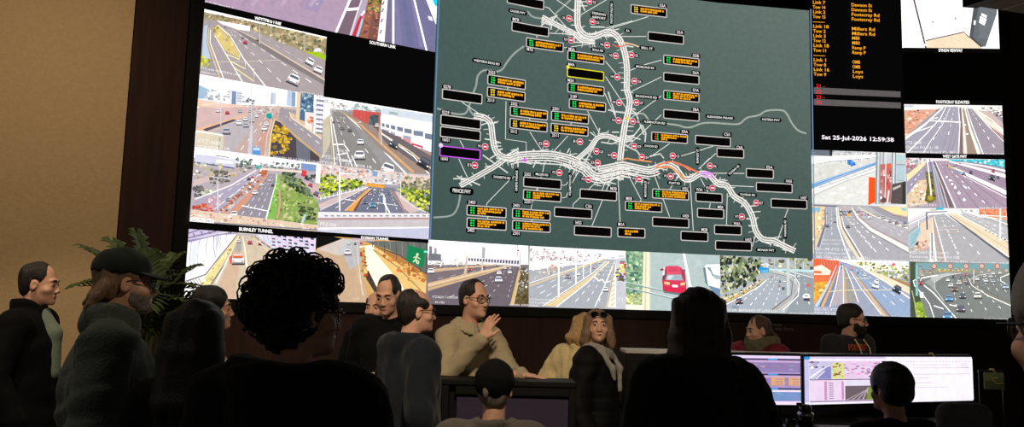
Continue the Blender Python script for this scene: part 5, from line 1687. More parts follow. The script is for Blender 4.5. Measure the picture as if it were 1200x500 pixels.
title(297.5, 24.2, 4.6, 32, 'WESTERN LINK', [(239.3, 3), (383.6, 34.6), (383.2, 42), (238.8, 10.6)])
title(432, 51.6, 3.6, 31, 'SOUTHERN LINK', [(383.6, 36.5), (509, 59.5), (507, 131), (379.8, 111.5)])
title(279, 270.2, 4, 40, 'BURNLEY TUNNEL', [(222, 261.3), (371.8, 272.3), (371.8, 278.5), (221, 267)])
title(422, 279.5, 3.0, 33, 'DOMAIN TUNNEL', [(372, 272.3), (502.3, 280.6), (502, 284.3), (371.9, 276.6)])
title(1096, 121.4, 3.4, 39, 'FOOTSCRAY ELEVATED', [(1057.5, 117.8), (1174, 119.6), (1174, 123.4), (1058.2, 121.2)])
title(1104, 184.9, 3.4, 28, 'WEST GATE FWY', [(1061, 180.4), (1176.6, 182.6), (1177, 186.4), (1061, 184.2)])
title(1099, 61.2, 3.6, 28, 'DYNON VIEWWAY', [(1056.5, 57.3), (1171.4, 59.1), (1171.6, 63), (1056.6, 61.5)])
# ------------------------------------------------------------------ the road map in the middle of the wall
MBG, ROADG, ROADW, INK = (72, 91, 86), (150, 158, 152), (236, 234, 228), (10, 9, 10)
GRN, AMBR, YEL = (40, 220, 90), (244, 168, 30), (240, 226, 40)
ZM = {5: (490, 0), 6: (700, 0), 7: (490, 95), 8: (700, 95), 9: (490, 190), 10: (700, 190)}
KM = 4.76


def mp_(z, x, y):
    o = ZM[z]
    return (o[0] + x / KM, o[1] + y / KM)


def mpl(z, L):
    return [mp_(z, *q) for q in L]


MAP = wall_pic((0, 0, 1), [(511.6, -22), (951.5, -15), (952.3, 302), (502.3, 280)], 0.002)
MAP.glare, MAP.bold = 0.0, True
MAP.fill([(74, 93, 88), (98, 112, 106), (66, 84, 80), (64, 84, 80)])
r_ = random.Random(4)


def smooth(pts, n=4):
    out = []
    for i in range(len(pts) - 1):
        p0, p1, p2, p3 = pts[max(i - 1, 0)], pts[i], pts[i + 1], pts[min(i + 2, len(pts) - 1)]
        for k in range(n):
            t = k / n
            out.append(tuple(.5 * (2 * b + (c - a) * t + (2 * a - 5 * b + 4 * c - d) * t * t + (3 * b - a - 3 * c + d) * t ** 3) for a, b, c, d in zip(p0, p1, p2, p3)))
    out.append(pts[-1])
    return out


def off_path(pts, d):
    out = []
    for i, (x, y) in enumerate(pts):
        a, b = pts[max(i - 1, 0)], pts[min(i + 1, len(pts) - 1)]
        dx, dy = b[0] - a[0], b[1] - a[1]
        l = math.hypot(dx, dy) or 1
        out.append((x - dy / l * d, y + dx / l * d))
    return out


def road(pts, w, col):
    MAP.line(smooth(pts), w, col)


# grey outer roads
road(mpl(5, [(590, 258), (540, 295), (500, 340), (470, 385), (435, 400), (400, 392), (360, 395), (332, 425), (322, 480), (300, 535), (284, 590), (262, 632), (200, 634), (105, 604)]), 2.3, ROADG)
road(mpl(5, [(610, 62), (630, 88), (660, 100), (700, 104)]), 2, ROADG)
road(mpl(5, [(760, 82), (800, 45), (856, -6)]), 2, ROADG)
road(mpl(7, [(284, 132), (290, 165), (310, 190)]), 2.2, ROADG)
road(mpl(8, [(60, 160), (120, 172), (230, 180), (262, 186), (300, 226), (390, 238), (450, 246), (490, 258), (530, 255), (580, 236), (640, 232), (720, 238), (790, 238), (835, 204), (900, 190), (945, 165), (1030, 163), (1060, 188), (1085, 235), (1120, 275), (1165, 292)]), 2, (160, 168, 160))
road(mpl(9, [(236, 140), (232, 200), (215, 262), (180, 298), (85, 308)]), 2.1, ROADG)
# white motorway ribbons
NORTH = mpl(5, [(888, -60), (886, 0), (884, 60), (884, 130), (896, 170), (932, 202), (980, 208), (1022, 190), (1060, 182), (1102, 202), (1132, 250), (1150, 310), (1160, 380), (1160, 452)]) + mpl(8, [(160, 50), (176, 110), (166, 180), (150, 240), (140, 300), (130, 370), (122, 445)])
TULLA = mpl(5, [(690, 96), (750, 128), (820, 164), (870, 188), (920, 226), (985, 228)])
WEST = mpl(7, [(310, 192), (370, 205), (404, 240), (414, 310), (424, 370), (450, 410), (500, 428), (560, 412), (650, 405), (760, 408), (880, 440)]) + mpl(9, [(880, 0), (935, 26), (980, 70), (1040, 74), (1100, 42), (1180, 22)])
EAST = mpl(10, [(0, 40), (100, 20), (150, 15), (280, 42), (330, 28), (380, 14), (430, 32), (480, 92), (520, 95), (570, 66), (620, 72), (670, 122), (720, 132), (760, 190), (820, 230), (860, 300), (880, 380), (920, 430), (980, 438), (1040, 468), (1100, 496)])
SOUTHW = mpl(9, [(232, 132), (340, 72), (430, 20), (500, -30), (560, -60)])
PORT = mpl(7, [(880, 440), (950, 380), (1000, 318), (1060, 308), (1130, 330), (1195, 322)])


def ribbon(pts, offs, w, core=True):
    s = smooth(pts, 5)
    for o in offs:
        MAP.line(off_path(s, o), w, ROADW)
    if core:
        MAP.line(off_path(s, (offs[0] + offs[1]) / 2), .55, (44, 40, 48))
        MAP.line(off_path(s, (offs[-1] + offs[-2]) / 2), .45, (60, 56, 60))
    for i in range(2, len(s) - 1, 2):
        x, y = s[i]
        a, b = s[i - 1], s[i + 1]
        l = math.hypot(b[0] - a[0], b[1] - a[1]) or 1
        nx, ny = -(b[1] - a[1]) / l, (b[0] - a[0]) / l
        sd = r_.choice((-1, 1))
        q = r_.uniform(4.5, 9) * sd
        MAP.line([(x + nx * 2 * sd, y + ny * 2 * sd), (x + nx * q + r_.uniform(-3, 3), y + ny * q + r_.uniform(-1, 1))], .8, (206, 206, 200))
        if r_.random() < .4:
            MAP.line([(x + nx * 3 * sd - 4, y + ny * 3 * sd), (x + nx * 4 * sd + r_.uniform(2, 9), y + ny * 5 * sd)], .9, ROADW)
        MAP.ell(x + r_.uniform(-2.5, 2.5), y + r_.uniform(-2.5, 2.5), .5, .5, r_.choice(((226, 70, 60), (40, 36, 44), (240, 190, 190), (90, 90, 90))), 6)


# pale links between the junctions
for z, L in ((5, [(680, 150), (740, 100), (770, 90)]), (5, [(684, 120), (730, 136), (776, 84)]), (5, [(700, 90), (690, 140)]), (5, [(750, 100), (740, 165)]), (5, [(905, 0), (930, 60)]), (5, [(870, 190), (870, 236), (960, 240)]), (5, [(870, 205), (905, 232), (980, 246), (985, 262)]), (5, [(960, 150), (1040, 152)]), (5, [(1130, 250), (1200, 262)]),
             (7, [(350, 245), (390, 232), (420, 240), (430, 225)]), (7, [(370, 322), (420, 330), (460, 345)]), (7, [(430, 390), (470, 378)]), (7, [(480, 440), (520, 400), (545, 380)]), (7, [(556, 370), (556, 480)]), (7, [(640, 380), (660, 400)]), (7, [(845, 375), (830, 400)]), (7, [(960, 285), (1000, 318), (1012, 262)]), (7, [(1000, 330), (920, 470)]), (7, [(985, 330), (880, 470)]),
             (7, [(450, 430), (560, 450), (880, 470)]), (7, [(1060, 160), (1095, 170), (1170, 180)]), (7, [(1080, 285), (1120, 285)]),
             (8, [(20, 340), (80, 350), (130, 330)]), (8, [(150, 330), (190, 318), (200, 300)]), (8, [(150, 300), (240, 325)]), (8, [(140, 350), (220, 390), (235, 410)]), (8, [(190, 320), (250, 245)]), (8, [(250, 245), (270, 290), (265, 340)]), (8, [(175, 150), (215, 180), (260, 300)]), (8, [(60, 60), (100, 190)]), (8, [(290, 420), (350, 405), (370, 430)]),
             (9, [(195, 92), (260, 90), (345, 128)]), (9, [(215, 75), (300, 130)]), (9, [(240, 75), (240, 140)]), (9, [(360, -40), (500, 60)]), (9, [(400, -20), (460, -60)]), (9, [(640, 30), (660, -10)]), (9, [(820, 20), (850, 40)]), (9, [(900, 10), (960, 40), (1000, 95), (1060, 92), (1150, 40)]), (9, [(930, -10), (990, 40), (1050, 50), (1130, 0)]),
             (10, [(0, 80), (80, 40), (180, 35)]), (10, [(0, 100), (60, 70), (120, 45)]), (10, [(100, 0), (200, 30), (300, 60)]), (10, [(150, 60), (230, 70), (250, 95)]), (10, [(440, 90), (460, 60), (450, 20)]), (10, [(500, 110), (540, 80), (560, 50)]), (10, [(1040, 430), (1040, 490)]), (10, [(1010, 440), (1060, 490)]), (10, [(740, 170), (790, 200)]), (10, [(800, 250), (830, 210)]), (10, [(830, 315), (890, 316)])):
    MAP.line(mpl(z, L), 1.5, (214, 214, 208))
ribbon(SOUTHW, (-2.4, 0, 2.4), 1.5)
ribbon(TULLA, (-2.2, 0, 2.0), 1.6)
ribbon(PORT, (-2.0, 0, 1.9), 1.6)
ribbon(WEST, (-2.6, 0, 2.6), 1.7)
ribbon(off_path(smooth(WEST[6:], 2), 7), (-1.6, 1.2), 1.4)
ribbon(EAST, (-2.6, 0, 2.4), 1.7)
ribbon(off_path(smooth(EAST[:5], 2), 6.5), (-1.5, 1.5), 1.3)
ribbon(off_path(smooth(EAST[:4], 2), 12), (-1.5, 1.5), 1.2)
ribbon(NORTH, (-2.8, -.2, 2.4), 1.9)
# congestion colours on the roads
MAP.line(mpl(8, [(130, 442), (160, 432), (200, 440), (300, 452)]), 1.6, (236, 150, 90))
MAP.line(smooth(mpl(8, [(330, 470), (370, 458), (410, 452), (470, 470), (515, 500)])), 2.0, (236, 130, 90))
MAP.line(smooth(mpl(10, [(320, 28), (360, 30), (400, 28), (440, 55), (484, 96)])), 2.2, (240, 150, 90))
MAP.line(smooth(mpl(10, [(440, 10), (490, 25), (530, 45), (560, 60)])), 2.0, (236, 120, 90))
MAP.line(smooth(mpl(10, [(575, 62), (610, 60), (640, 72)])), 3.2, (224, 150, 236))
MAP.line(smooth(mpl(10, [(580, 75), (610, 80), (635, 88)])), 2, (224, 170, 236))
MAP.line(mpl(6, [(80, 250), (100, 262), (130, 262), (180, 246)]), 1.3, (236, 100, 80))
MAP.line(mpl(6, [(140, 240), (190, 250), (228, 264)]), 1.4, (240, 200, 160))
MAP.ell(*mp_(7, 590, 442), 2.2, 2.2, (224, 90, 236))
MAP.ell(*mp_(8, 160, 210), 2.2, 2.2, (246, 200, 40))

# leader lines from the message boards to the roads
for z, L in ((5, [(703, 42), (725, 48), (850, 185)]), (5, [(727, 188), (868, 196)]), (5, [(808, 270), (985, 244)]), (5, [(1040, 345), (1100, 415)]), (5, [(1040, 430), (1165, 620)]), (5, [(765, 0), (880, 78)]), (5, [(1050, 0), (905, 85)]), (5, [(1190, 120), (1040, 160)]),
             (6, [(280, 96), (0, 182)]), (6, [(268, 206), (130, 206)]), (6, [(354, 338), (265, 362), (180, 395)]), (6, [(352, 432), (170, 520)]), (7, [(1035, 70), (1100, 210)]), (7, [(240, 120), (300, 160), (360, 200)]), (7, [(485, 115), (482, 325), (598, 342), (598, 420)]), (7, [(618, 285), (690, 395)]), (7, [(830, 308), (750, 395)]), (7, [(940, 170), (1005, 290)]),
             (7, [(228, 332), (250, 372)]), (7, [(222, 435), (280, 560)]), (8, [(352, 85), (180, 210)]), (8, [(352, 190), (160, 370)]), (8, [(398, 350), (290, 425)]), (8, [(640, 365), (462, 420)]), (8, [(655, 405), (560, 490)]), (9, [(376, 242), (380, 228), (500, 105), (540, 75)]), (9, [(624, 262), (634, 220), (690, 60), (700, 0)]), (9, [(798, 130), (820, 128), (900, 0)]), (9, [(798, 200), (822, 196), (840, 140), (910, 20)]),
             (9, [(858, 252), (860, 235), (1000, 100)]), (9, [(1020, 160), (1060, 60)]), (9, [(965, 355), (1080, 70), (1090, 40)]), (10, [(122, 345), (108, 40)]), (10, [(235, 220), (240, 210), (155, 45)]), (10, [(398, 156), (425, 110), (450, 80)]), (10, [(398, 305), (310, 65)]), (10, [(530, 382), (512, 100)]), (10, [(612, 168), (570, 90)]), (10, [(625, 230), (618, 262)]), (10, [(716, 350), (720, 175)]),
             (10, [(860, 470), (880, 395)]), (10, [(815, 64), (640, 62)]), (10, [(868, 138), (740, 132)]), (10, [(1058, 262), (1040, 310)]), (10, [(1030, 350), (1000, 435)]), (10, [(590, 10), (620, -20)])):
    MAP.line(mpl(z, L), .75, (232, 232, 226))


def pill(z, x, y, w, txt, rot=0.0, h=24, lines=1):
    """dark rounded road label; w, h in zoom units"""
    u, v = wall_sz(*mp_(z, x, y))
    u2, _ = wall_sz(*mp_(z, x + w / 2, y))
    u1, _ = wall_sz(*mp_(z, x - w / 2, y))
    _, v1 = wall_sz(*mp_(z, x, y - w / 2))
    _, v2 = wall_sz(*mp_(z, x, y + w / 2))
    L = abs(u2 - u1) if abs(rot) < 30 else abs(v1 - v2)
    H = h / KM / 116.0
    MAP.box_uv(u, v, L, H, INK, H * .45, R(rot))
    if lines == 1:
        MAP.txt_uv(u, v, H * .5, txt, (244, 244, 240), L - H * .9, R(rot))
    else:
        for i, t in enumerate(txt.split()):
            MAP.txt_uv(u, v + H * (.22 - .44 * i), H * .26, t, (244, 244, 240), L * .8, R(rot))


for a in ((5, 550, 70, 105, 'CALDER FWY'), (5, 997, 283, 80, 'BULLA RD'), (5, 378, 350, 165, 'WESTERN RING RD'), (6, 165, 175, 40, 'SA'), (6, 272, 272, 85, 'BELL ST'), (6, 262, 378, 122, 'MORELAND RD'),
          (8, 268, 90, 140, 'BRUNSWICK RD'), (8, 315, 233, 138, 'FLEMINGTON RD'), (8, 677, 205, 165, 'ALEXANDRA PARADE'), (8, 963, 218, 118, 'EASTERN FWY'), (8, 295, 365, 92, 'DYNON RD'), (9, 238, 162, 135, 'PRINCES FWY', 0, 36),
          (9, 463, 87, 115, 'DOHERTYS RD'), (9, 686, 70, 92, 'MILLERS RD'), (10, 425, 118, 82, 'PUNT RD'), (10, 833, 183, 105, 'TOORAK RD'), (10, 935, 490, 112, 'MONASH FWY')):
    pill(*a)
pill(5, 1003, 92, 95, 'ESSENDON AIRPORT', 0, 50, 2)
for a in ((5, 1073, 78, 135, 'PASCOE VALE RD'), (8, 553, 420, 100, 'BURNLEY ST'), (9, 543, 105, 138, 'GRIEVE PARADE'), (9, 842, 130, 138, 'WILLIAMSTOWN RD'), (10, 263, 150, 112, 'MONTAGUE ST'), (10, 1042, 370, 115, 'WARRIGAL RD')):
    pill(*a, 90)
pill(10, 757, 45, 100, 'TOORAK RD', 42)

# red no-entry discs with their numbers
for z, x, y, t, sd in ((5, 950, 12, 'S2', 1), (5, 837, 107, 'CAL', -1), (5, 967, 125, 'S3', 1), (5, 848, 228, 'N7', -1), (5, 1048, 255, 'N6', -1), (6, 97, 315, 'N5', -1), (6, 185, 310, 'S5', 1), (6, 105, 433, 'N4', -1), (6, 202, 455, 'S6', 1),
                       (8, 115, 123, 'N3', -1), (8, 213, 122, 'S7', 1), (8, 112, 222, 'N2', -1), (8, 192, 227, 'S8', 1), (8, 200, 365, 'S9', 1), (8, 88, 416, 'N1', -1), (8, 243, 425, 'E4', 1), (8, 415, 418, 'C5', 1), (10, 622, 22, 'E6', 1),
                       (7, 708, 352, 'E2', -1), (7, 897, 340, 'B1', -1), (7, 368, 368, 'W1', -1), (7, 310, 472, 'E1', -1), (7, 988, 393, 'C8', 1), (7, 995, 458, 'E3', -1), (9, 782, 60, 'W2', -1), (9, 943, 98, 'W3', -1), (10, 228, 95, 'W4', -1), (10, 403, 80, 'W5', -1), (10, 635, 145, 'W6', -1), (10, 880, 228, 'E7', 1), (10, 800, 305, 'W7', -1)):
    u, v = wall_sz(*mp_(z, x, y))
    MAP.box_uv(u + sd * .05, v, .07, .042, INK, .018)
    MAP.txt_uv(u + sd * .056, v, .026, t, (240, 220, 224), .034)
    for rr, c in ((.033, (240, 236, 234)), (.029, (206, 30, 66))):
        MAP.raw([(u + rr * math.cos(q * .5236), v + rr * math.sin(q * .5236)) for q in range(12)], [lin(c)] * 12)
    MAP.box_uv(u, v, .034, .013, (246, 244, 242))


def sign(z, x, y, kind='', name='', npos=(0, 0), w=.395, h=.098):
    """electronic message board: black box in a grey outline; kind: g green, y amber, r red first block, 3 = three rows"""
    u, v = wall_sz(*mp_(z, x, y))
    if name:
        a, b = wall_sz(*mp_(z, *npos))
        MAP.box_uv(a, b, .1, .052, INK, .02)
        MAP.txt_uv(a, b + .004, .03, name, (236, 228, 230), .07)
    edge = YEL if 'Y' in kind else (206, 90, 240) if 'P' in kind else (206, 198, 194)
    MAP.box_uv(u, v, w, h, edge, .014)
    MAP.box_uv(u, v, w - .018, h - .018, (8, 6, 6), .009)
    if 'P' in kind:
        MAP.box_uv(u - w / 2 + .01, v + h / 2, .04, .04, (236, 206, 246), .018)
    if 'Y' in kind:
        MAP.box_uv(u - w / 2 + .01, v + h / 2, .034, .034, YEL, .015)
    rr = random.Random(int(x * 7 + y))
    c0 = {'g': GRN, 'y': (236, 206, 60), 'r': (236, 60, 50), 'a': None}.get(kind[:1])
    if kind[:1] in 'gyra' and kind[:1]:
        if c0:
            for i in range(2):
                for j in range(3):
                    MAP.box_uv(u - w / 2 + .045 + i * .024, v + (.022 - j * .022), .018 + rr.uniform(-.006, .004), .014, c0 if not (kind[0] == 'r' and i) else GRN)
            x0, x1 = u - w / 2 + .105, u + w / 2 - .03
        else:
            x0, x1 = u - .07, u + .07
        rows = 3 if '3' in kind else 2
        for j in range(rows):
            yy = v + ((.022 - j * .022) if rows == 3 else (.014 - j * .026))
            p = x0
            end = x1 - rr.uniform(0, .10) * j
            while p < end:
                q = rr.uniform(.010, .028)
                MAP.box_uv(p + q / 2, yy + rr.uniform(-.002, .002), q * .86, .0165 if rows == 3 else .02, AMBR)
                p += q * rr.choice((1, 1, 1.3))


SIGNS = [(5, 593, 15), (5, 619, 168, '', 'M7B', (538, 115)), (5, 700, 255, 'g', 'M7A', (617, 282)), (5, 930, 325, 'g', 'M5A', (850, 280)), (5, 928, 418, 'Y', 'M4A', (848, 366)),
         (7, 930, 50, 'g', 'M3A', (845, 2)), (5, 487, 462, 'g', '2503', (403, 410)), (7, 485, 78, 'y', '2513', (398, 112)), (7, 240, 90, '', '0278', (155, 38)), (7, 232, 232, '', '0229', (147, 180)),
         (7, 230, 297, '', '16021', (147, 332)), (7, 228, 403, 'P', '16043', (138, 438)), (7, 610, 183, 'g', '2502', (527, 132)), (7, 608, 250, 'y', '2512', (525, 285)), (7, 840, 207, 'g', '2501', (760, 160)),
         (7, 838, 275, 'y', '2511', (757, 308)), (7, 937, 140, 'g', '2189', (858, 92)), (6, 280, 68, 'y', 'S3A', (356, 40)), (6, 374, 218, '', 'S5A', (452, 188)), (6, 460, 347, 'g', 'S5B', (540, 318)),
         (6, 460, 443, '', 'S6A', (540, 413)), (8, 460, 90, 'g3', 'S7A', (540, 58)), (8, 460, 195, '', 'S8A', (540, 165)), (8, 394, 320, 'r3', 'S9A', (478, 288)), (8, 635, 338, '', 'C5A', (715, 303)),
         (8, 732, 405, 's', 'C6A', (785, 375)), (9, 683, 120, '', '2202', (600, 72)), (9, 682, 190, 'g3', '2201', (600, 224)), (9, 373, 277, 'g3', '2403', (290, 227)), (9, 373, 347, 'g3', '2402', (285, 383)),
         (9, 620, 294, 'g3', '2401', (537, 245)), (9, 620, 360, 'g3', '2301', (535, 399)), (9, 855, 285, '', 'C3A', (940, 250)), (9, 995, 185, '', 'M3B', (1078, 152)), (9, 964, 387, '', '16022', (882, 340)),
         (10, 178, 395, 'as', 'M1A', (122, 350)), (10, 247, 250, 'g3', 'M1B', (165, 207)), (10, 398, 183, 'g3', 'W5C', (480, 153)), (10, 398, 338, '', '16424', (480, 303)), (10, 530, 415, 's', 'M2B', (585, 380)),
         (10, 612, 200, 's', 'W3A', (557, 158)), (10, 620, 288, 's', 'M3A', (675, 255)), (10, 716, 380, 's', 'W6A', (768, 346)), (10, 747, 467, '', '16425', (830, 435)), (10, 895, 67, 's', 'E5A', (948, 34)),
         (10, 975, 145, '', '16426', (1055, 110)), (10, 1057, 235, '', '16427', (1137, 203))]
for s in SIGNS:
    k = s[3] if len(s) > 3 else ''
    sign(*s, w=.30 if 's' in k else .395) if len(s) > 3 else sign(*s)
# short joins between stacked boards
for z, L in ((7, [(488, 40), (488, 52)]), (7, [(610, 210), (610, 222)]), (7, [(842, 236), (842, 248)]), (9, [(655, 148), (655, 160)]), (9, [(376, 306), (376, 318)]), (9, [(622, 322), (622, 334)]), (5, [(655, 205), (650, 218)])):
    MAP.line(mpl(z, L), 1.2, (206, 198, 194))
# thin blue-grey edge of the map window
MAP.box_uv(2.006, 3.2, .012, 6, (96, 130, 176))
MAP.box_uv(5.994, 3.2, .012, 6, (110, 140, 176))
MAP.build('traffic_map', VW, SCREEN, 'dark green road map with white motorways and black message boards')
# ------------------------------------------------------------------ room shell
DARKW = mat('dark_brown_wall', (50, 30, 23), rough=.75, noise=.25, scale=3, stretch=(8, 8, .6), spec=.25)
BEIGE = mat('beige_plaster', (176, 150, 112), rough=.85, noise=.05, scale=30, bump=.25, bscale=60, spec=.2)
CARPET = mat('charcoal_carpet', (40, 37, 38), rough=.95, noise=.3, scale=200, bump=.4, bscale=400)
CEIL = mat('ceiling_board', (120, 104, 88), rough=.9, noise=.05, scale=20)
BLACKM = mat('black_metal', (14, 13, 13), rough=.4, noise=.1, metal=.2)


def struct(name, mb, ma, label=None):
    o = mb.build(name, ma)
    tag(o, label, None, None, 'structure')
    return o


struct('floor', MB().box((1.0, 4.0, -.06), (13, 13, .12)), CARPET)
w = MB()
w.add(*strip(-0.10, 8.10, 0.0, Z0H, -0.16, -0.035))
wb = struct('wall_back', w, DARKW)
# dark return beside the screen, left
L0 = SP[0] - SDIR[0] * .112
d_ = ray(146, 180)
aL = Vector((math.cos(A0 - DA), math.sin(A0 - DA), 0))
nL = Vector((aL.y, -aL.x, 0))
t_ = (L0 - CAM).dot(nL) / d_.dot(nL)
E0 = CAM + d_ * t_
E0.z = 0


def slab(p, q, z0, z1, th, side):
    """upright slab from p to q, thickness th to the given side (+1 = left of p->q)"""
    d = (q - p).normalized()
    n = Vector((-d.y, d.x, 0)) * th * side
    o = [p.xy, q.xy, (q + n).xy, (p + n).xy]
    return MB().prism([tuple(v) for v in o], z0, z1)


struct('wall_left_panel', slab(E0, L0, 0, 5.3, .15, 1), DARKW)
# beige wall from that corner towards the viewer's left
bd = Vector((-math.cos(R(12)), -math.sin(R(12)), 0))
Ebe = E0 + Vector((-.006, -.01, 0))
struct('wall_left', slab(Ebe, Ebe + bd * 4.2, 0, 5.3, .15, -1), BEIGE)
R0 = SP[8] + SDIR[7] * .112
struct('wall_right', slab(R0, R0 + SDIR[7] * 3.4, 0, 5.3, .15, 1), DARKW)
w = MB()
w.box((1.0, 4.0, 5.42), (13, 13, .2))
struct('ceiling', w, mat('dark_ceiling', (22, 20, 19), rough=.9))
# lower bulkhead of the ceiling at the right, with a dark track along its edge
ZB = 4.42
p1, p2, p3 = atz(1146, 7.5, ZB), atz(1200, 16, ZB), atz(1168, .5, ZB)
ed = (p3 - p1).normalized()
q1 = p1 + ed * 2.2
fd = (p2 - p1).normalized()
bk = MB().prism([(p1.x, p1.y), (q1.x, q1.y), (q1.x + 3.2, q1.y), ((p1 + fd * 2.5).x, (p1 + fd * 2.5).y)][::-1], ZB, ZB + .12)
struct('ceiling_bulkhead', bk, CEIL)
s_ = MB()
mq = (p1 + ed * .02) + (p2 - p1) * .45
s_.box((0, 0, 0), (.02, 1.6, .01), M=Matrix.Translation((mq.x + ed.x * .8, mq.y + ed.y * .8, ZB - .006)) @ Matrix.Rotation(math.atan2(-ed.x, ed.y), 4, 'Z'))
struct('trim_1', s_, mat('pale_trim', (170, 158, 140), rough=.6))
tr = MB()
t0 = p1 + (p1 - p2).normalized() * .02
wd = atz(1130, 6.5, ZB)
wv = Vector((wd.x - p1.x, wd.y - p1.y, 0))
tr.prism([(t0.x, t0.y), (t0.x + wv.x, t0.y + wv.y), (t0.x + wv.x + ed.x * 2.1, t0.y + wv.y + ed.y * 2.1), (t0.x + ed.x * 2.1, t0.y + ed.y * 2.1)], ZB - .02, ZB + .16)
struct('trim_2', tr, BLACKM)
# ------------------------------------------------------------------ people: signed-distance bodies meshed by surface nets
def axis(lo, hi, h, fine=()):
    """grid line positions, step h, finer inside the given (a, b, step) intervals"""
    x, out = lo, [lo]
    while x < hi:
        s = h
        for a, b, f in fine:
            if a - h * .5 <= x <= b:
                s = min(s, f)
        x += s
        out.append(x)
    return np.array(out, dtype=np.float32)


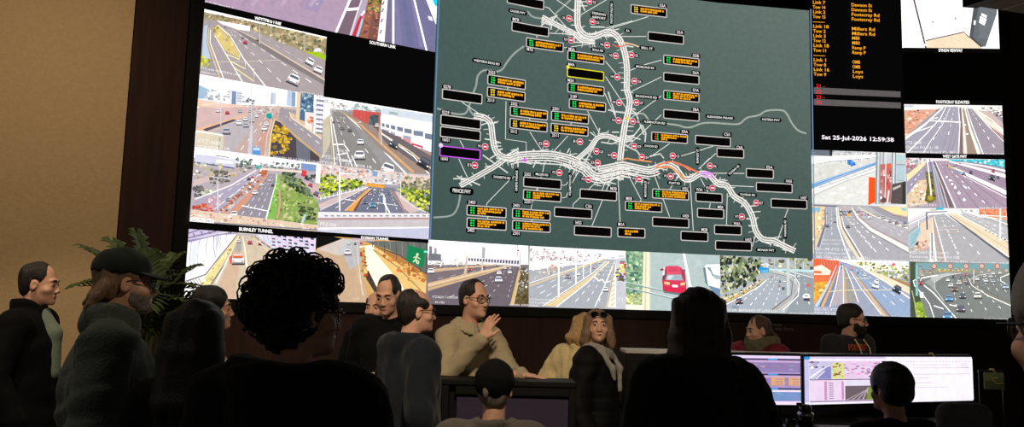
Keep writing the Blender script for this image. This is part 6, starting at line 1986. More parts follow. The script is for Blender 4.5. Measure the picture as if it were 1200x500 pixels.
class Field:
    def __init__(self, ax):
        self.ax = ax
        self.D = np.full([len(a) for a in ax], 0.2, dtype=np.float32)

    def put(self, fn, lo, hi, k=0.02, sub=False, cap_=None):
        m_ = k + 0.035
        sl = []
        for a, l, h in zip(self.ax, lo, hi):
            i0, i1 = np.searchsorted(a, l - m_), np.searchsorted(a, h + m_)
            if i1 <= i0:
                return self
            sl.append(slice(i0, i1))
        X = self.ax[0][sl[0]][:, None, None]
        Y = self.ax[1][sl[1]][None, :, None]
        Z = self.ax[2][sl[2]][None, None, :]
        d = fn(X, Y, Z)
        A = self.D[tuple(sl)]
        if sub:
            d = -d
            h = np.clip(.5 - .5 * (A - d) / max(k, 1e-5), 0, 1)
            self.D[tuple(sl)] = A * (1 - h) + d * h + k * h * (1 - h)
        else:
            h = np.clip(.5 + .5 * (A - d) / max(k, 1e-5), 0, 1)
            self.D[tuple(sl)] = A * (1 - h) + d * h - k * h * (1 - h)
        return self

    def ell(self, c, r, k=.02, rot=None, sub=False):
        c = Vector(c)
        r = Vector(r)
        M3 = np.array(rot.transposed() if rot is not None else Matrix.Identity(3), dtype=np.float32)
        rm = max(r)

        def fn(X, Y, Z):
            x, y, z = X - c.x, Y - c.y, Z - c.z
            q = [(M3[i, 0] * x + M3[i, 1] * y + M3[i, 2] * z) / r[i] for i in range(3)]
            k0 = np.sqrt(q[0] ** 2 + q[1] ** 2 + q[2] ** 2) + 1e-6
            k1 = np.sqrt((q[0] / r[0]) ** 2 + (q[1] / r[1]) ** 2 + (q[2] / r[2]) ** 2) + 1e-6
            return k0 * (k0 - 1) / k1
        return self.put(fn, [c[i] - rm for i in range(3)], [c[i] + rm for i in range(3)], k, sub)

    def cap(self, a, b, ra, rb=None, k=.02, sub=False, flat=None):
        a, b = Vector(a), Vector(b)
        rb = ra if rb is None else rb
        ab = b - a
        L2 = max(ab.dot(ab), 1e-9)

        def fn(X, Y, Z):
            x, y, z = X - a.x, Y - a.y, Z - a.z
            t = np.clip((x * ab.x + y * ab.y + z * ab.z) / L2, 0, 1)
            return np.sqrt((x - t * ab.x) ** 2 + (y - t * ab.y) ** 2 + (z - t * ab.z) ** 2) - (ra + (rb - ra) * t)
        rm = max(ra, rb)
        return self.put(fn, [min(a[i], b[i]) - rm for i in range(3)], [max(a[i], b[i]) + rm for i in range(3)], k, sub)

    def chain(self, pts, rs, k=.02):
        for i in range(len(pts) - 1):
            self.cap(pts[i], pts[i + 1], rs[i], rs[i + 1], k)
        return self

    def keep(self, f):
        """intersect with f(X, Y, Z) <= 0"""
        X, Y, Z = self.ax[0][:, None, None], self.ax[1][None, :, None], self.ax[2][None, None, :]
        self.D = np.maximum(self.D, f(X, Y, Z).astype(np.float32))
        return self

    def rough(self, amp, f, seed=0, zs=1.0):
        X, Y, Z = self.ax[0][:, None, None], self.ax[1][None, :, None], self.ax[2][None, None, :]
        r = np.random.default_rng(seed)
        for i in range(4):
            w_ = r.normal(size=3) * f * (1 + i * .5)
            w_[2] *= zs
            self.D = self.D + (amp / (1 + i * .4) * np.sin(w_[0] * X + w_[1] * Y + w_[2] * Z + r.uniform(0, 6) + 1.3 * np.sin(w_[1] * X * .7 + w_[2] * Z * .6))).astype(np.float32) * .5
        return self

    def mesh(self):
        D, ax = self.D, self.ax
        D = np.where(np.abs(D) < 1e-7, 1e-7, D)
        for q in range(3):
            s0 = [slice(None)] * 3
            for e in (0, -1):
                s0[q] = e
                D[tuple(s0)] = np.maximum(D[tuple(s0)], 1e-3)
        S = D < 0
        n = D.shape
        C = [D[i:n[0] - 1 + i, j:n[1] - 1 + j, k:n[2] - 1 + k] for i in (0, 1) for j in (0, 1) for k in (0, 1)]
        B = [S[i:n[0] - 1 + i, j:n[1] - 1 + j, k:n[2] - 1 + k] for i in (0, 1) for j in (0, 1) for k in (0, 1)]
        cnt = sum(b.astype(np.int8) for b in B)
        act = (cnt > 0) & (cnt < 8)
        I = np.argwhere(act)
        if len(I) == 0:
            return [], []
        idx = np.full(act.shape, -1, dtype=np.int64)
        idx[act] = np.arange(len(I))
        vals = np.stack([c[act] for c in C], 1)
        off = np.array([(i, j, k) for i in (0, 1) for j in (0, 1) for k in (0, 1)])
        P = np.stack([np.stack([ax[q][I[:, q] + off[c][q]] for q in range(3)], 1) for c in range(8)], 1)
        acc = np.zeros((len(I), 3))
        num = np.zeros(len(I))
        for a in range(8):
            for b in range(a + 1, 8):
                if np.abs(off[a] - off[b]).sum() != 1:
                    continue
                va, vb = vals[:, a], vals[:, b]
                x = (va < 0) != (vb < 0)
                t = np.where(x, va / np.where(x, va - vb, 1), 0)
                acc += np.where(x[:, None], P[:, a] + (P[:, b] - P[:, a]) * t[:, None], 0)
                num += x
        V = acc / num[:, None]
        F = []
        for q in range(3):
            u, w_ = [(1, 2), (2, 0), (0, 1)][q]
            sa, sb = [slice(None)] * 3, [slice(None)] * 3
            sa[q], sb[q] = slice(0, -1), slice(1, None)
            a, b = S[tuple(sa)], S[tuple(sb)]
            E = np.argwhere(a != b)
            ok = (E[:, u] > 0) & (E[:, w_] > 0) & (E[:, u] < n[u] - 1) & (E[:, w_] < n[w_] - 1)
            E = E[ok]
            fl = a[tuple(E.T)]
            du, dw = np.zeros(3, int), np.zeros(3, int)
            du[u] = 1
            dw[w_] = 1
            Q = np.stack([idx[tuple((E - d).T)] for d in (du + dw, dw, 0 * du, du)], 1)
            Q[~fl] = Q[~fl][:, ::-1]
            F.append(Q)
        return V, np.concatenate(F)


def fmesh(name, fld, ma, parent=None, M=None):
    V, F = fld.mesh()
    me = bpy.data.meshes.new(name)
    nv, nf = len(V), len(F)
    if M is not None and nv:
        A = np.array(M)
        V = V @ A[:3, :3].T + A[:3, 3]
    me.vertices.add(nv)
    me.vertices.foreach_set('co', np.asarray(V, dtype=np.float32).ravel())
    me.loops.add(nf * 4)
    me.loops.foreach_set('vertex_index', np.asarray(F, dtype=np.int32).ravel())
    me.polygons.add(nf)
    me.polygons.foreach_set('loop_start', np.arange(nf, dtype=np.int32) * 4)
    me.update(calc_edges=True)
    me.validate()
    return link_mesh(name, me, ma, parent, True)


SKIN = {k: mat('skin_' + k, c, rough=.5, noise=.08, scale=60, bump=.05, spec=.35) for k, c in
        {'fair': (206, 156, 130), 'warm': (214, 164, 138), 'pale': (220, 172, 148)}.items()}
HAIRM = {k: mat('hair_' + k, c, rough=.5, noise=.35, scale=60, stretch=(3, 3, .5), bump=.5, bscale=150) for k, c in
         {'black': (12, 10, 9), 'dark': (28, 21, 17), 'brown': (78, 54, 36), 'blonde': (190, 152, 96), 'fawn': (128, 100, 74), 'grey': (120, 112, 104), 'auburn': (44, 22, 18)}.items()}
LIPS = mat('lips', (150, 86, 76), rough=.45, noise=.05)
EYEM = mat('eye_white', (176, 160, 150), rough=.2, noise=.02)
LENS = bpy.data.materials.new('lens_glass')
LENS.use_nodes = True
_n = LENS.node_tree
_n.nodes.clear()
_o, _t, _g, _m = [_n.nodes.new(k) for k in ('ShaderNodeOutputMaterial', 'ShaderNodeBsdfTransparent', 'ShaderNodeBsdfGlossy', 'ShaderNodeMixShader')]
_g.inputs['Roughness'].default_value = .03
_m.inputs[0].default_value = .10
for a_, b_ in ((_t.outputs[0], _m.inputs[1]), (_g.outputs[0], _m.inputs[2]), (_m.outputs[0], _o.inputs[0])):
    _n.links.new(a_, b_)
DARKLENS = mat('lens_dark', (20, 16, 14), rough=.08, noise=0)
FRAME = mat('glasses_frame', (22, 18, 18), rough=.3, noise=.05)


def cloth(name, c, **k):
    a = dict(rough=.9, noise=.12, scale=90, bump=.25, bscale=260, spec=.15, sheen=.1)
    a.update(k)
    return mat('cloth_' + name, c, **a)


BLK = cloth('black', (10, 10, 11), sheen=0)
NAVY = cloth('navy', (26, 29, 36))
JEANS = cloth('jeans', (58, 70, 92), scale=200)
SHOEM = mat('shoe_leather', (24, 20, 18), rough=.5)


def hand(f, w, d, n, side, s, curl=.35, spread=.1):
    """palm, four unequal bent fingers and a thumb; w wrist, d along the fingers, n palm normal (towards the palm side)"""
    d, n = Vector(d).normalized(), Vector(n)
    n = (n - d * n.dot(d)).normalized()
    l = d.cross(n) * side                      # towards the thumb
    w = Vector(w)
    rot = Matrix((l, d, n)).transposed()
    f.ell(w + d * .052 * s, (.040 * s, .052 * s, .017 * s), .012, rot)
    f.cap(w - d * .03 * s, w + d * .02 * s, .026 * s, .027 * s, .015)
    for i, (o, L) in enumerate(((.029, .068), (.0095, .077), (-.0105, .072), (-.029, .056))):
        b = w + (d * (.088 - abs(i - 1.2) * .004) + l * o) * s
        a = curl * (1 + .15 * i)
        dd = (d + l * spread * (1.2 - i * .8)).normalized()
        p, ang = b, 0
        for j, q in enumerate((.46, .31, .23)):
            ang += a * (.8 if j else .6)
            v = (dd * math.cos(ang) + n * math.sin(ang)) * (L * q * s)
            f.cap(p, p + v, (.0088 - j * .0009) * s, (.0082 - j * .0009) * s, .004)
            p = p + v
    b = w + (d * .022 + l * .030) * s
    t1 = b + (d * .030 + l * .024 + n * .010) * s
    f.cap(b, t1, .014 * s, .0105 * s, .01)
    f.cap(t1, t1 + (d * .032 + l * .008 + n * .010 * (1 + curl)) * s, .0100 * s, .0085 * s, .004)


class Fig:
    """one person. Local frame: faces +Y, right hand +X, feet on z = 0"""

    def __init__(self, label, px, py, Y, yaw, skin='fair', group=None, H=None, seat=None, build=1.0, head=(0, 0, 0), arms=None, lean=0.0, hands=(.35, .35), face=True, hat=0.0, hfine=.006, brow='dark'):
        p = at(px, py, Y)
        self.top = p.z if H is None else H
        self.face = face
        self.loc = Vector((p.x, Y, 0))
        self.yaw = R(yaw)
        self.build = build
        H0 = self.top - hat
        if seat is None:
            self.s = s = H0 / 1.752
            self.dz = 0
        else:
            self.s = s = (H0 - seat) / (1.752 - .86)
            self.dz = seat - .86 * s
        self.sh = self.s * .95
        self.seat = seat
        self.W = lambda x, y, z: Vector((x * s, y * s, z * s + self.dz))
        self.lean = lean
        A = {'el': (-.25, -.04, 1.13), 'er': (.25, -.04, 1.13), 'wl': (-.25, .07, .90), 'wr': (.25, .07, .90), 'sl': (-.175, -.01, 1.405), 'sr': (.175, -.01, 1.405),
             'hl': ((0, .25, -1), (1, .2, 0)), 'hr': ((0, .25, -1), (-1, .2, 0))}
        A.update(arms or {})
        self.A = A
        b = build
        self.P = {}
        for k in ('el', 'er', 'wl', 'wr', 'sl', 'sr'):
            v = A[k]
            self.P[k] = self.W(v[0] * (b if k[0] != 'w' else 1), v[1], v[2]) + Vector((0, self.ly(v[2]), 0))
        if seat is None:
            for sd, q in ((-1, 'l'), (1, 'r')):
                self.P['hip' + q] = self.W(sd * .095, 0, .90)
                self.P['kn' + q] = self.W(sd * .105, .015, .49)
                self.P['an' + q] = self.W(sd * .11, -.02, .085)
        else:
            for sd, q in ((-1, 'l'), (1, 'r')):
                self.P['hip' + q] = self.W(sd * .095, 0, .92)
                kz = max(.30, seat + .03)
                self.P['kn' + q] = Vector((sd * .13 * s, .30 * s, kz))
                self.P['an' + q] = Vector((sd * .12 * s, .26 * s, .085))
        # head frame
        self.HR = (Matrix.Rotation(R(head[0]), 3, 'Z') @ Matrix.Rotation(R(head[1]), 3, 'X') @ Matrix.Rotation(R(head[2]), 3, 'Y'))
        nb = self.W(0, -.015 + .015, 1.50) + Vector((0, self.ly(1.5), 0))
        self.HC = nb + self.HR @ Vector((0, .022 * s, .136 * s))
        self.root = None
        self.make_body(label, skin, hands, hfine, group, brow)

    def ly(self, z):
        return self.lean * max(0, z - .95) * self.s

    def h(self, x, y, z):
        """point given in head coordinates (origin between the ears at eye height)"""
        return self.HC + self.HR @ (Vector((x, y, z)) * self.sh)

    def torso(self, f, t=0.0, b=None):
        b = b or self.build
        s, W = self.s, self.W
        o = lambda z: Vector((0, self.ly(z), 0))
        r = lambda x, y, z: (x * s * b + t, y * s * b + t, z * s + t)
        f.ell(W(0, -.005, 1.245) + o(1.245), r(.165, .112, .185), .03)
        f.ell(W(0, .012, 1.06) + o(1.06), r(.152, .112, .20), .05)
        f.ell(W(0, -.005, .91) + o(.91), r(.168, .118, .13), .05)
        f.cap(self.P['sl'] * .88 + self.P['sr'] * .12, self.P['sr'] * .88 + self.P['sl'] * .12, .052 * s + t, None, .05)
        nk = W(0, -.022, 1.425) + o(1.425)
        for q in ('sl', 'sr'):
            f.cap(nk, self.P[q] * .75 + nk * .25, .05 * s + t * .4, .043 * s + t, .03)

    def arm(self, f, q, t=0.0, upto=1.0, k=.03):
        s, P = self.s, self.P
        S, E, Wr = P['s' + q], P['e' + q], P['w' + q]
        f.cap(S, E, .056 * s * self.build + t, .043 * s + t, k)
        f.cap(E, E + (Wr - E) * upto, .043 * s + t, .030 * s + t, k)

    def legs(self, f, t=0.0):
        s, P = self.s, self.P
        for q in 'lr':
            f.cap(P['hip' + q], P['kn' + q], .085 * s + t, .058 * s + t, .04)
            f.cap(P['kn' + q], P['an' + q], .056 * s + t, .040 * s + t, .03)

    def bounds(self, m_=.16):
        v = list(self.P.values()) + [self.HC]
        return [min(p[i] for p in v) - m_ for i in range(3)], [max(p[i] for p in v) + m_ for i in range(3)]

    def make_body(self, label, skin, hands, hf, group, brow):
        s = self.s
        lo, hi = self.bounds()
        lo[2] = 0.0
        hi[2] = self.HC.z + .16
        hc = self.HC
        fine = [[(hc[i] - .14 * s, hc[i] + .14 * s, hf)] for i in range(3)]
        hd = []
        for q, sd in (('l', 1), ('r', -1)):
            w = self.P['w' + q]
            d = Vector(self.A['h' + q][0]).normalized()
            c = w + d * .08 * s
            for i in range(3):
                fine[i].append((c[i] - .095 * s, c[i] + .095 * s, .0058))
            hd.append((w, d, self.A['h' + q][1], sd))
        f = Field([axis(lo[i], hi[i], .02, fine[i]) for i in range(3)])
        self.torso(f)
        self.legs(f)
        for q in 'lr':
            self.arm(f, q)
            an = self.P['an' + q]
            f.cap(an + Vector((0, -.03, -.045)), an + Vector((0, .13, -.055)), .033, .026, .03)
        for (w, d, n, sd), c in zip(hd, hands):
            hand(f, w, d, n, sd, s, c)
        # neck and head
        h, HR = self.h, self.HR
        f.cap(self.W(0, -.02, 1.44) + Vector((0, self.ly(1.44), 0)), h(0, -.018, -.06), .051 * s, .050 * s, .03)
        sh = self.sh
        E = lambda c, r, k=.02, rot=HR, sub=False: f.ell(h(*c), tuple(v * sh for v in r), k * s, rot, sub)
        E((0, -.022, .032), (.074, .094, .086), .01)
        E((0, .022, -.035), (.060, .070, .078), .03)
        E((0, .045, -.085), (.036, .040, .030), .03)
        E((0, .078, -.100), (.018, .018, .015), .02)
        E((0, .074, .022), (.050, .016, .010), .015)
        for e in (-1, 1):
            E((e * .044, .056, -.035), (.020, .020, .017), .02)
            E((e * .031, .098, .000), (.017, .020, .011), .012, HR, True)
            f.ell(h(e * .031, .074, .0), (.0125 * sh,) * 3, .003, HR)
            E((e * .074, -.006, -.014), (.009, .020, .032), .006, HR @ Matrix.Rotation(R(12 * e), 3, 'Z') @ Matrix.Rotation(R(-12), 3, 'X'))
            E((e * .080, .0, -.012), (.005, .009, .016), .004, HR, True)
            E((e * .013, .096, -.040), (.008, .010, .007), .006)
        f.cap(h(0, .080, .008), h(0, .101, -.034), .008 * s, .0120 * s, .010)
        E((0, .087, -.064), (.023, .011, .0055), .006)
        E((0, .085, -.073), (.019, .011, .006), .005)
        E((0, .098, -.0685), (.020, .008, .0018), .003, HR, True)
        M = Matrix.Identity(4)
        self.root = fmesh('person', f, SKIN[skin])
        tag(self.root, label, 'person', group)
        self.root.location = self.loc
        bpy.context.view_layer.update()
        self.root.rotation_euler = (0, 0, self.yaw)
        if self.face:
            for e in (-1, 1):
                m_ = MB()
                c = h(e * .031, .0755, .0)
                m_.add(*uvs(c, .0116 * self.sh, HR))
                o = m_.build('eye', EYEM)
                o.parent = self.root
                m2 = MB()
                m2.add(*uvs(h(e * .031, .0812, .0), .0070 * s, HR))
                o2 = m2.build('iris', mat('iris', (40, 28, 22), rough=.15))
                o2.parent = o
            sh = self.sh
            f = self.grid(list(self.h(0, .09, -.07) - Vector((.045, .045, .03))), list(self.h(0, .09, -.07) + Vector((.045, .045, .03))), .003)
            f.ell(self.h(0, .0868, -.0652), (.021 * sh, .0125 * sh, .0040 * sh), .003, HR)
            f.ell(self.h(0, .0850, -.0735), (.018 * sh, .0125 * sh, .0048 * sh), .003, HR)
            fmesh('lips', f, LIPS, self.root)
            for e in (-1, 1):
                MB().tube([h(e * .013, .0885, .021), h(e * .024, .0895, .0255), h(e * .036, .0850, .0265), h(e * .048, .0775, .0215)], [.0032 * sh, .0042 * sh, .0036 * sh, .0015 * sh], 7).build('eyebrow', HAIRM[brow], None, True).parent = self.root
        return self.root

    def part(self, name, f, ma, parent=None, label=None):
        o = fmesh(name, f, ma, parent or self.root)
        if label:
            o['label'] = label
        return o

    def grid(self, lo, hi, h):
        return Field([axis(lo[i], hi[i], h) for i in range(3)])

    # --------------------------------------------------- clothes
    def top_(self, name, ma, t=.022, hem=.80, b=None, sleeve=.97, wr=.006, wf=22, collar=None, hood=False, h=.0115, puff=0.0, label=None, seed=1, open_=False):
        lo, hi = self.bounds(.15)
        s = self.s
        hz = self.W(0, 0, hem).z
        lo[2] = min(hz, self.P['wl'].z, self.P['wr'].z) - .06
        hi[2] = self.W(0, 0, 1.62).z
        f = self.grid(lo, hi, h)
        self.torso(f, t, b)
        f.cap(self.W(0, 0, hem + .1), self.W(0, 0, hem - .12), .11 * s, .11 * s, .05)
        f.ell(self.W(0, -.005, hem + .05), ((.175 * s * self.build + t), (.125 * s * self.build + t), .2), .05)
        f.keep(lambda X, Y, Z: hz - Z + 0 * X)
        for q in 'lr':
            self.arm(f, q, t * .95, sleeve, .03)
        o = Vector((0, self.ly(1.48), 0))
        if collar:
            ch, cr = collar
            ch -= .012
            for k in range(24):
                a = 2 * math.pi * k / 24
                dip = .035 * max(0, math.sin(a)) ** 2
                p = self.W(.078 * math.cos(a), -.012 + .078 * math.sin(a), 1.462 - dip) + o
                q = self.W(.082 * math.cos(a), -.016 + .084 * math.sin(a), 1.462 + ch - dip) + o
                f.cap(p, q, cr * s, cr * s * .8, .012)
        if hood:
            for k in range(13):
                a = R(180 + 180 * k / 12)
                p = self.W(.125 * math.cos(a), -.025 + .10 * math.sin(a), 1.46 + .012 * abs(math.cos(a))) + o
                f.ell(p, (.042 * s, .042 * s, .036 * s), .03)
            f.ell(self.W(0, -.125, 1.40) + o, (.10 * s, .045 * s, .10 * s), .04)
        if puff:
            zs = self.W(0, 0, 0).z
            X, Y, Z = f.ax[0][:, None, None], f.ax[1][None, :, None], f.ax[2][None, None, :]
            f.D = f.D - (puff * (np.abs(np.sin(Z * 36.0)) ** .6 - .5) + 0 * X + 0 * Y).astype(np.float32)
        f.rough(wr, wf, seed)
        return self.part(name, f, ma, None, label)

    def trousers(self, ma=BLK, t=.016):
        lo, hi = self.bounds(.2)
        lo[2] = .03
        hi[2] = self.W(0, 0, 1.02).z
        f = self.grid(lo, hi, .014)
        f.ell(self.W(0, -.005, .91), (.172 * self.s * self.build + t, .122 * self.s * self.build + t, .13 * self.s), .05)
        self.legs(f, t)
        f.keep(lambda X, Y, Z: Z - self.W(0, 0, .99).z + 0 * X)
        f.keep(lambda X, Y, Z: .06 - Z + 0 * X)
        f.rough(.004, 24, 5)
        self.part('trousers', f, ma)
        for q in 'lr':
            an = self.P['an' + q]
            g = self.grid([an.x - .08, an.y - .12, 0], [an.x + .08, an.y + .25, .16], .01)
            g.cap(an + Vector((0, -.03, -.035)), an + Vector((0, .15, -.05)), .046, .04, .03)
            g.cap(an + Vector((0, -.01, -.02)), an + Vector((0, -.01, .03)), .048, .046, .02)
            g.keep(lambda X, Y, Z: .004 - Z + 0 * X)
            self.part('shoe', g, SHOEM)

    # --------------------------------------------------- head gear
    def hgrid(self, down=.13, r=.17, h=.0065, up=.17, back=0.0):
        c = self.HC
        return self.grid([c.x - r, c.y - r - back, c.z - down], [c.x + r, c.y + r, c.z + up], h)

    def E(self, f, c, r, k=.015, rot=None, sub=False):
        f.ell(self.h(*c), tuple(v * self.sh for v in r), k, self.HR @ rot if rot is not None else self.HR, sub)

    def hair(self, style, col, ma=None, seed=1, label=None, vol=0.0, L=None):
        s = self.s
        E = self.E
        long_ = style in ('long', 'bob')
        f = self.hgrid(down=.50 if style == 'long' else .27 if style in ('bob', 'tail', 'flick') else .15, r=.19, h=.007, back=.05)
        v = vol - (.003 if style in ('recede', 'crop', 'front', 'rim') else 0)
        E(f, (0, -.026, .036), (.081 + v, .100 + v, .091 + v), .01)
        if style in ('short', 'crop', 'recede', 'rim', 'front', 'flick', 'tail'):
            E(f, (0, -.05, -.03), (.070 + v, .060 + v, .060), .03)
            E(f, (0, .118 if style == 'tail' else .105, -.045), (.088, .085, .105), .012, None, True)
            E(f, (0, .075, -.08), (.072, .085, .08), .012, None, True)
            for e in (-1, 1):
                E(f, (e * .085, .005, -.022), (.022, .026, .034), .008, None, True)
                E(f, (e * .085, .03, -.06), (.03, .05, .04), .008, None, True)
        if style == 'recede':
            E(f, (0, .10, .075), (.062, .085, .05), .012, None, True)
        if style == 'front':
            E(f, (0, .085, .10), (.078, .115, .07), .014, None, True)
        if style == 'rim':
            E(f, (0, .035, .125), (.085, .105, .075), .012, None, True)
        if style == 'flick':
            r = random.Random(seed)
            for k in range(15):
                x = -.062 + .124 * k / 14
                y = -.085 - .022 * math.cos(x * 22)
                f.chain([self.h(x, y + .02, -.02), self.h(x * 1.1, y - .005, -.065), self.h(x * 1.25 + r.uniform(-.01, .01), y - r.uniform(.012, .04), -.085 - r.uniform(0, .03))], [.02 * s, .015 * s, .004 * s], .008)
        if style == 'tail':
            E(f, (0, -.115, -.02), (.026, .03, .028), .015)
            f.chain([self.h(0, -.125, -.02), self.h(.02, -.16, -.07), self.h(.03, -.155, -.15), self.h(.03, -.13, -.22)], [.022 * s, .026 * s, .022 * s, .010 * s])
        if long_:
            L = L or (.40 if style == 'long' else .17)
            for k in range(15):
                a = R(-10 - 160 * k / 14) if style == 'long' else R(20 - 220 * k / 14)
                x, y = .078 * math.cos(a), -.02 + .095 * math.sin(a)
                jit = .012 * math.sin(k * 2.3 + seed)
                f.chain([self.h(x * .9, y * .9, .05), self.h(x * 1.08, y * 1.06, -.06), self.h(x * (1.22 + jit * 4), y * 1.15 - .012, -.06 - (L - .06) * .5), self.h(x * (1.28 + jit * 6), y * 1.1 - .01 + jit, -L + jit * 2)],
                        [.026 * s, .026 * s, .027 * s, .012 * s], .022)
            E(f, (0, .115, -.045), (.066, .09, .105), .014, None, True)
        f.rough(.0045, 75, seed, .35)
        return self.part('hair', f, ma or HAIRM[col], None, label)

    def curls(self, col='black', n=250, seed=3):
        """big loose curls: a base volume with many coiled locks standing off it, one mesh"""
        s = self.s
        f = self.hgrid(down=.16, r=.2, h=.0075, up=.2)
        self.E(f, (0, -.033, .045), (.104, .118, .110), .01)
        self.E(f, (0, -.06, -.035), (.085, .07, .075), .03)
        self.E(f, (0, .115, -.05), (.09, .09, .11), .015, None, True)
        for e in (-1, 1):
            self.E(f, (e * .088, .02, -.03), (.022, .04, .04), .01, None, True)
        f.rough(.013, 48, seed)
        base = self.part('hair', f, HAIRM[col])
        m_ = MB()
        r = random.Random(seed)
        k = 0
        while k < n:
            a, z = r.uniform(-math.pi, math.pi), r.uniform(-.75, 1)
            q = math.sqrt(max(0, 1 - z * z))
            d = Vector((q * math.cos(a), q * math.sin(a), z))
            if d.y > .35 and z < .35:
                continue
            if d.y > -.05 and z < -.2:
                continue
            k += 1
            if k < 26:
                d = Vector((r.uniform(-.7, .9), r.uniform(.45, .8), r.uniform(.35, .7))).normalized()
            c = Vector((0, -.035, .04)) + Vector((d.x * .100, d.y * .116, d.z * .104))
            t1 = d.orthogonal().normalized()
            t1.rotate(Matrix.Rotation(r.uniform(0, 6.28), 3, d))
            t2 = d.cross(t1)
            rr = r.uniform(.010, .026)
            turns = r.uniform(.9, 1.6)
            dn = Vector((0, 0, -1)) * r.uniform(0, .03)
            pts = []
            for i in range(13):
                u = i / 12
                w = turns * 6.283 * u
                pts.append(self.h(*(c + t1 * (rr * math.cos(w)) + d * (.006 + rr * .8 + rr * .7 * math.sin(w)) + t2 * (u - .5) * .05 + dn * u)))
            m_.tube(pts, [(.0014 + .0024 * math.sin(3.14 * i / 12)) * s for i in range(13)], 5)
        o = m_.build('curl', HAIRM[col])
        o.parent = base
        o['kind'] = 'stuff'
        return base

    def glasses(self, ma=FRAME, dy=-.004, dz=0.0, r=.022, name='glasses', lens=True):
        s = self.s
        m_ = MB()
        o = None
        L = []
        for e in (-1, 1):
            def rim(a, q=1.0):
                c, n = math.cos(a), math.sin(a)
                w = (abs(c) ** 3 + abs(n) ** 3) ** (-1 / 3)
                x = e * .032 + r * 1.12 * q * w * c
                return self.h(x, .104 + dy - .9 * max(0, abs(x) - .02) ** 2 / .05, dz - .002 + r * .80 * q * w * n)
            A = [6.2832 * k / 20 for k in range(21)]
            m_.tube([rim(a) for a in A], .0021 * s, 6, False)
            P = [rim(a, .97) for a in A[:-1]]
            off = self.HR @ Vector((0, .0012, 0))
            L.append(([p - off for p in P] + [p + off for p in P], [list(range(20))[::-1], list(range(20, 40))] + [(k, (k + 1) % 20, 20 + (k + 1) % 20, 20 + k) for k in range(20)]))
            m_.tube([self.h(e * .056, .099 + dy, dz + .006), self.h(e * .073, .084 + dy, dz + .006), self.h(e * .078, .01 + dy, dz + .003), self.h(e * .078, -.02 + dy, dz - .01)], .0021 * s, 6)
        m_.tube([self.h(-.010, .103 + dy, dz + .004), self.h(0, .107 + dy, dz + .007), self.h(.010, .103 + dy, dz + .004)], .0021 * s, 6)
        o = m_.build(name, ma)
        o.parent = self.root
        for vs, fs in L:
            q = MB().add(vs, fs).build('lens', DARKLENS if name == 'sunglasses' else LENS)
            q.parent = o
        return o

    def cap_hat(self, ma, brim_dir=1, label=None, low=.028, grow=0.0):
        f = self.hgrid(down=.10, r=.17, h=.006, up=.17)
        self.E(f, (0, -.024, .038), (.086 + grow, .107 + grow, .092 + grow), .01)
        f.keep(lambda X, Y, Z: -(self.HR[0][2] * (X - self.h(0, 0, low).x) + self.HR[1][2] * (Y - self.h(0, 0, low).y) + self.HR[2][2] * (Z - self.h(0, 0, low).z)))
        f.rough(.0025, 30, 3)
        o = self.part('cap', f, ma, None, label)
        m_ = MB()
        N = 13
        top, bot = [], []
        for k in range(N):
            a = R(-58 + 116 * k / (N - 1))
            for rr, dz in ((.088, .036), (.175, .020)):
                x, y = rr * math.sin(a) * (1.0 if rr < .1 else .62), -.022 + rr * (1.16 if rr < .1 else 1.0) * math.cos(a) ** (1 if rr < .1 else .55)
                dd = dz - .10 * abs(x) ** 1.3
                top.append(self.h(x, y * brim_dir - (0 if brim_dir > 0 else .044), dd + .004))
                bot.append(self.h(x, y * brim_dir - (0 if brim_dir > 0 else .044), dd))
        vs = top + bot
        n2 = 2 * N
        fs = []
        for k in range(N - 1):
            i = 2 * k
            fs += [(i, i + 1, i + 3, i + 2), (n2 + i, n2 + i + 2, n2 + i + 3, n2 + i + 1), (i + 1, n2 + i + 1, n2 + i + 3, i + 3), (i, i + 2, n2 + i + 2, n2 + i)]
        fs += [(0, n2, n2 + 1, 1), (n2 - 2, n2 - 1, 2 * n2 - 1, 2 * n2 - 2)]
        m_.add(vs, fs)
        b = m_.build('brim', ma, None, True)
        b.parent = o
        return o

    def beard(self, col, d=.006):
        f = self.hgrid(down=.17, r=.12, h=.0055, up=.02)
        E = self.E
        E(f, (0, .026, -.05), (.062 + d, .066 + d, .066), .01)
        E(f, (0, .060, -.093), (.036 + d, .036 + d, .032 + d), .02)
        E(f, (0, .10, -.068), (.022, .03, .008), .006, None, True)
        E(f, (0, .05, .0), (.05, .085, .042), .012, None, True)
        E(f, (0, -.06, -.05), (.09, .075, .10), .012, None, True)
        f.rough(.0015, 90, 8)
        return self.part('beard', f, HAIRM[col])

    def scarf(self, ma, drop=.25, label=None, r=.034, dz=0.0):
        f = self.grid([self.HC.x - .2, self.HC.y - .22, self.HC.z - .55], [self.HC.x + .2, self.HC.y + .2, self.HC.z - .04], .0095)
        o = Vector((0, self.ly(1.48), 0))
        for j, (rr, z) in enumerate(((.090, 1.455), (.086, 1.495))):
            P = [self.W(rr * math.cos(a), -.005 + rr * math.sin(a), z + dz + .012 * math.sin(a * 2 + j) - .02 * max(0, math.sin(a))) + o for a in [6.2832 * k / 14 for k in range(15)]]
            f.chain(P, [r * self.s] * 15, .02)
        if drop:
            for e in (-1, 1):
                f.chain([self.W(e * .07, .07, 1.45) + o, self.W(e * .058, .140, 1.36) + o, self.W(e * .042, .148, 1.45 - drop * (1 - .2 * e)) + o], [r * self.s, r * self.s, r * .8 * self.s], .02)
        f.rough(.004, 45, 6)
        return self.part('scarf', f, ma, None, label)


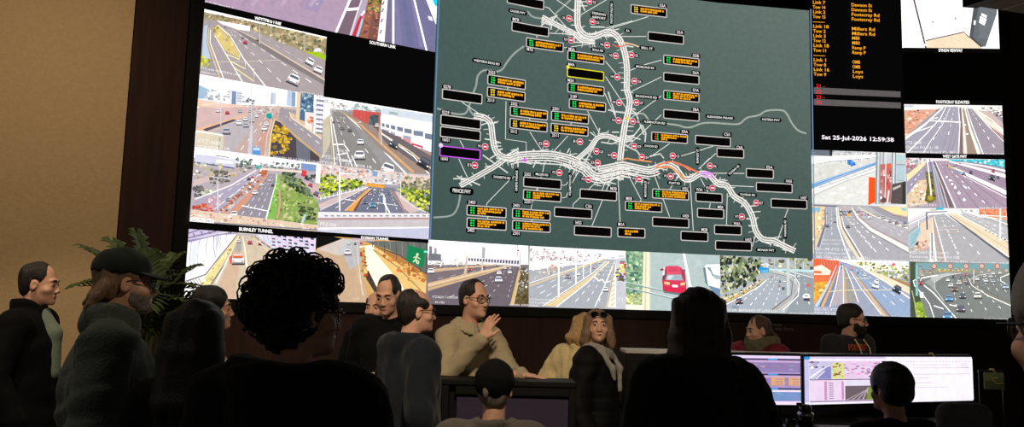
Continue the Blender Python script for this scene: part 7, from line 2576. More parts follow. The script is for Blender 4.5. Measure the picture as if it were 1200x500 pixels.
def uvs(c, r, rot, n=12, m_=8):
    vs, fs = [c + rot @ Vector((0, 0, r))], []
    for i in range(1, m_):
        for k in range(n):
            a, b = math.pi * i / m_, 6.2832 * k / n
            vs.append(c + rot @ Vector((r * math.sin(a) * math.cos(b), r * math.sin(a) * math.sin(b), r * math.cos(a))))
    vs.append(c - rot @ Vector((0, 0, r)))
    for k in range(n):
        k2 = (k + 1) % n
        fs.append((0, 1 + k, 1 + k2))
        for i in range(m_ - 2):
            fs.append((1 + i * n + k, 1 + (i + 1) * n + k, 1 + (i + 1) * n + k2, 1 + i * n + k2))
        fs.append((len(vs) - 1, 1 + (m_ - 2) * n + k2, 1 + (m_ - 2) * n + k))
    return vs, fs
# ------------------------------------------------------------------ who is in the room
# 1 man by the beige wall
g = Fig('man in a black jacket standing in profile by the beige wall', 42, 306, 4.5, -82, 'warm', build=1.05, head=(0, -6, 0))
g.top_('jacket', BLK, .03, .78, collar=(.085, .014), seed=2)
g.trousers(JEANS)
g.hair('recede', 'dark')
sh = cloth('sage', (112, 124, 110))
f = g.grid([-.12, 0, g.W(0, 0, 1.1).z], [.12, .2, g.W(0, 0, 1.5).z], .009)
f.chain([g.W(0, .055, 1.46), g.W(0, .115, 1.36), g.W(0, .135, 1.15)], [.045, .05, .04], .02)
g.part('shirt', f, sh, None, 'sage green shirt front')

# 2 man in the dark cap
g = Fig('bearded man in a dark peaked cap and long olive coat seen from behind', 142, 286.5, 2.92, -66, 'fair', build=1.10, head=(4, -3, 0), hat=.014, brow='grey')
g.top_('coat', cloth('olive_coat', (74, 82, 76), bump=.4, bscale=120), .035, .45, collar=(.095, .018), seed=4, wr=.009)
g.trousers()
g.hair('flick', 'fawn')
g.beard('grey', .0015)
g.cap_hat(cloth('cap_green', (26, 34, 30)))
g.glasses()

# 3 long-haired woman seen from behind
g = Fig('woman with long dark hair seen from behind, left of the curly-haired person', 234, 352, 2.48, -8, 'fair', build=.9, face=False)
g.top_('jacket', BLK, .025, .75, collar=(.03, .012), seed=6)
g.trousers()
g.hair('long', 'black', vol=.004)

# 4 person hidden behind her
g = Fig('dark-haired person in a cream top half hidden behind the long-haired woman', 247, 335, 4.1, -75, 'warm', build=1.1)
g.top_('shirt', cloth('cream_shirt', (206, 184, 150)), .02, .80, collar=(.03, .011), seed=7)
g.trousers()
g.hair('short', 'black', vol=.004)

# 5 curly-haired person in the foreground
g = Fig('large foreground person with curly black hair and glasses in a hooded jacket', 350, 301, 2.07, -14, 'fair', build=1.08, head=(-38, -2, 0), hat=.03)
g.top_('jacket', cloth('jacket_charcoal', (17, 17, 18), bump=.35), .034, .72, hood=True, collar=(.03, .016), seed=9, wr=.008)
g.trousers()
g.curls('black')
g.glasses()

# 6 bald man at the back
g = Fig('bald man at the back beneath the orange tunnel feed', 443, 341, 5.75, 168, 'warm', head=(0, -4, 0))
g.top_('jacket', BLK, .024, .75, collar=(.03, .012), seed=10)
g.trousers()
g.hair('rim', 'dark')

# 7 man looking down
g = Fig('man with short dark hair in a black coat looking down', 460, 320.5, 5.1, 160, 'warm', build=1.04, head=(8, -20, 0), H=1.745)
g.top_('coat', BLK, .03, .6, collar=(.03, .012), seed=11)
g.trousers()
g.hair('recede', 'dark')

# 8 balding man with glasses
g = Fig('balding man with glasses in a dark hooded coat turned to the presenter', 484, 338, 4.15, -62, 'warm', build=1.1, head=(-8, -2, 0))
g.top_('coat', cloth('coat_slate', (24, 30, 37), bump=.4, bscale=150), .034, .55, hood=True, collar=(.03, .014), seed=12, wr=.008)
g.trousers()
g.hair('front', 'dark', vol=.002)
g.glasses()

# 9 presenter
PRES = Fig('presenter in a beige knitted polo raising one hand and resting the other', 553, 326.5, 4.95, 212, 'warm', build=.90, head=(16, -4, 0), hands=(.10, .22),
           arms={'er': (.225, .10, 1.19), 'wr': (.068, .265, 1.405), 'hr': ((-.35, .25, .9), (-.9, -.2, .2)),
                 'el': (-.25, .15, 1.16), 'wl': (-.125, .385, 1.20), 'hl': ((-.70, .67, -.06), (.05, .05, -1))})
kn = cloth('beige_knit', (176, 160, 130), bump=.5, bscale=320, noise=.06)
g = PRES
g.top_('jumper', kn, .016, .86, seed=14, wr=.006, h=.0095, sleeve=.95)
f = g.grid([-.14, -.14, g.W(0, 0, 1.38).z], [.14, .16, g.W(0, 0, 1.58).z], .007)
for k in range(26):
    a = R(105 + 330 * k / 25)
    q = max(0, math.sin(a))
    f.cap(g.W(.074 * math.cos(a), -.008 + .078 * math.sin(a), 1.512 - .035 * q), g.W(.108 * math.cos(a), -.014 + .112 * math.sin(a), 1.478 - .06 * q), .010, .012, .006)
g.part('collar', f, kn)
g.trousers()
g.hair('recede', 'dark')
g.glasses()

# 10 person in a black cap, seated with the back to us
g = Fig('person seen from behind in a black cap and grey wool coat', 579, 421, 3.4, -6, 'fair', seat=.50, build=1.02, face=False, head=(-4, 4, 0), hat=.012, lean=.10,
        arms={'el': (-.26, .06, 1.17), 'er': (.26, .06, 1.17), 'wl': (-.16, .30, 1.05), 'wr': (.16, .30, 1.05), 'hl': ((.2, 1, -.1), (0, 0, -1)), 'hr': ((-.2, 1, -.1), (0, 0, -1))})
g.top_('coat', cloth('grey_wool', (96, 90, 82), bump=.5, bscale=200), .034, .86, collar=(.05, .018), seed=15)
g.trousers()
g.hair('short', 'grey', vol=-.003)
g.cap_hat(cloth('cap_black', (8, 8, 8), sheen=0), low=-.03, grow=.007)
m_ = MB()
m_.add(*uvs(g.h(-.02, -.128, .0), .013 * g.s, g.HR @ Matrix.Diagonal((1, .6, 1.9))))
m_.build('hair_tuft', HAIRM['grey']).parent = g.root
SEATED10 = g

# 11 blonde woman in cream fleece
g = Fig('blonde person in a cream fleece behind the woman in the black puffer jacket', 678, 367, 5.65, -40, 'pale', build=1.0, lean=.12, face=False, head=(-20, -6, 0), H=1.53,
        arms={'el': (-.30, -.06, 1.17), 'wl': (-.16, .18, 1.09), 'hl': ((.5, .8, -.3), (.6, -.3, -.6))})
g.top_('fleece', cloth('cream_fleece', (226, 204, 150), bump=.6, bscale=120, noise=.08), .04, .78, collar=(.045, .018), seed=16, wr=.009, wf=30)
g.trousers()
g.hair('bob', 'blonde', L=.125)

# 12 woman in the black puffer jacket
g = Fig('woman in a black puffer jacket and grey scarf, sunglasses pushed up', 701, 361, 5.03, 238, 'warm', build=.88, head=(-58, 4, 0), H=1.56, brow='brown')
g.top_('puffer_jacket', cloth('puffer', (9, 8, 8), rough=.75, spec=.2, sheen=0), .034, .72, puff=.006, collar=(.04, .02), seed=17)
g.trousers(cloth('grey_trousers', (84, 84, 84)))
g.hair('bob', 'fawn', vol=-.001)
g.scarf(cloth('grey_scarf', (150, 146, 138)), .20, None, .019)
g.glasses(dy=-.028, dz=.078, name='sunglasses')

# 13 woman seen from behind, right foreground
g = Fig('woman with long dark hair seen from behind in front of the operator desk', 818, 336.5, 2.75, 4, 'fair', build=.94, face=False, head=(-6, 0, 0))
g.top_('jacket', cloth('bottle_green', (22, 36, 29), bump=.35), .032, .70, collar=(.04, .016), hood=True, seed=18, wr=.008)
g.trousers()
g.hair('long', 'auburn', seed=4)

# 14 woman with the scarf
g = Fig('woman with tied-back hair, olive scarf and maroon jacket facing left', 896, 369, 5.85, 128, 'warm', build=.98, head=(-22, -6, 0), H=1.545, lean=.08,
        arms={'sl': (-.19, .04, 1.45), 'sr': (.19, .04, 1.45)})
g.top_('jacket', cloth('maroon', (120, 34, 48), noise=.5, scale=14), .03, .76, collar=(.03, .014), seed=19)
g.trousers()
g.hair('tail', 'brown', vol=-.003)
g.scarf(cloth('olive_scarf', (104, 100, 76)), 0, None, .046, .05)

# 15 bearded man in the hoodie
HOOD = Fig('bearded man with glasses in a charcoal hoodie with orange lettering', 994, 355.5, 5.75, -148, 'warm', build=1.0, head=(36, -4, 0), H=1.645,
           arms={'sl': (-.185, -.01, 1.445), 'sr': (.185, -.01, 1.445)})
g = HOOD
g.top_('hoodie', cloth('charcoal_hoodie', (44, 44, 48)), .024, .80, hood=True, seed=20)
g.trousers()
g.hair('crop', 'dark', vol=.001)
g.beard('dark', .0045)
g.glasses()
m_ = MB()
for e in (-1, 1):
    m_ = MB().tube([g.W(e * .05, .085, 1.49), g.W(e * .056, .130, 1.43), g.W(e * .05, .146, 1.36)], .0045, 6)
    o = m_.build('drawstring', cloth('cord_cream', (220, 204, 160)))
    o.parent = g.root

hd_ = [c for c in g.root.children if c.name.startswith('hoodie')][0]


def chest(x, y, o):
    a, b_ = Vector((.10 - x, 1, g.W(0, 0, 1.402).z + y)), Vector((0, -1, 0))
    ok, p_, n_, _i = hd_.ray_cast(a, b_)
    return (p_ if ok else Vector((a.x, .14, a.z))) + Vector((0, o + .001, 0))


# 16 seated operator
g = Fig('operator in silhouette seated before the wide monitor', 1046, 428.5, 3.95, 14, 'fair', seat=.50, build=1.02, face=False, head=(12, -2, 0),
        arms={'el': (-.25, .10, 1.15), 'er': (.25, .10, 1.15), 'wl': (-.16, .36, 1.12), 'wr': (.16, .36, 1.12), 'hl': ((.1, 1, -.1), (0, 0, -1)), 'hr': ((-.1, 1, -.1), (0, 0, -1))})
g.top_('jumper', BLK, .024, .86, collar=(.02, .012), seed=21)
g.trousers()
g.hair('short', 'black', vol=.018)
SEATED16 = g

# 17 grey-haired person cut by the right edge
g = Fig('grey-haired person with glasses cut off by the right edge', 1273, 286, 1.10, 1, 'pale', build=1.0, head=(0, -3, 0), brow='grey')
g.top_('jumper', cloth('fawn_knit', (120, 108, 92)), .02, .8, collar=(.03, .014), seed=22)
g.trousers()
g.hair('short', 'grey', vol=.008)
g.glasses()
# ------------------------------------------------------------------ consoles, desk, monitors
CONS = mat('console_black', (11, 10, 10), rough=.6, noise=.15, spec=.2)
PURP = mat('purple_panel', (44, 32, 58), rough=.7, noise=.12, scale=80)
BRNP = mat('brown_panel', (36, 24, 19), rough=.7, noise=.2, scale=6)
EDGE = mat('pale_edge', (176, 170, 164), rough=.4, noise=.05)
STEEL = mat('brushed_steel', (150, 150, 154), rough=.3, metal=.9, noise=.1)

# presenter's console
zc = at(600, 441.3, 4.72).z
x0, x1 = at(383, 440, 4.45).x, at(676, 444, 4.45).x
c1 = empty('console', ((x0 + x1) / 2, 4.62, 0))
tag(c1, 'black console with a dark purple front panel where the presenter rests a hand', 'console')
bpy.context.view_layer.update()
xm = at(527, 444, 4.45).x
MB().box(((x0 + x1) / 2, 4.58, zc - .015), (x1 - x0, .27, .03), bev=.006).build('worktop', CONS, c1)
b = MB().box(((x0 + x1) / 2, 4.60, (zc - .03) / 2), (x1 - x0 - .02, .20, zc - .032), bev=.004)
b.box((x1 - .022, 4.475, (zc - .03) / 2), (.04, .06, zc - .034), bev=.004)
b.box((xm - .02, 4.475, (zc - .03) / 2), (.04, .06, zc - .034), bev=.004)
b.box(((xm + x1) / 2, 4.478, zc - .055), (x1 - xm - .06, .05, .046), bev=.004)
b.build('cabinet', CONS, c1)
MB().box(((xm + x1) / 2, 4.486, (zc - .085) / 2 + .02), (x1 - xm - .075, .02, zc - .13), bev=.004).build('front_panel', PURP, c1, False)['label'] = 'dark purple front panel'
MB().box(((x0 + xm) / 2, 4.486, (zc - .05) / 2 + .02), (xm - x0 - .08, .02, zc - .09), bev=.004).build('front_panel', BRNP, c1, False)['label'] = 'dark brown front panel'
MB().box(((xm + x1) / 2, 4.4745, zc - .083), (x1 - xm - .08, .006, .005)).build('trim_line', mat('dim_trim', (70, 62, 74), rough=.4), c1)
q = at(427, 445, 4.42)
t = empty('document_tray', (q.x, 4.535, zc))
tag(t, 'pale grey tray lying at the left end of the presenter console', 'tray')
bpy.context.view_layer.update()
b = MB().box((q.x, 4.535, zc + .004), (.105, .16, .006), bev=.002)
for e in (-1, 1):
    b.box((q.x + e * .051, 4.535, zc + .012), (.004, .16, .02), bev=.001)
b.box((q.x, 4.452, zc + .012), (.105, .004, .022), bev=.001)
b.build('shell', EDGE, t)
MB().box((q.x, 4.535, zc + .011), (.09, .13, .008), rz=.05, bev=.001).build('paper', mat('paper', (224, 220, 214), rough=.8), t)

# operator console: a long hutch behind the monitors
YC = 5.28
zc2 = at(980, 415.2, YC).z
xa, xb = at(733, 413, YC).x, at(1090, 419, YC).x
c2 = empty('operator_console', ((xa + xb) / 2, 5.39, 0))
tag(c2, 'long dark console with a pale top edge behind the operator monitors', 'console')
bpy.context.view_layer.update()
MB().box(((xa + xb) / 2, 5.39, (zc2 - .03) / 2), (xb - xa, .22, zc2 - .032), bev=.004).build('cabinet', CONS, c2)
MB().box(((xa + xb) / 2, 5.39, zc2 - .014), (xb - xa + .01, .24, .026), bev=.005).build('top_ledge', EDGE, c2)['label'] = 'pale top ledge'
for i in range(4):
    w_ = (xb - xa) / 4
    MB().box((xa + w_ * (i + .5), 5.276, (zc2 - .05) / 2), (w_ - .02, .012, zc2 - .10), bev=.003).build('front_panel', CONS, c2)

# operator desk
zd = .955
dx0, dx1 = at(850, 480, 4.5).x, at(1180, 480, 4.5).x
dk = empty('operator_desk', ((dx0 + dx1) / 2, 4.62, 0))
tag(dk, 'dark operator desk carrying the two bright monitors', 'desk')
bpy.context.view_layer.update()
MB().box(((dx0 + dx1) / 2, 4.70, zd - .015), (dx1 - dx0, .80, .03), bev=.008).build('desktop', CONS, dk)
for ex in (dx0 + .09, dx1 - .09):
    MB().box((ex, 4.72, (zd - .03) / 2 + .02), (.08, .06, zd - .07), bev=.006).box((ex, 4.70, .02), (.09, .70, .04), bev=.008).build('leg', BLACKM, dk)


def flat_pic(P0, P1, zt, zb, nrm, base=.003):
    """picture on an upright flat screen: drawing coordinates 0..100 across, 0..100 down"""
    d = P1 - P0
    L = d.length
    d = d.normalized()
    H = zt - zb

    def place(u, v, off, uc):
        p = P0 + d * u + nrm * off
        return Vector((p.x, p.y, v))
    return Pic(lambda x, y: (x / 100 * L, zt - y / 100 * H), place, (0, L, zb, zt), base=base)


MON = screen_mat('monitor_picture', 1.05)


def monitor(name, label, P0, P1, zt, zb, draw):
    P0, P1 = Vector((P0.x, P0.y, 0)), Vector((P1.x, P1.y, 0))
    d = (P1 - P0).normalized()
    n = Vector((d.y, -d.x, 0))
    c = (P0 + P1) / 2
    o = empty(name, (c.x, c.y, zd))
    tag(o, label, 'monitor')
    bpy.context.view_layer.update()
    L = (P1 - P0).length
    M = Matrix.Translation((c - n * .02) + Vector((0, 0, (zt + zb) / 2))) @ Matrix.Rotation(math.atan2(d.y, d.x), 4, 'Z')
    MB().box((0, 0, 0), (L + .024, .04, zt - zb + .026), bev=.006, M=M).build('casing', BLACKM, o)
    s = c - n * .13
    b = MB().tube([(s.x, s.y, zd + .01), (s.x, s.y, (zt + zb) / 2)], .022, 14)
    b.tube([(s.x, s.y, (zt + zb) / 2), tuple(c - n * .03)[:2] + ((zt + zb) / 2,)], .03, 12)
    b.lathe([(.11, 0), (.115, .006), (.10, .014), (.03, .02)], (s.x, s.y, zd + .001))
    b.build('stand', BLACKM, o)
    p = flat_pic(P0, P1, zt, zb, n)
    p.glare = 0.0
    draw(p)
    p2 = p
    me = p2.build('screen', o, MON)
    return o, n


def d_left(p):
    p.fill((176, 150, 206))
    p.poly([(0, 0), (100, 0), (100, 7), (0, 7)], (232, 214, 250))
    r = random.Random(2)
    for y0, y1, c in ((8, 34, (150, 128, 178)), (39, 62, (160, 136, 180)), (68, 92, (120, 150, 200))):
        p.poly([(0, y0 - 2), (100, y0 - 2), (100, y0 + 1), (0, y0 + 1)], (66, 54, 90))
        p.poly([(52, y0 - 2), (66, y0 - 2), (66, y0 + 1), (52, y0 + 1)], (60, 160, 220))
        p.poly([(0, y0 + 1), (100, y0 + 1), (100, y1), (0, y1)], c)
        p.poly([(0, y0 + 2), (100, y0 + 2), (100, y0 + 6), (0, y0 + 6)], (206, 170, 214) if y0 < 60 else (244, 230, 250))
        for i in range(16):
            x = r.uniform(2, 92)
            y = r.uniform(y0 + 7, y1 - 4)
            p.poly([(x, y), (x + r.uniform(3, 9), y), (x + 5, y + 2), (x, y + 2)], tuple(min(255, v + r.uniform(-40, 50)) for v in c))
    for x0, x1 in ((8, 16), (56, 76), (82, 99)):
        p.poly([(x0, 44), (x1, 44), (x1, 61), (x0, 61)], (226, 170, 124))
        for j in range(3):
            p.poly([(x0 + 6, 47 + j * 5), (x1 - 2, 47 + j * 5), (x1 - 2, 49 + j * 5), (x0 + 6, 49 + j * 5)], (176, 140, 150))
    p.poly([(0, 93), (100, 93), (100, 100), (0, 100)], (246, 226, 250))


def d_wide(p):
    p.fill((246, 238, 252))
    r = random.Random(5)
    p.poly([(0, 0), (46, 0), (46, 4), (0, 4)], (214, 196, 236))
    p.poly([(0, 0), (3, 0), (3, 6), (0, 6)], (40, 150, 226))
    p.poly([(0, 6), (2.4, 6), (2.4, 95), (0, 95)], (200, 196, 240))
    p.poly([(2.6, 9), (43, 9), (43, 47), (2.6, 47)], (234, 206, 236))
    p.poly([(2.6, 10), (16, 10), (16, 47), (2.6, 47)], (206, 200, 232))
    p.blobs([(3, 11), (15, 11), (15, 22), (3, 24)], [(120, 110, 140), (236, 226, 240), (170, 150, 190)], 16, 1.1, 1, 2)
    p.poly([(5, 47), (12, 22), (14.5, 20), (14.5, 47)], (140, 140, 200))
    p.line([(3, 44), (9, 28), (13, 20)], (1.4, .5), WHITE)
    p.line([(6, 47), (11, 30)], .8, WHITE)
    for x in (15.2, 18.6):
        p.poly([(x, 13), (x + 3, 13), (x + 3, 47), (x, 47)], (222, 226, 140))
        p.blobs([(x, 14), (x + 3, 14), (x + 3, 46), (x, 46)], [(120, 150, 40), (200, 206, 60), (240, 236, 190), (150, 90, 60)], 10, 1, int(x), 2.2)
    p.blobs([(22, 11), (43, 11), (43, 36), (22, 40)], [(232, 180, 220), (214, 160, 206), (246, 226, 246), (190, 150, 196), (226, 120, 190)], 46, 1.3, 3, 1.6)
    p.blobs([(34, 42), (43, 36), (43, 46), (36, 46)], [(40, 34, 50), (110, 96, 120), (236, 226, 240)], 12, .9, 4, 2)
    p.poly([(2.6, 47.4), (43, 47.4), (43, 49.5), (2.6, 49.5)], (120, 90, 130))
    p.poly([(2.6, 50), (21, 50), (21, 92), (2.6, 92)], (238, 214, 240))
    for x in (10.5, 20):
        p.poly([(x, 52), (x + 1.4, 52), (x + 1.4, 91), (x, 91)], (206, 150, 196))
    for j in range(8):
        p.poly([(13, 55 + j * 4.6), (15.5, 55 + j * 4.6), (15.5, 56.6 + j * 4.6), (13, 56.6 + j * 4.6)], (130, 100, 140))
    p.poly([(22, 50), (43, 50), (43, 62), (22, 62)], (232, 222, 242))
    p.poly([(22, 62), (43, 62), (43, 92), (22, 92)], (112, 96, 104))
    for i in range(5):
        p.line([(37 - i * .6, 66), (23 + i * 3, 91)], (.25, .7), (200, 186, 196))
    p.poly([(34, 92), (35.5, 66), (37, 63), (42, 85), (42, 92)], (130, 146, 60))
    p.poly([(38, 63), (43, 63), (43, 86), (41, 84)], (176, 150, 190))
    p.poly([(2.6, 92.5), (43, 92.5), (43, 95), (2.6, 95)], (150, 120, 160))
    p.poly([(43.5, 9), (46.5, 9), (46.5, 12), (43.5, 12)], (40, 30, 44))
    p.poly([(47, 4), (100, 4), (100, 97), (47, 97)], (252, 246, 254))
    for i in range(24):
        x = 50 + i * 2.05
        p.poly([(x, 9.5), (x + r.uniform(.5, 1.3), 9.5), (x + 1, 11), (x, 11)], (206, 190, 214))
    for y, x1 in ((17, 86), (19, 62), (24, 98), (38, 98), (46, 72), (57, 74), (67, 84), (76, 60)):
        p.poly([(62, y), (x1, y), (x1, y + 1.3), (62, y + 1.3)], (222, 204, 224))
    for i in range(3):
        p.poly([(92, 15 + i * 4), (97, 15 + i * 4), (97, 16 + i * 4), (92, 16 + i * 4)], (210, 196, 220))


mz = at(942, 417.6, 4.5).z
mb_ = at(943, 474, 4.5).z
M1, _n = monitor('wide_monitor', 'ultra-wide bright monitor in front of the seated operator', at(942, 418, 4.5), at(1138.5, 428, 4.98), mz, mb_, d_wide)
M2, _n2 = monitor('monitor', 'smaller lilac monitor left of the ultra-wide one', at(858, 415, 4.42), at(937.5, 417.5, 4.48), at(938, 417, 4.48).z, at(937, 474, 4.48).z, d_left)

# things on the desk
q = at(944, 490, 4.36)
bo = empty('flask', (q.x, 4.36, zd))
tag(bo, 'black drinks flask with a shiny collar standing between the monitors', 'flask')
bpy.context.view_layer.update()
MB().lathe([(.036, 0), (.039, .006), (.039, .055), (.034, .072)], (q.x, 4.36, zd + .001), 28).build('body', mat('flask_black', (16, 16, 18), rough=.25, noise=.05), bo, True)
MB().lathe([(.040, .066), (.044, .074), (.044, .088), (.034, .098)], (q.x, 4.36, zd + .001), 28).build('collar', STEEL, bo, True)
b = MB().lathe([(.030, .094), (.032, .10), (.030, .128), (.018, .136)], (q.x, 4.36, zd + .001), 24)
b.tube([(q.x - .01, 4.36, zd + .12), (q.x - .03, 4.355, zd + .138), (q.x - .048, 4.35, zd + .14)], [.010, .009, .006], 10)
b.build('lid', mat('lid_maroon', (34, 18, 20), rough=.3), bo, True)
q = at(926.5, 492, 4.33)
gl = empty('tumbler', (q.x, 4.33, zd))
tag(gl, 'small tumbler with a green print left of the black flask', 'tumbler')
bpy.context.view_layer.update()
MB().lathe([(.020, 0), (.023, .002), (.027, .062), (.025, .062), (.0215, .006)], (q.x, 4.33, zd + .001), 24).build('cup', mat('smoked_plastic', (24, 28, 22), rough=.2, noise=.1), gl, True)
pr = MB()
for k in range(5):
    a = R(-130 + k * 14)
    pr.box((q.x + .0266 * math.cos(a), 4.33 + .0266 * math.sin(a), zd + .038 - .007 * abs(k - 2)), (.006, .0015, .02 - .003 * abs(k - 2)), rz=a + math.pi / 2)
pr.build('print', mat('lime_print', (120, 170, 50), rough=.5), gl)
for x_, lab in ((905, 'pale keyboard on the desk under the lilac monitor'), (985, 'pale keyboard on the desk under the ultra-wide monitor')):
    q = at(x_, 497, 4.40)
    kb = empty('keyboard', (q.x, 4.40, zd))
    tag(kb, lab, 'keyboard', None)
    bpy.context.view_layer.update()
    MB().box((q.x, 4.385, zd + .009), (.26, .115, .016), bev=.004).build('base', mat('kb_grey', (96, 92, 92), rough=.6), kb)
    b = MB()
    for r0 in range(5):
        for k in range(14):
            b.box((q.x - .117 + k * .018, 4.343 + r0 * .0205, zd + .021), (.0148, .016, .008), bev=.002)
    b.build('keys', mat('kb_keys', (190, 184, 178), rough=.6), kb)


def clip_note(nm, label, p, rot, ma, w=.03, h=.045):
    M = Matrix.Translation(p) @ Matrix.Rotation(rot, 4, 'Z')
    o = empty(nm, p)
    tag(o, label, 'clip')
    bpy.context.view_layer.update()
    MB().box((0, 0, 0), (w, .012, .010), bev=.003, M=M).build('spring', ma, o)
    M2 = M @ Matrix.Translation((.004, -.014, -.012)) @ Matrix.Rotation(R(38), 4, 'Y') @ Matrix.Rotation(R(-30), 4, 'X')
    MB().box((0, 0, 0), (h, .008, .006), bev=.002, M=M2).build('jaw', ma, o)
    return o


STRAW = mat('straw_plastic', (196, 170, 84), rough=.5)
mt = (mz + .013)
pm = at(942, 418, 4.5).lerp(at(1138.5, 428, 4.98), .745)
clip_note('clip', 'straw yellow clip on the top edge of the ultra-wide monitor', Vector((pm.x, pm.y + .012, mt + .006)), .7, STRAW)
# rail at the right end of the desk with a green folder hung from it
ya = 4.62
ra, rb = at(1146, 434.5, ya), at(1176, 436, ya)
rl = empty('desk_rail', ((ra.x + rb.x) / 2, ya, zd))
tag(rl, 'short black rail standing on the right end of the operator desk', 'rail')
bpy.context.view_layer.update()
b = MB()
MB().tube([(ra.x, ya, ra.z), (rb.x, ya, ra.z)], .006, 10).build('bar', BLACKM, rl)
for e in (ra.x + .006, rb.x - .006):
    MB().tube([(e, ya, zd + .001), (e, ya, ra.z)], .005, 10).build('post', BLACKM, rl)
fo = empty('folder', ((ra.x + rb.x) / 2, ya - .012, ra.z - .01))
tag(fo, 'small dark green folder hanging from the rail beside the wide monitor', 'folder')
bpy.context.view_layer.update()
fx = at(1163, 446, ya)
GF = mat('green_folder', (104, 116, 80), rough=.5, noise=.2, scale=30)
MB().box((fx.x, ya - .014, fx.z), (.112, .006, .092), bev=.002).build('cover', GF, fo)
MB().box((fx.x, ya - .018, fx.z - .022), (.112, .004, .048), bev=.001).build('pocket', mat('green_pocket', (80, 92, 62), rough=.5), fo)
b = MB()
b.tube([(fx.x - .02, ya - .022, fx.z + .012), (fx.x + .01, ya - .024, fx.z - .014), (fx.x + .045, ya - .024, fx.z - .010)], .0035, 8)
b.tube([(fx.x - .018, ya - .022, fx.z + .014), (fx.x + .014, ya - .023, fx.z + .016)], .003, 8)
b.build('tie', STRAW, fo)
clip_note('clip', 'straw yellow clip holding the green folder to the rail', Vector((fx.x - .002, ya - .002, ra.z + .011)), .2, STRAW)


# ------------------------------------------------------------------ seats
def office_chair(x, y, rz, zback, label):
    o = empty('office_chair', (x, y, 0), rz)
    tag(o, label, 'chair')
    bpy.context.view_layer.update()
    M = o.matrix_world.copy()
    fab = cloth('chair_fabric', (112, 108, 118), bump=.4, bscale=300)
    k = zback - .62
    z0 = .62
    f = Field([axis(-.30, .30, .012), axis(-.36, .05, .012), axis(z0 - .06, zback + .05, .012)])
    n = 9
    for i in range(n):
        t = i / (n - 1)
        z = z0 + k * t
        hw = .145 - .035 * max(0, t - .55) / .45 - .03 * max(0, .35 - t) / .35
        f.cap((-hw + .055, -.26 - .02 * math.sin(t * 3) + .0, z - .03), (hw - .055, -.26 - .02 * math.sin(t * 3), z - .03), .048, None, .03)
    b = fmesh('backrest', f, fab, o)
    f = Field([axis(-.32, .32, .012), axis(-.30, .34, .012), axis(.42, .58, .012)])
    for i in range(7):
        t = i / 6
        f.cap((-.20, -.19 + .44 * t, .50 - .012 * math.sin(t * 3)), (.20, -.19 + .44 * t, .50 - .012 * math.sin(t * 3)), .045, None, .03)
    fmesh('seat', f, fab, o)
    w = lambda p: M @ Vector(p)
    MB().tube([w((0, -.12, .45)), w((0, -.27, .44)), w((0, -.315, .60)), w((0, -.315, .82))], [.026, .026, .022, .018], 10).build('back_bar', BLACKM, o)
    MB().tube([w((0, 0, .09)), w((0, 0, .46))], [.03, .024], 14).build('gas_lift', BLACKM, o)
    b = MB().lathe([(.035, .07), (.05, .08), (.05, .115), (.032, .13)], (x, y, 0), 18)
    for i in range(5):
        a = 6.2832 * i / 5 + .3
        b.tube([w((.03 * math.cos(a), .03 * math.sin(a), .10)), w((.28 * math.cos(a), .28 * math.sin(a), .075))], [.024, .016], 8)
    b.build('base', BLACKM, o)
    for i in range(5):
        a = 6.2832 * i / 5 + .3
        c = (.28 * math.cos(a), .28 * math.sin(a), .03)
        t2 = (-math.sin(a) * .014, math.cos(a) * .014, 0)
        MB().tube([w((c[0] - t2[0], c[1] - t2[1], .030)), w((c[0] + t2[0], c[1] + t2[1], .030))], .029, 14).build('caster', BLACKM, o)
    for e in (-1, 1):
        MB().tube([w((e * .24, 0, .47)), w((e * .27, -.02, .56)), w((e * .27, -.04, .70)), w((e * .27, .02, .715)), w((e * .27, .14, .715))], [.016, .016, .018, .022, .02], 10).build('armrest', BLACKM, o)
    return o


q = at(1136, 471.5, 3.17)
office_chair(q.x, 3.17 + .28, R(-3), q.z - .02, 'empty dark office chair beside the seated operator')


def stool(fig, label):
    x, y = fig.loc.x, fig.loc.y
    zt = fig.seat - .005
    o = empty('stool', (x, y, 0))
    tag(o, label, 'stool')
    bpy.context.view_layer.update()
    MB().lathe([(.15, zt - .085), (.17, zt - .078), (.175, zt - .055), (.168, zt - .042)], (x, y, 0), 28).build('seat', cloth('stool_pad', (36, 34, 34)), o, True)
    MB().tube([(x, y, .03), (x, y, zt - .08)], .025, 14).build('column', BLACKM, o)
    MB().lathe([(.20, 0), (.205, .008), (.19, .02), (.04, .04)], (x, y, 0), 28).build('base', BLACKM, o, True)


stool(SEATED10, 'round stool under the person in the black cap')
stool(SEATED16, 'round stool under the seated operator')

# ------------------------------------------------------------------ palm in the corner
pq = at(172, 330, 4.75)
pot = empty('potted_palm', (pq.x, 4.75, 0))
tag(pot, 'potted palm with arching fronds in the corner behind the capped man', 'plant')
bpy.context.view_layer.update()
MB().lathe([(.15, 0), (.17, .01), (.21, .36), (.225, .40), (.205, .40), (.195, .36)], (pq.x, 4.75, 0), 32).build('pot', mat('pot_dark', (46, 42, 40), rough=.6), pot, True)
MB().lathe([(.01, .355), (.19, .36), (.19, .37), (.01, .385)], (pq.x, 4.75, 0), 24).build('soil', mat('soil', (40, 30, 22), rough=1, noise=.4, scale=60), pot)
b = MB()
for k in range(5):
    a = k * 1.3
    b.tube([(pq.x + .04 * math.cos(a), 4.75 + .04 * math.sin(a), .36), (pq.x + .05 * math.cos(a), 4.75 + .05 * math.sin(a), .8), (pq.x + .07 * math.cos(a), 4.75 + .07 * math.sin(a), 1.15)], [.02, .016, .012], 8)
b.build('stem', mat('palm_stem', (90, 96, 50), rough=.6), pot)
LEAF = mat('palm_leaf', (58, 74, 34), rough=.5, noise=.25, scale=12, spec=.4)
r_ = random.Random(12)
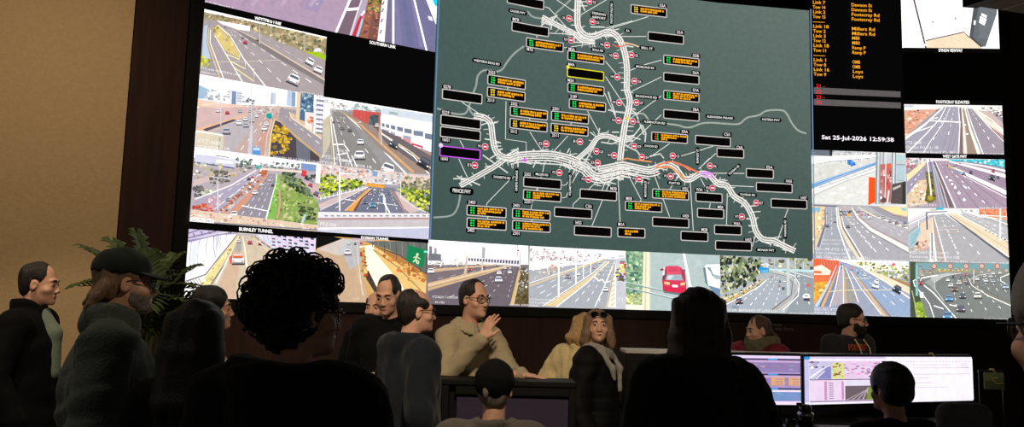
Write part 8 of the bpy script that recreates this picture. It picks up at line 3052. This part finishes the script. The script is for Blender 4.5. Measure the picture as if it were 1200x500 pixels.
for k, (tx, ty, tz, pk) in enumerate(((-.34, -.05, 1.93, .16), (-.26, .1, 1.98, .12), (-.10, .05, 2.02, .10), (.02, -.05, 1.90, .10), (.13, .1, 1.90, .12), (.28, .02, 1.72, .22), (.36, -.06, 1.60, .25), (.30, -.15, 1.50, .2), (.22, .1, 1.84, .14), (-.30, -.15, 1.72, .2), (.10, -.22, 1.62, .2), (-.12, -.2, 1.78, .18), (.42, .05, 1.66, .24), (0, .2, 1.9, .1))):
    o_ = Vector((pq.x + r_.uniform(-.05, .05), 4.75 + r_.uniform(-.04, .04), 1.12))
    e_ = Vector((pq.x + tx, 4.75 + ty, tz - .11))
    c_ = (o_ + e_) / 2 + Vector((-tx * .22, -ty * .2, pk + .1))
    P = [o_ * (1 - t) ** 2 + c_ * 2 * t * (1 - t) + e_ * t * t for t in [i / 16 for i in range(17)]]
    m_ = MB().tube(P, [.006 * (1 - .8 * i / 16) + .0012 for i in range(17)], 6)
    for i in range(5, 17):
        d = (P[min(i + 1, 16)] - P[i - 1]).normalized()
        s_ = d.cross(Vector((0, 0, 1)))
        s_ = s_.normalized() if s_.length > .05 else Vector((1, 0, 0))
        u_ = s_.cross(d).normalized()
        L = .21 * (1 - abs(i - 9) / 13) * r_.uniform(.85, 1.15)
        for e in (-1, 1):
            dirv = (d * .75 + s_ * e * .8 + u_ * .18).normalized()
            A = P[i]
            B = A + dirv * L * .5 + Vector((0, 0, .008))
            C_ = A + dirv * L + Vector((0, 0, -.05 * L / .2))
            w = dirv.cross(u_).normalized() * .017
            th = u_ * .0008
            vs = []
            for p_, ww in ((A, .35), (B, 1.0), (C_, .05)):
                vs += [p_ - w * ww + th, p_ + w * ww + th, p_ + w * ww - th, p_ - w * ww - th]
            fs = [(0, 1, 2, 3), (8, 11, 10, 9)]
            for j in (0, 4):
                for q_ in range(4):
                    q2 = (q_ + 1) % 4
                    fs.append((j + q_, j + 4 + q_, j + 4 + q2, j + q2))
            m_.add(vs, fs)
    m_.build('frond', LEAF, pot)

# ------------------------------------------------------------------ raised lettering on the dark wall and on the hoodie
DIM = mat('dim_lettering', (110, 104, 100), rough=.6)


def lettering(name, string, place, w, h, ma, parent=None):
    """letters as thin solid shapes; place(x, y, off) with x, y in 0..w, 0..h"""
    V, T = glyphs(string)
    wn = max(p[0] for p in V)
    m_ = MB()
    n = len(V)
    vs = [place(x / wn * w, y * h, o) for o in (.0, .002) for x, y in V]
    from collections import Counter
    ec = Counter()
    for t in T:
        for i in range(3):
            ec[tuple(sorted((t[i], t[(i + 1) % 3])))] += 1
    fs = [tuple(i + n for i in t) for t in T] + [tuple(reversed(t)) for t in T]
    for (a, b_), c in ec.items():
        if c == 1:
            fs.append((a, b_, b_ + n, a + n))
    m_.add(vs, fs)
    return m_.build(name, ma, parent)


ws = empty('wall_sign', tuple(wall_pt(5.62, 1.42, -.034)))
tag(ws, 'faint grey lettering on the dark wall beside the tied-back hair', 'sign', None, 'thing')
bpy.context.view_layer.update()
for tx, px_, py_, ww in (('Change', 905, 381.6, .12), ('this Story', 910, 386.6, .20)):
    s0, z0 = wall_sz(px_, py_)
    lettering('lettering', tx, lambda x, y, o: wall_pt(s0 + x, z0 + y, -.0345 + o), ww, .03, DIM, ws)

lettering('lettering', 'FORESTERS', chest, .20, .042, mat('orange_print', (206, 84, 40), rough=.8)).parent = HOOD.root
# ------------------------------------------------------------------ light: the screens themselves, warm ceiling downlights, and added fill spots on the people
def spot(name, loc, tgt, e, size=60, blend=.8, col=(1, .74, .46), rad=.12):
    l = bpy.data.lights.new(name, 'SPOT')
    l.energy = e
    l.spot_size = R(size)
    l.spot_blend = blend
    l.color = col
    l.shadow_soft_size = rad
    o = bpy.data.objects.new(name, l)
    COL.objects.link(o)
    o.location = loc
    o.rotation_euler = (Vector(tgt) - Vector(loc)).to_track_quat('-Z', 'Y').to_euler()
    return o


spot('downlight_and_fill', (-2.4, 3.0, 5.1), (-3.5, 5.2, .9), 370, 104, 1, (1, .80, .57))
WARM = (1, .82, .60)
spot('downlight_and_fill', (.2, .9, 3.9), (-.2, 5.0, 1.45), 500, 42, .6, WARM)  # added fill hung below the ceiling, frontal light for the presenter group
spot('downlight_and_fill', (1.9, 1.2, 3.9), (2.0, 5.8, 1.45), 240, 31, .5, WARM)  # added frontal fill for the people behind the operator console
spot('downlight_and_fill', (-1.2, .8, 3.9), (-2.6, 4.5, 1.55), 260, 20, .5, WARM)  # added frontal fill on the man by the beige wall
spot('downlight_and_fill', (-3.4, 1.3, 4.2), (-1.6, 3.0, 1.2), 60, 44, .8, (1, .9, .78))  # added fill standing in for wall bounce on the olive coat
spot('downlight_and_fill', (-.6, .1, 3.6), (.72, 1.10, 1.5), 60, 20, .7, WARM)  # added narrow fill for the cheek of the right-edge person
spot('downlight_and_fill', (1.2, 1.2, 4.2), (-1.38, 3.1, 1.62), 150, 12, .7, WARM)  # added narrow fill to brighten the capped man's face
spot('downlight_and_fill', (-.1, 2.0, 5.1), (-.07, 3.3, 1.1), 150, 16, .7, WARM)
w_ = bpy.data.worlds.new('World')
SC.world = w_
w_.use_nodes = True
bg = w_.node_tree.nodes['Background']
bg.inputs['Color'].default_value = (1, .85, .7, 1)
bg.inputs['Strength'].default_value = 0.05
vs = SC.view_settings
vs.view_transform = 'Standard'
vs.look = 'None'
vs.exposure = 0
vs.gamma = 1
vs.use_curve_mapping = False
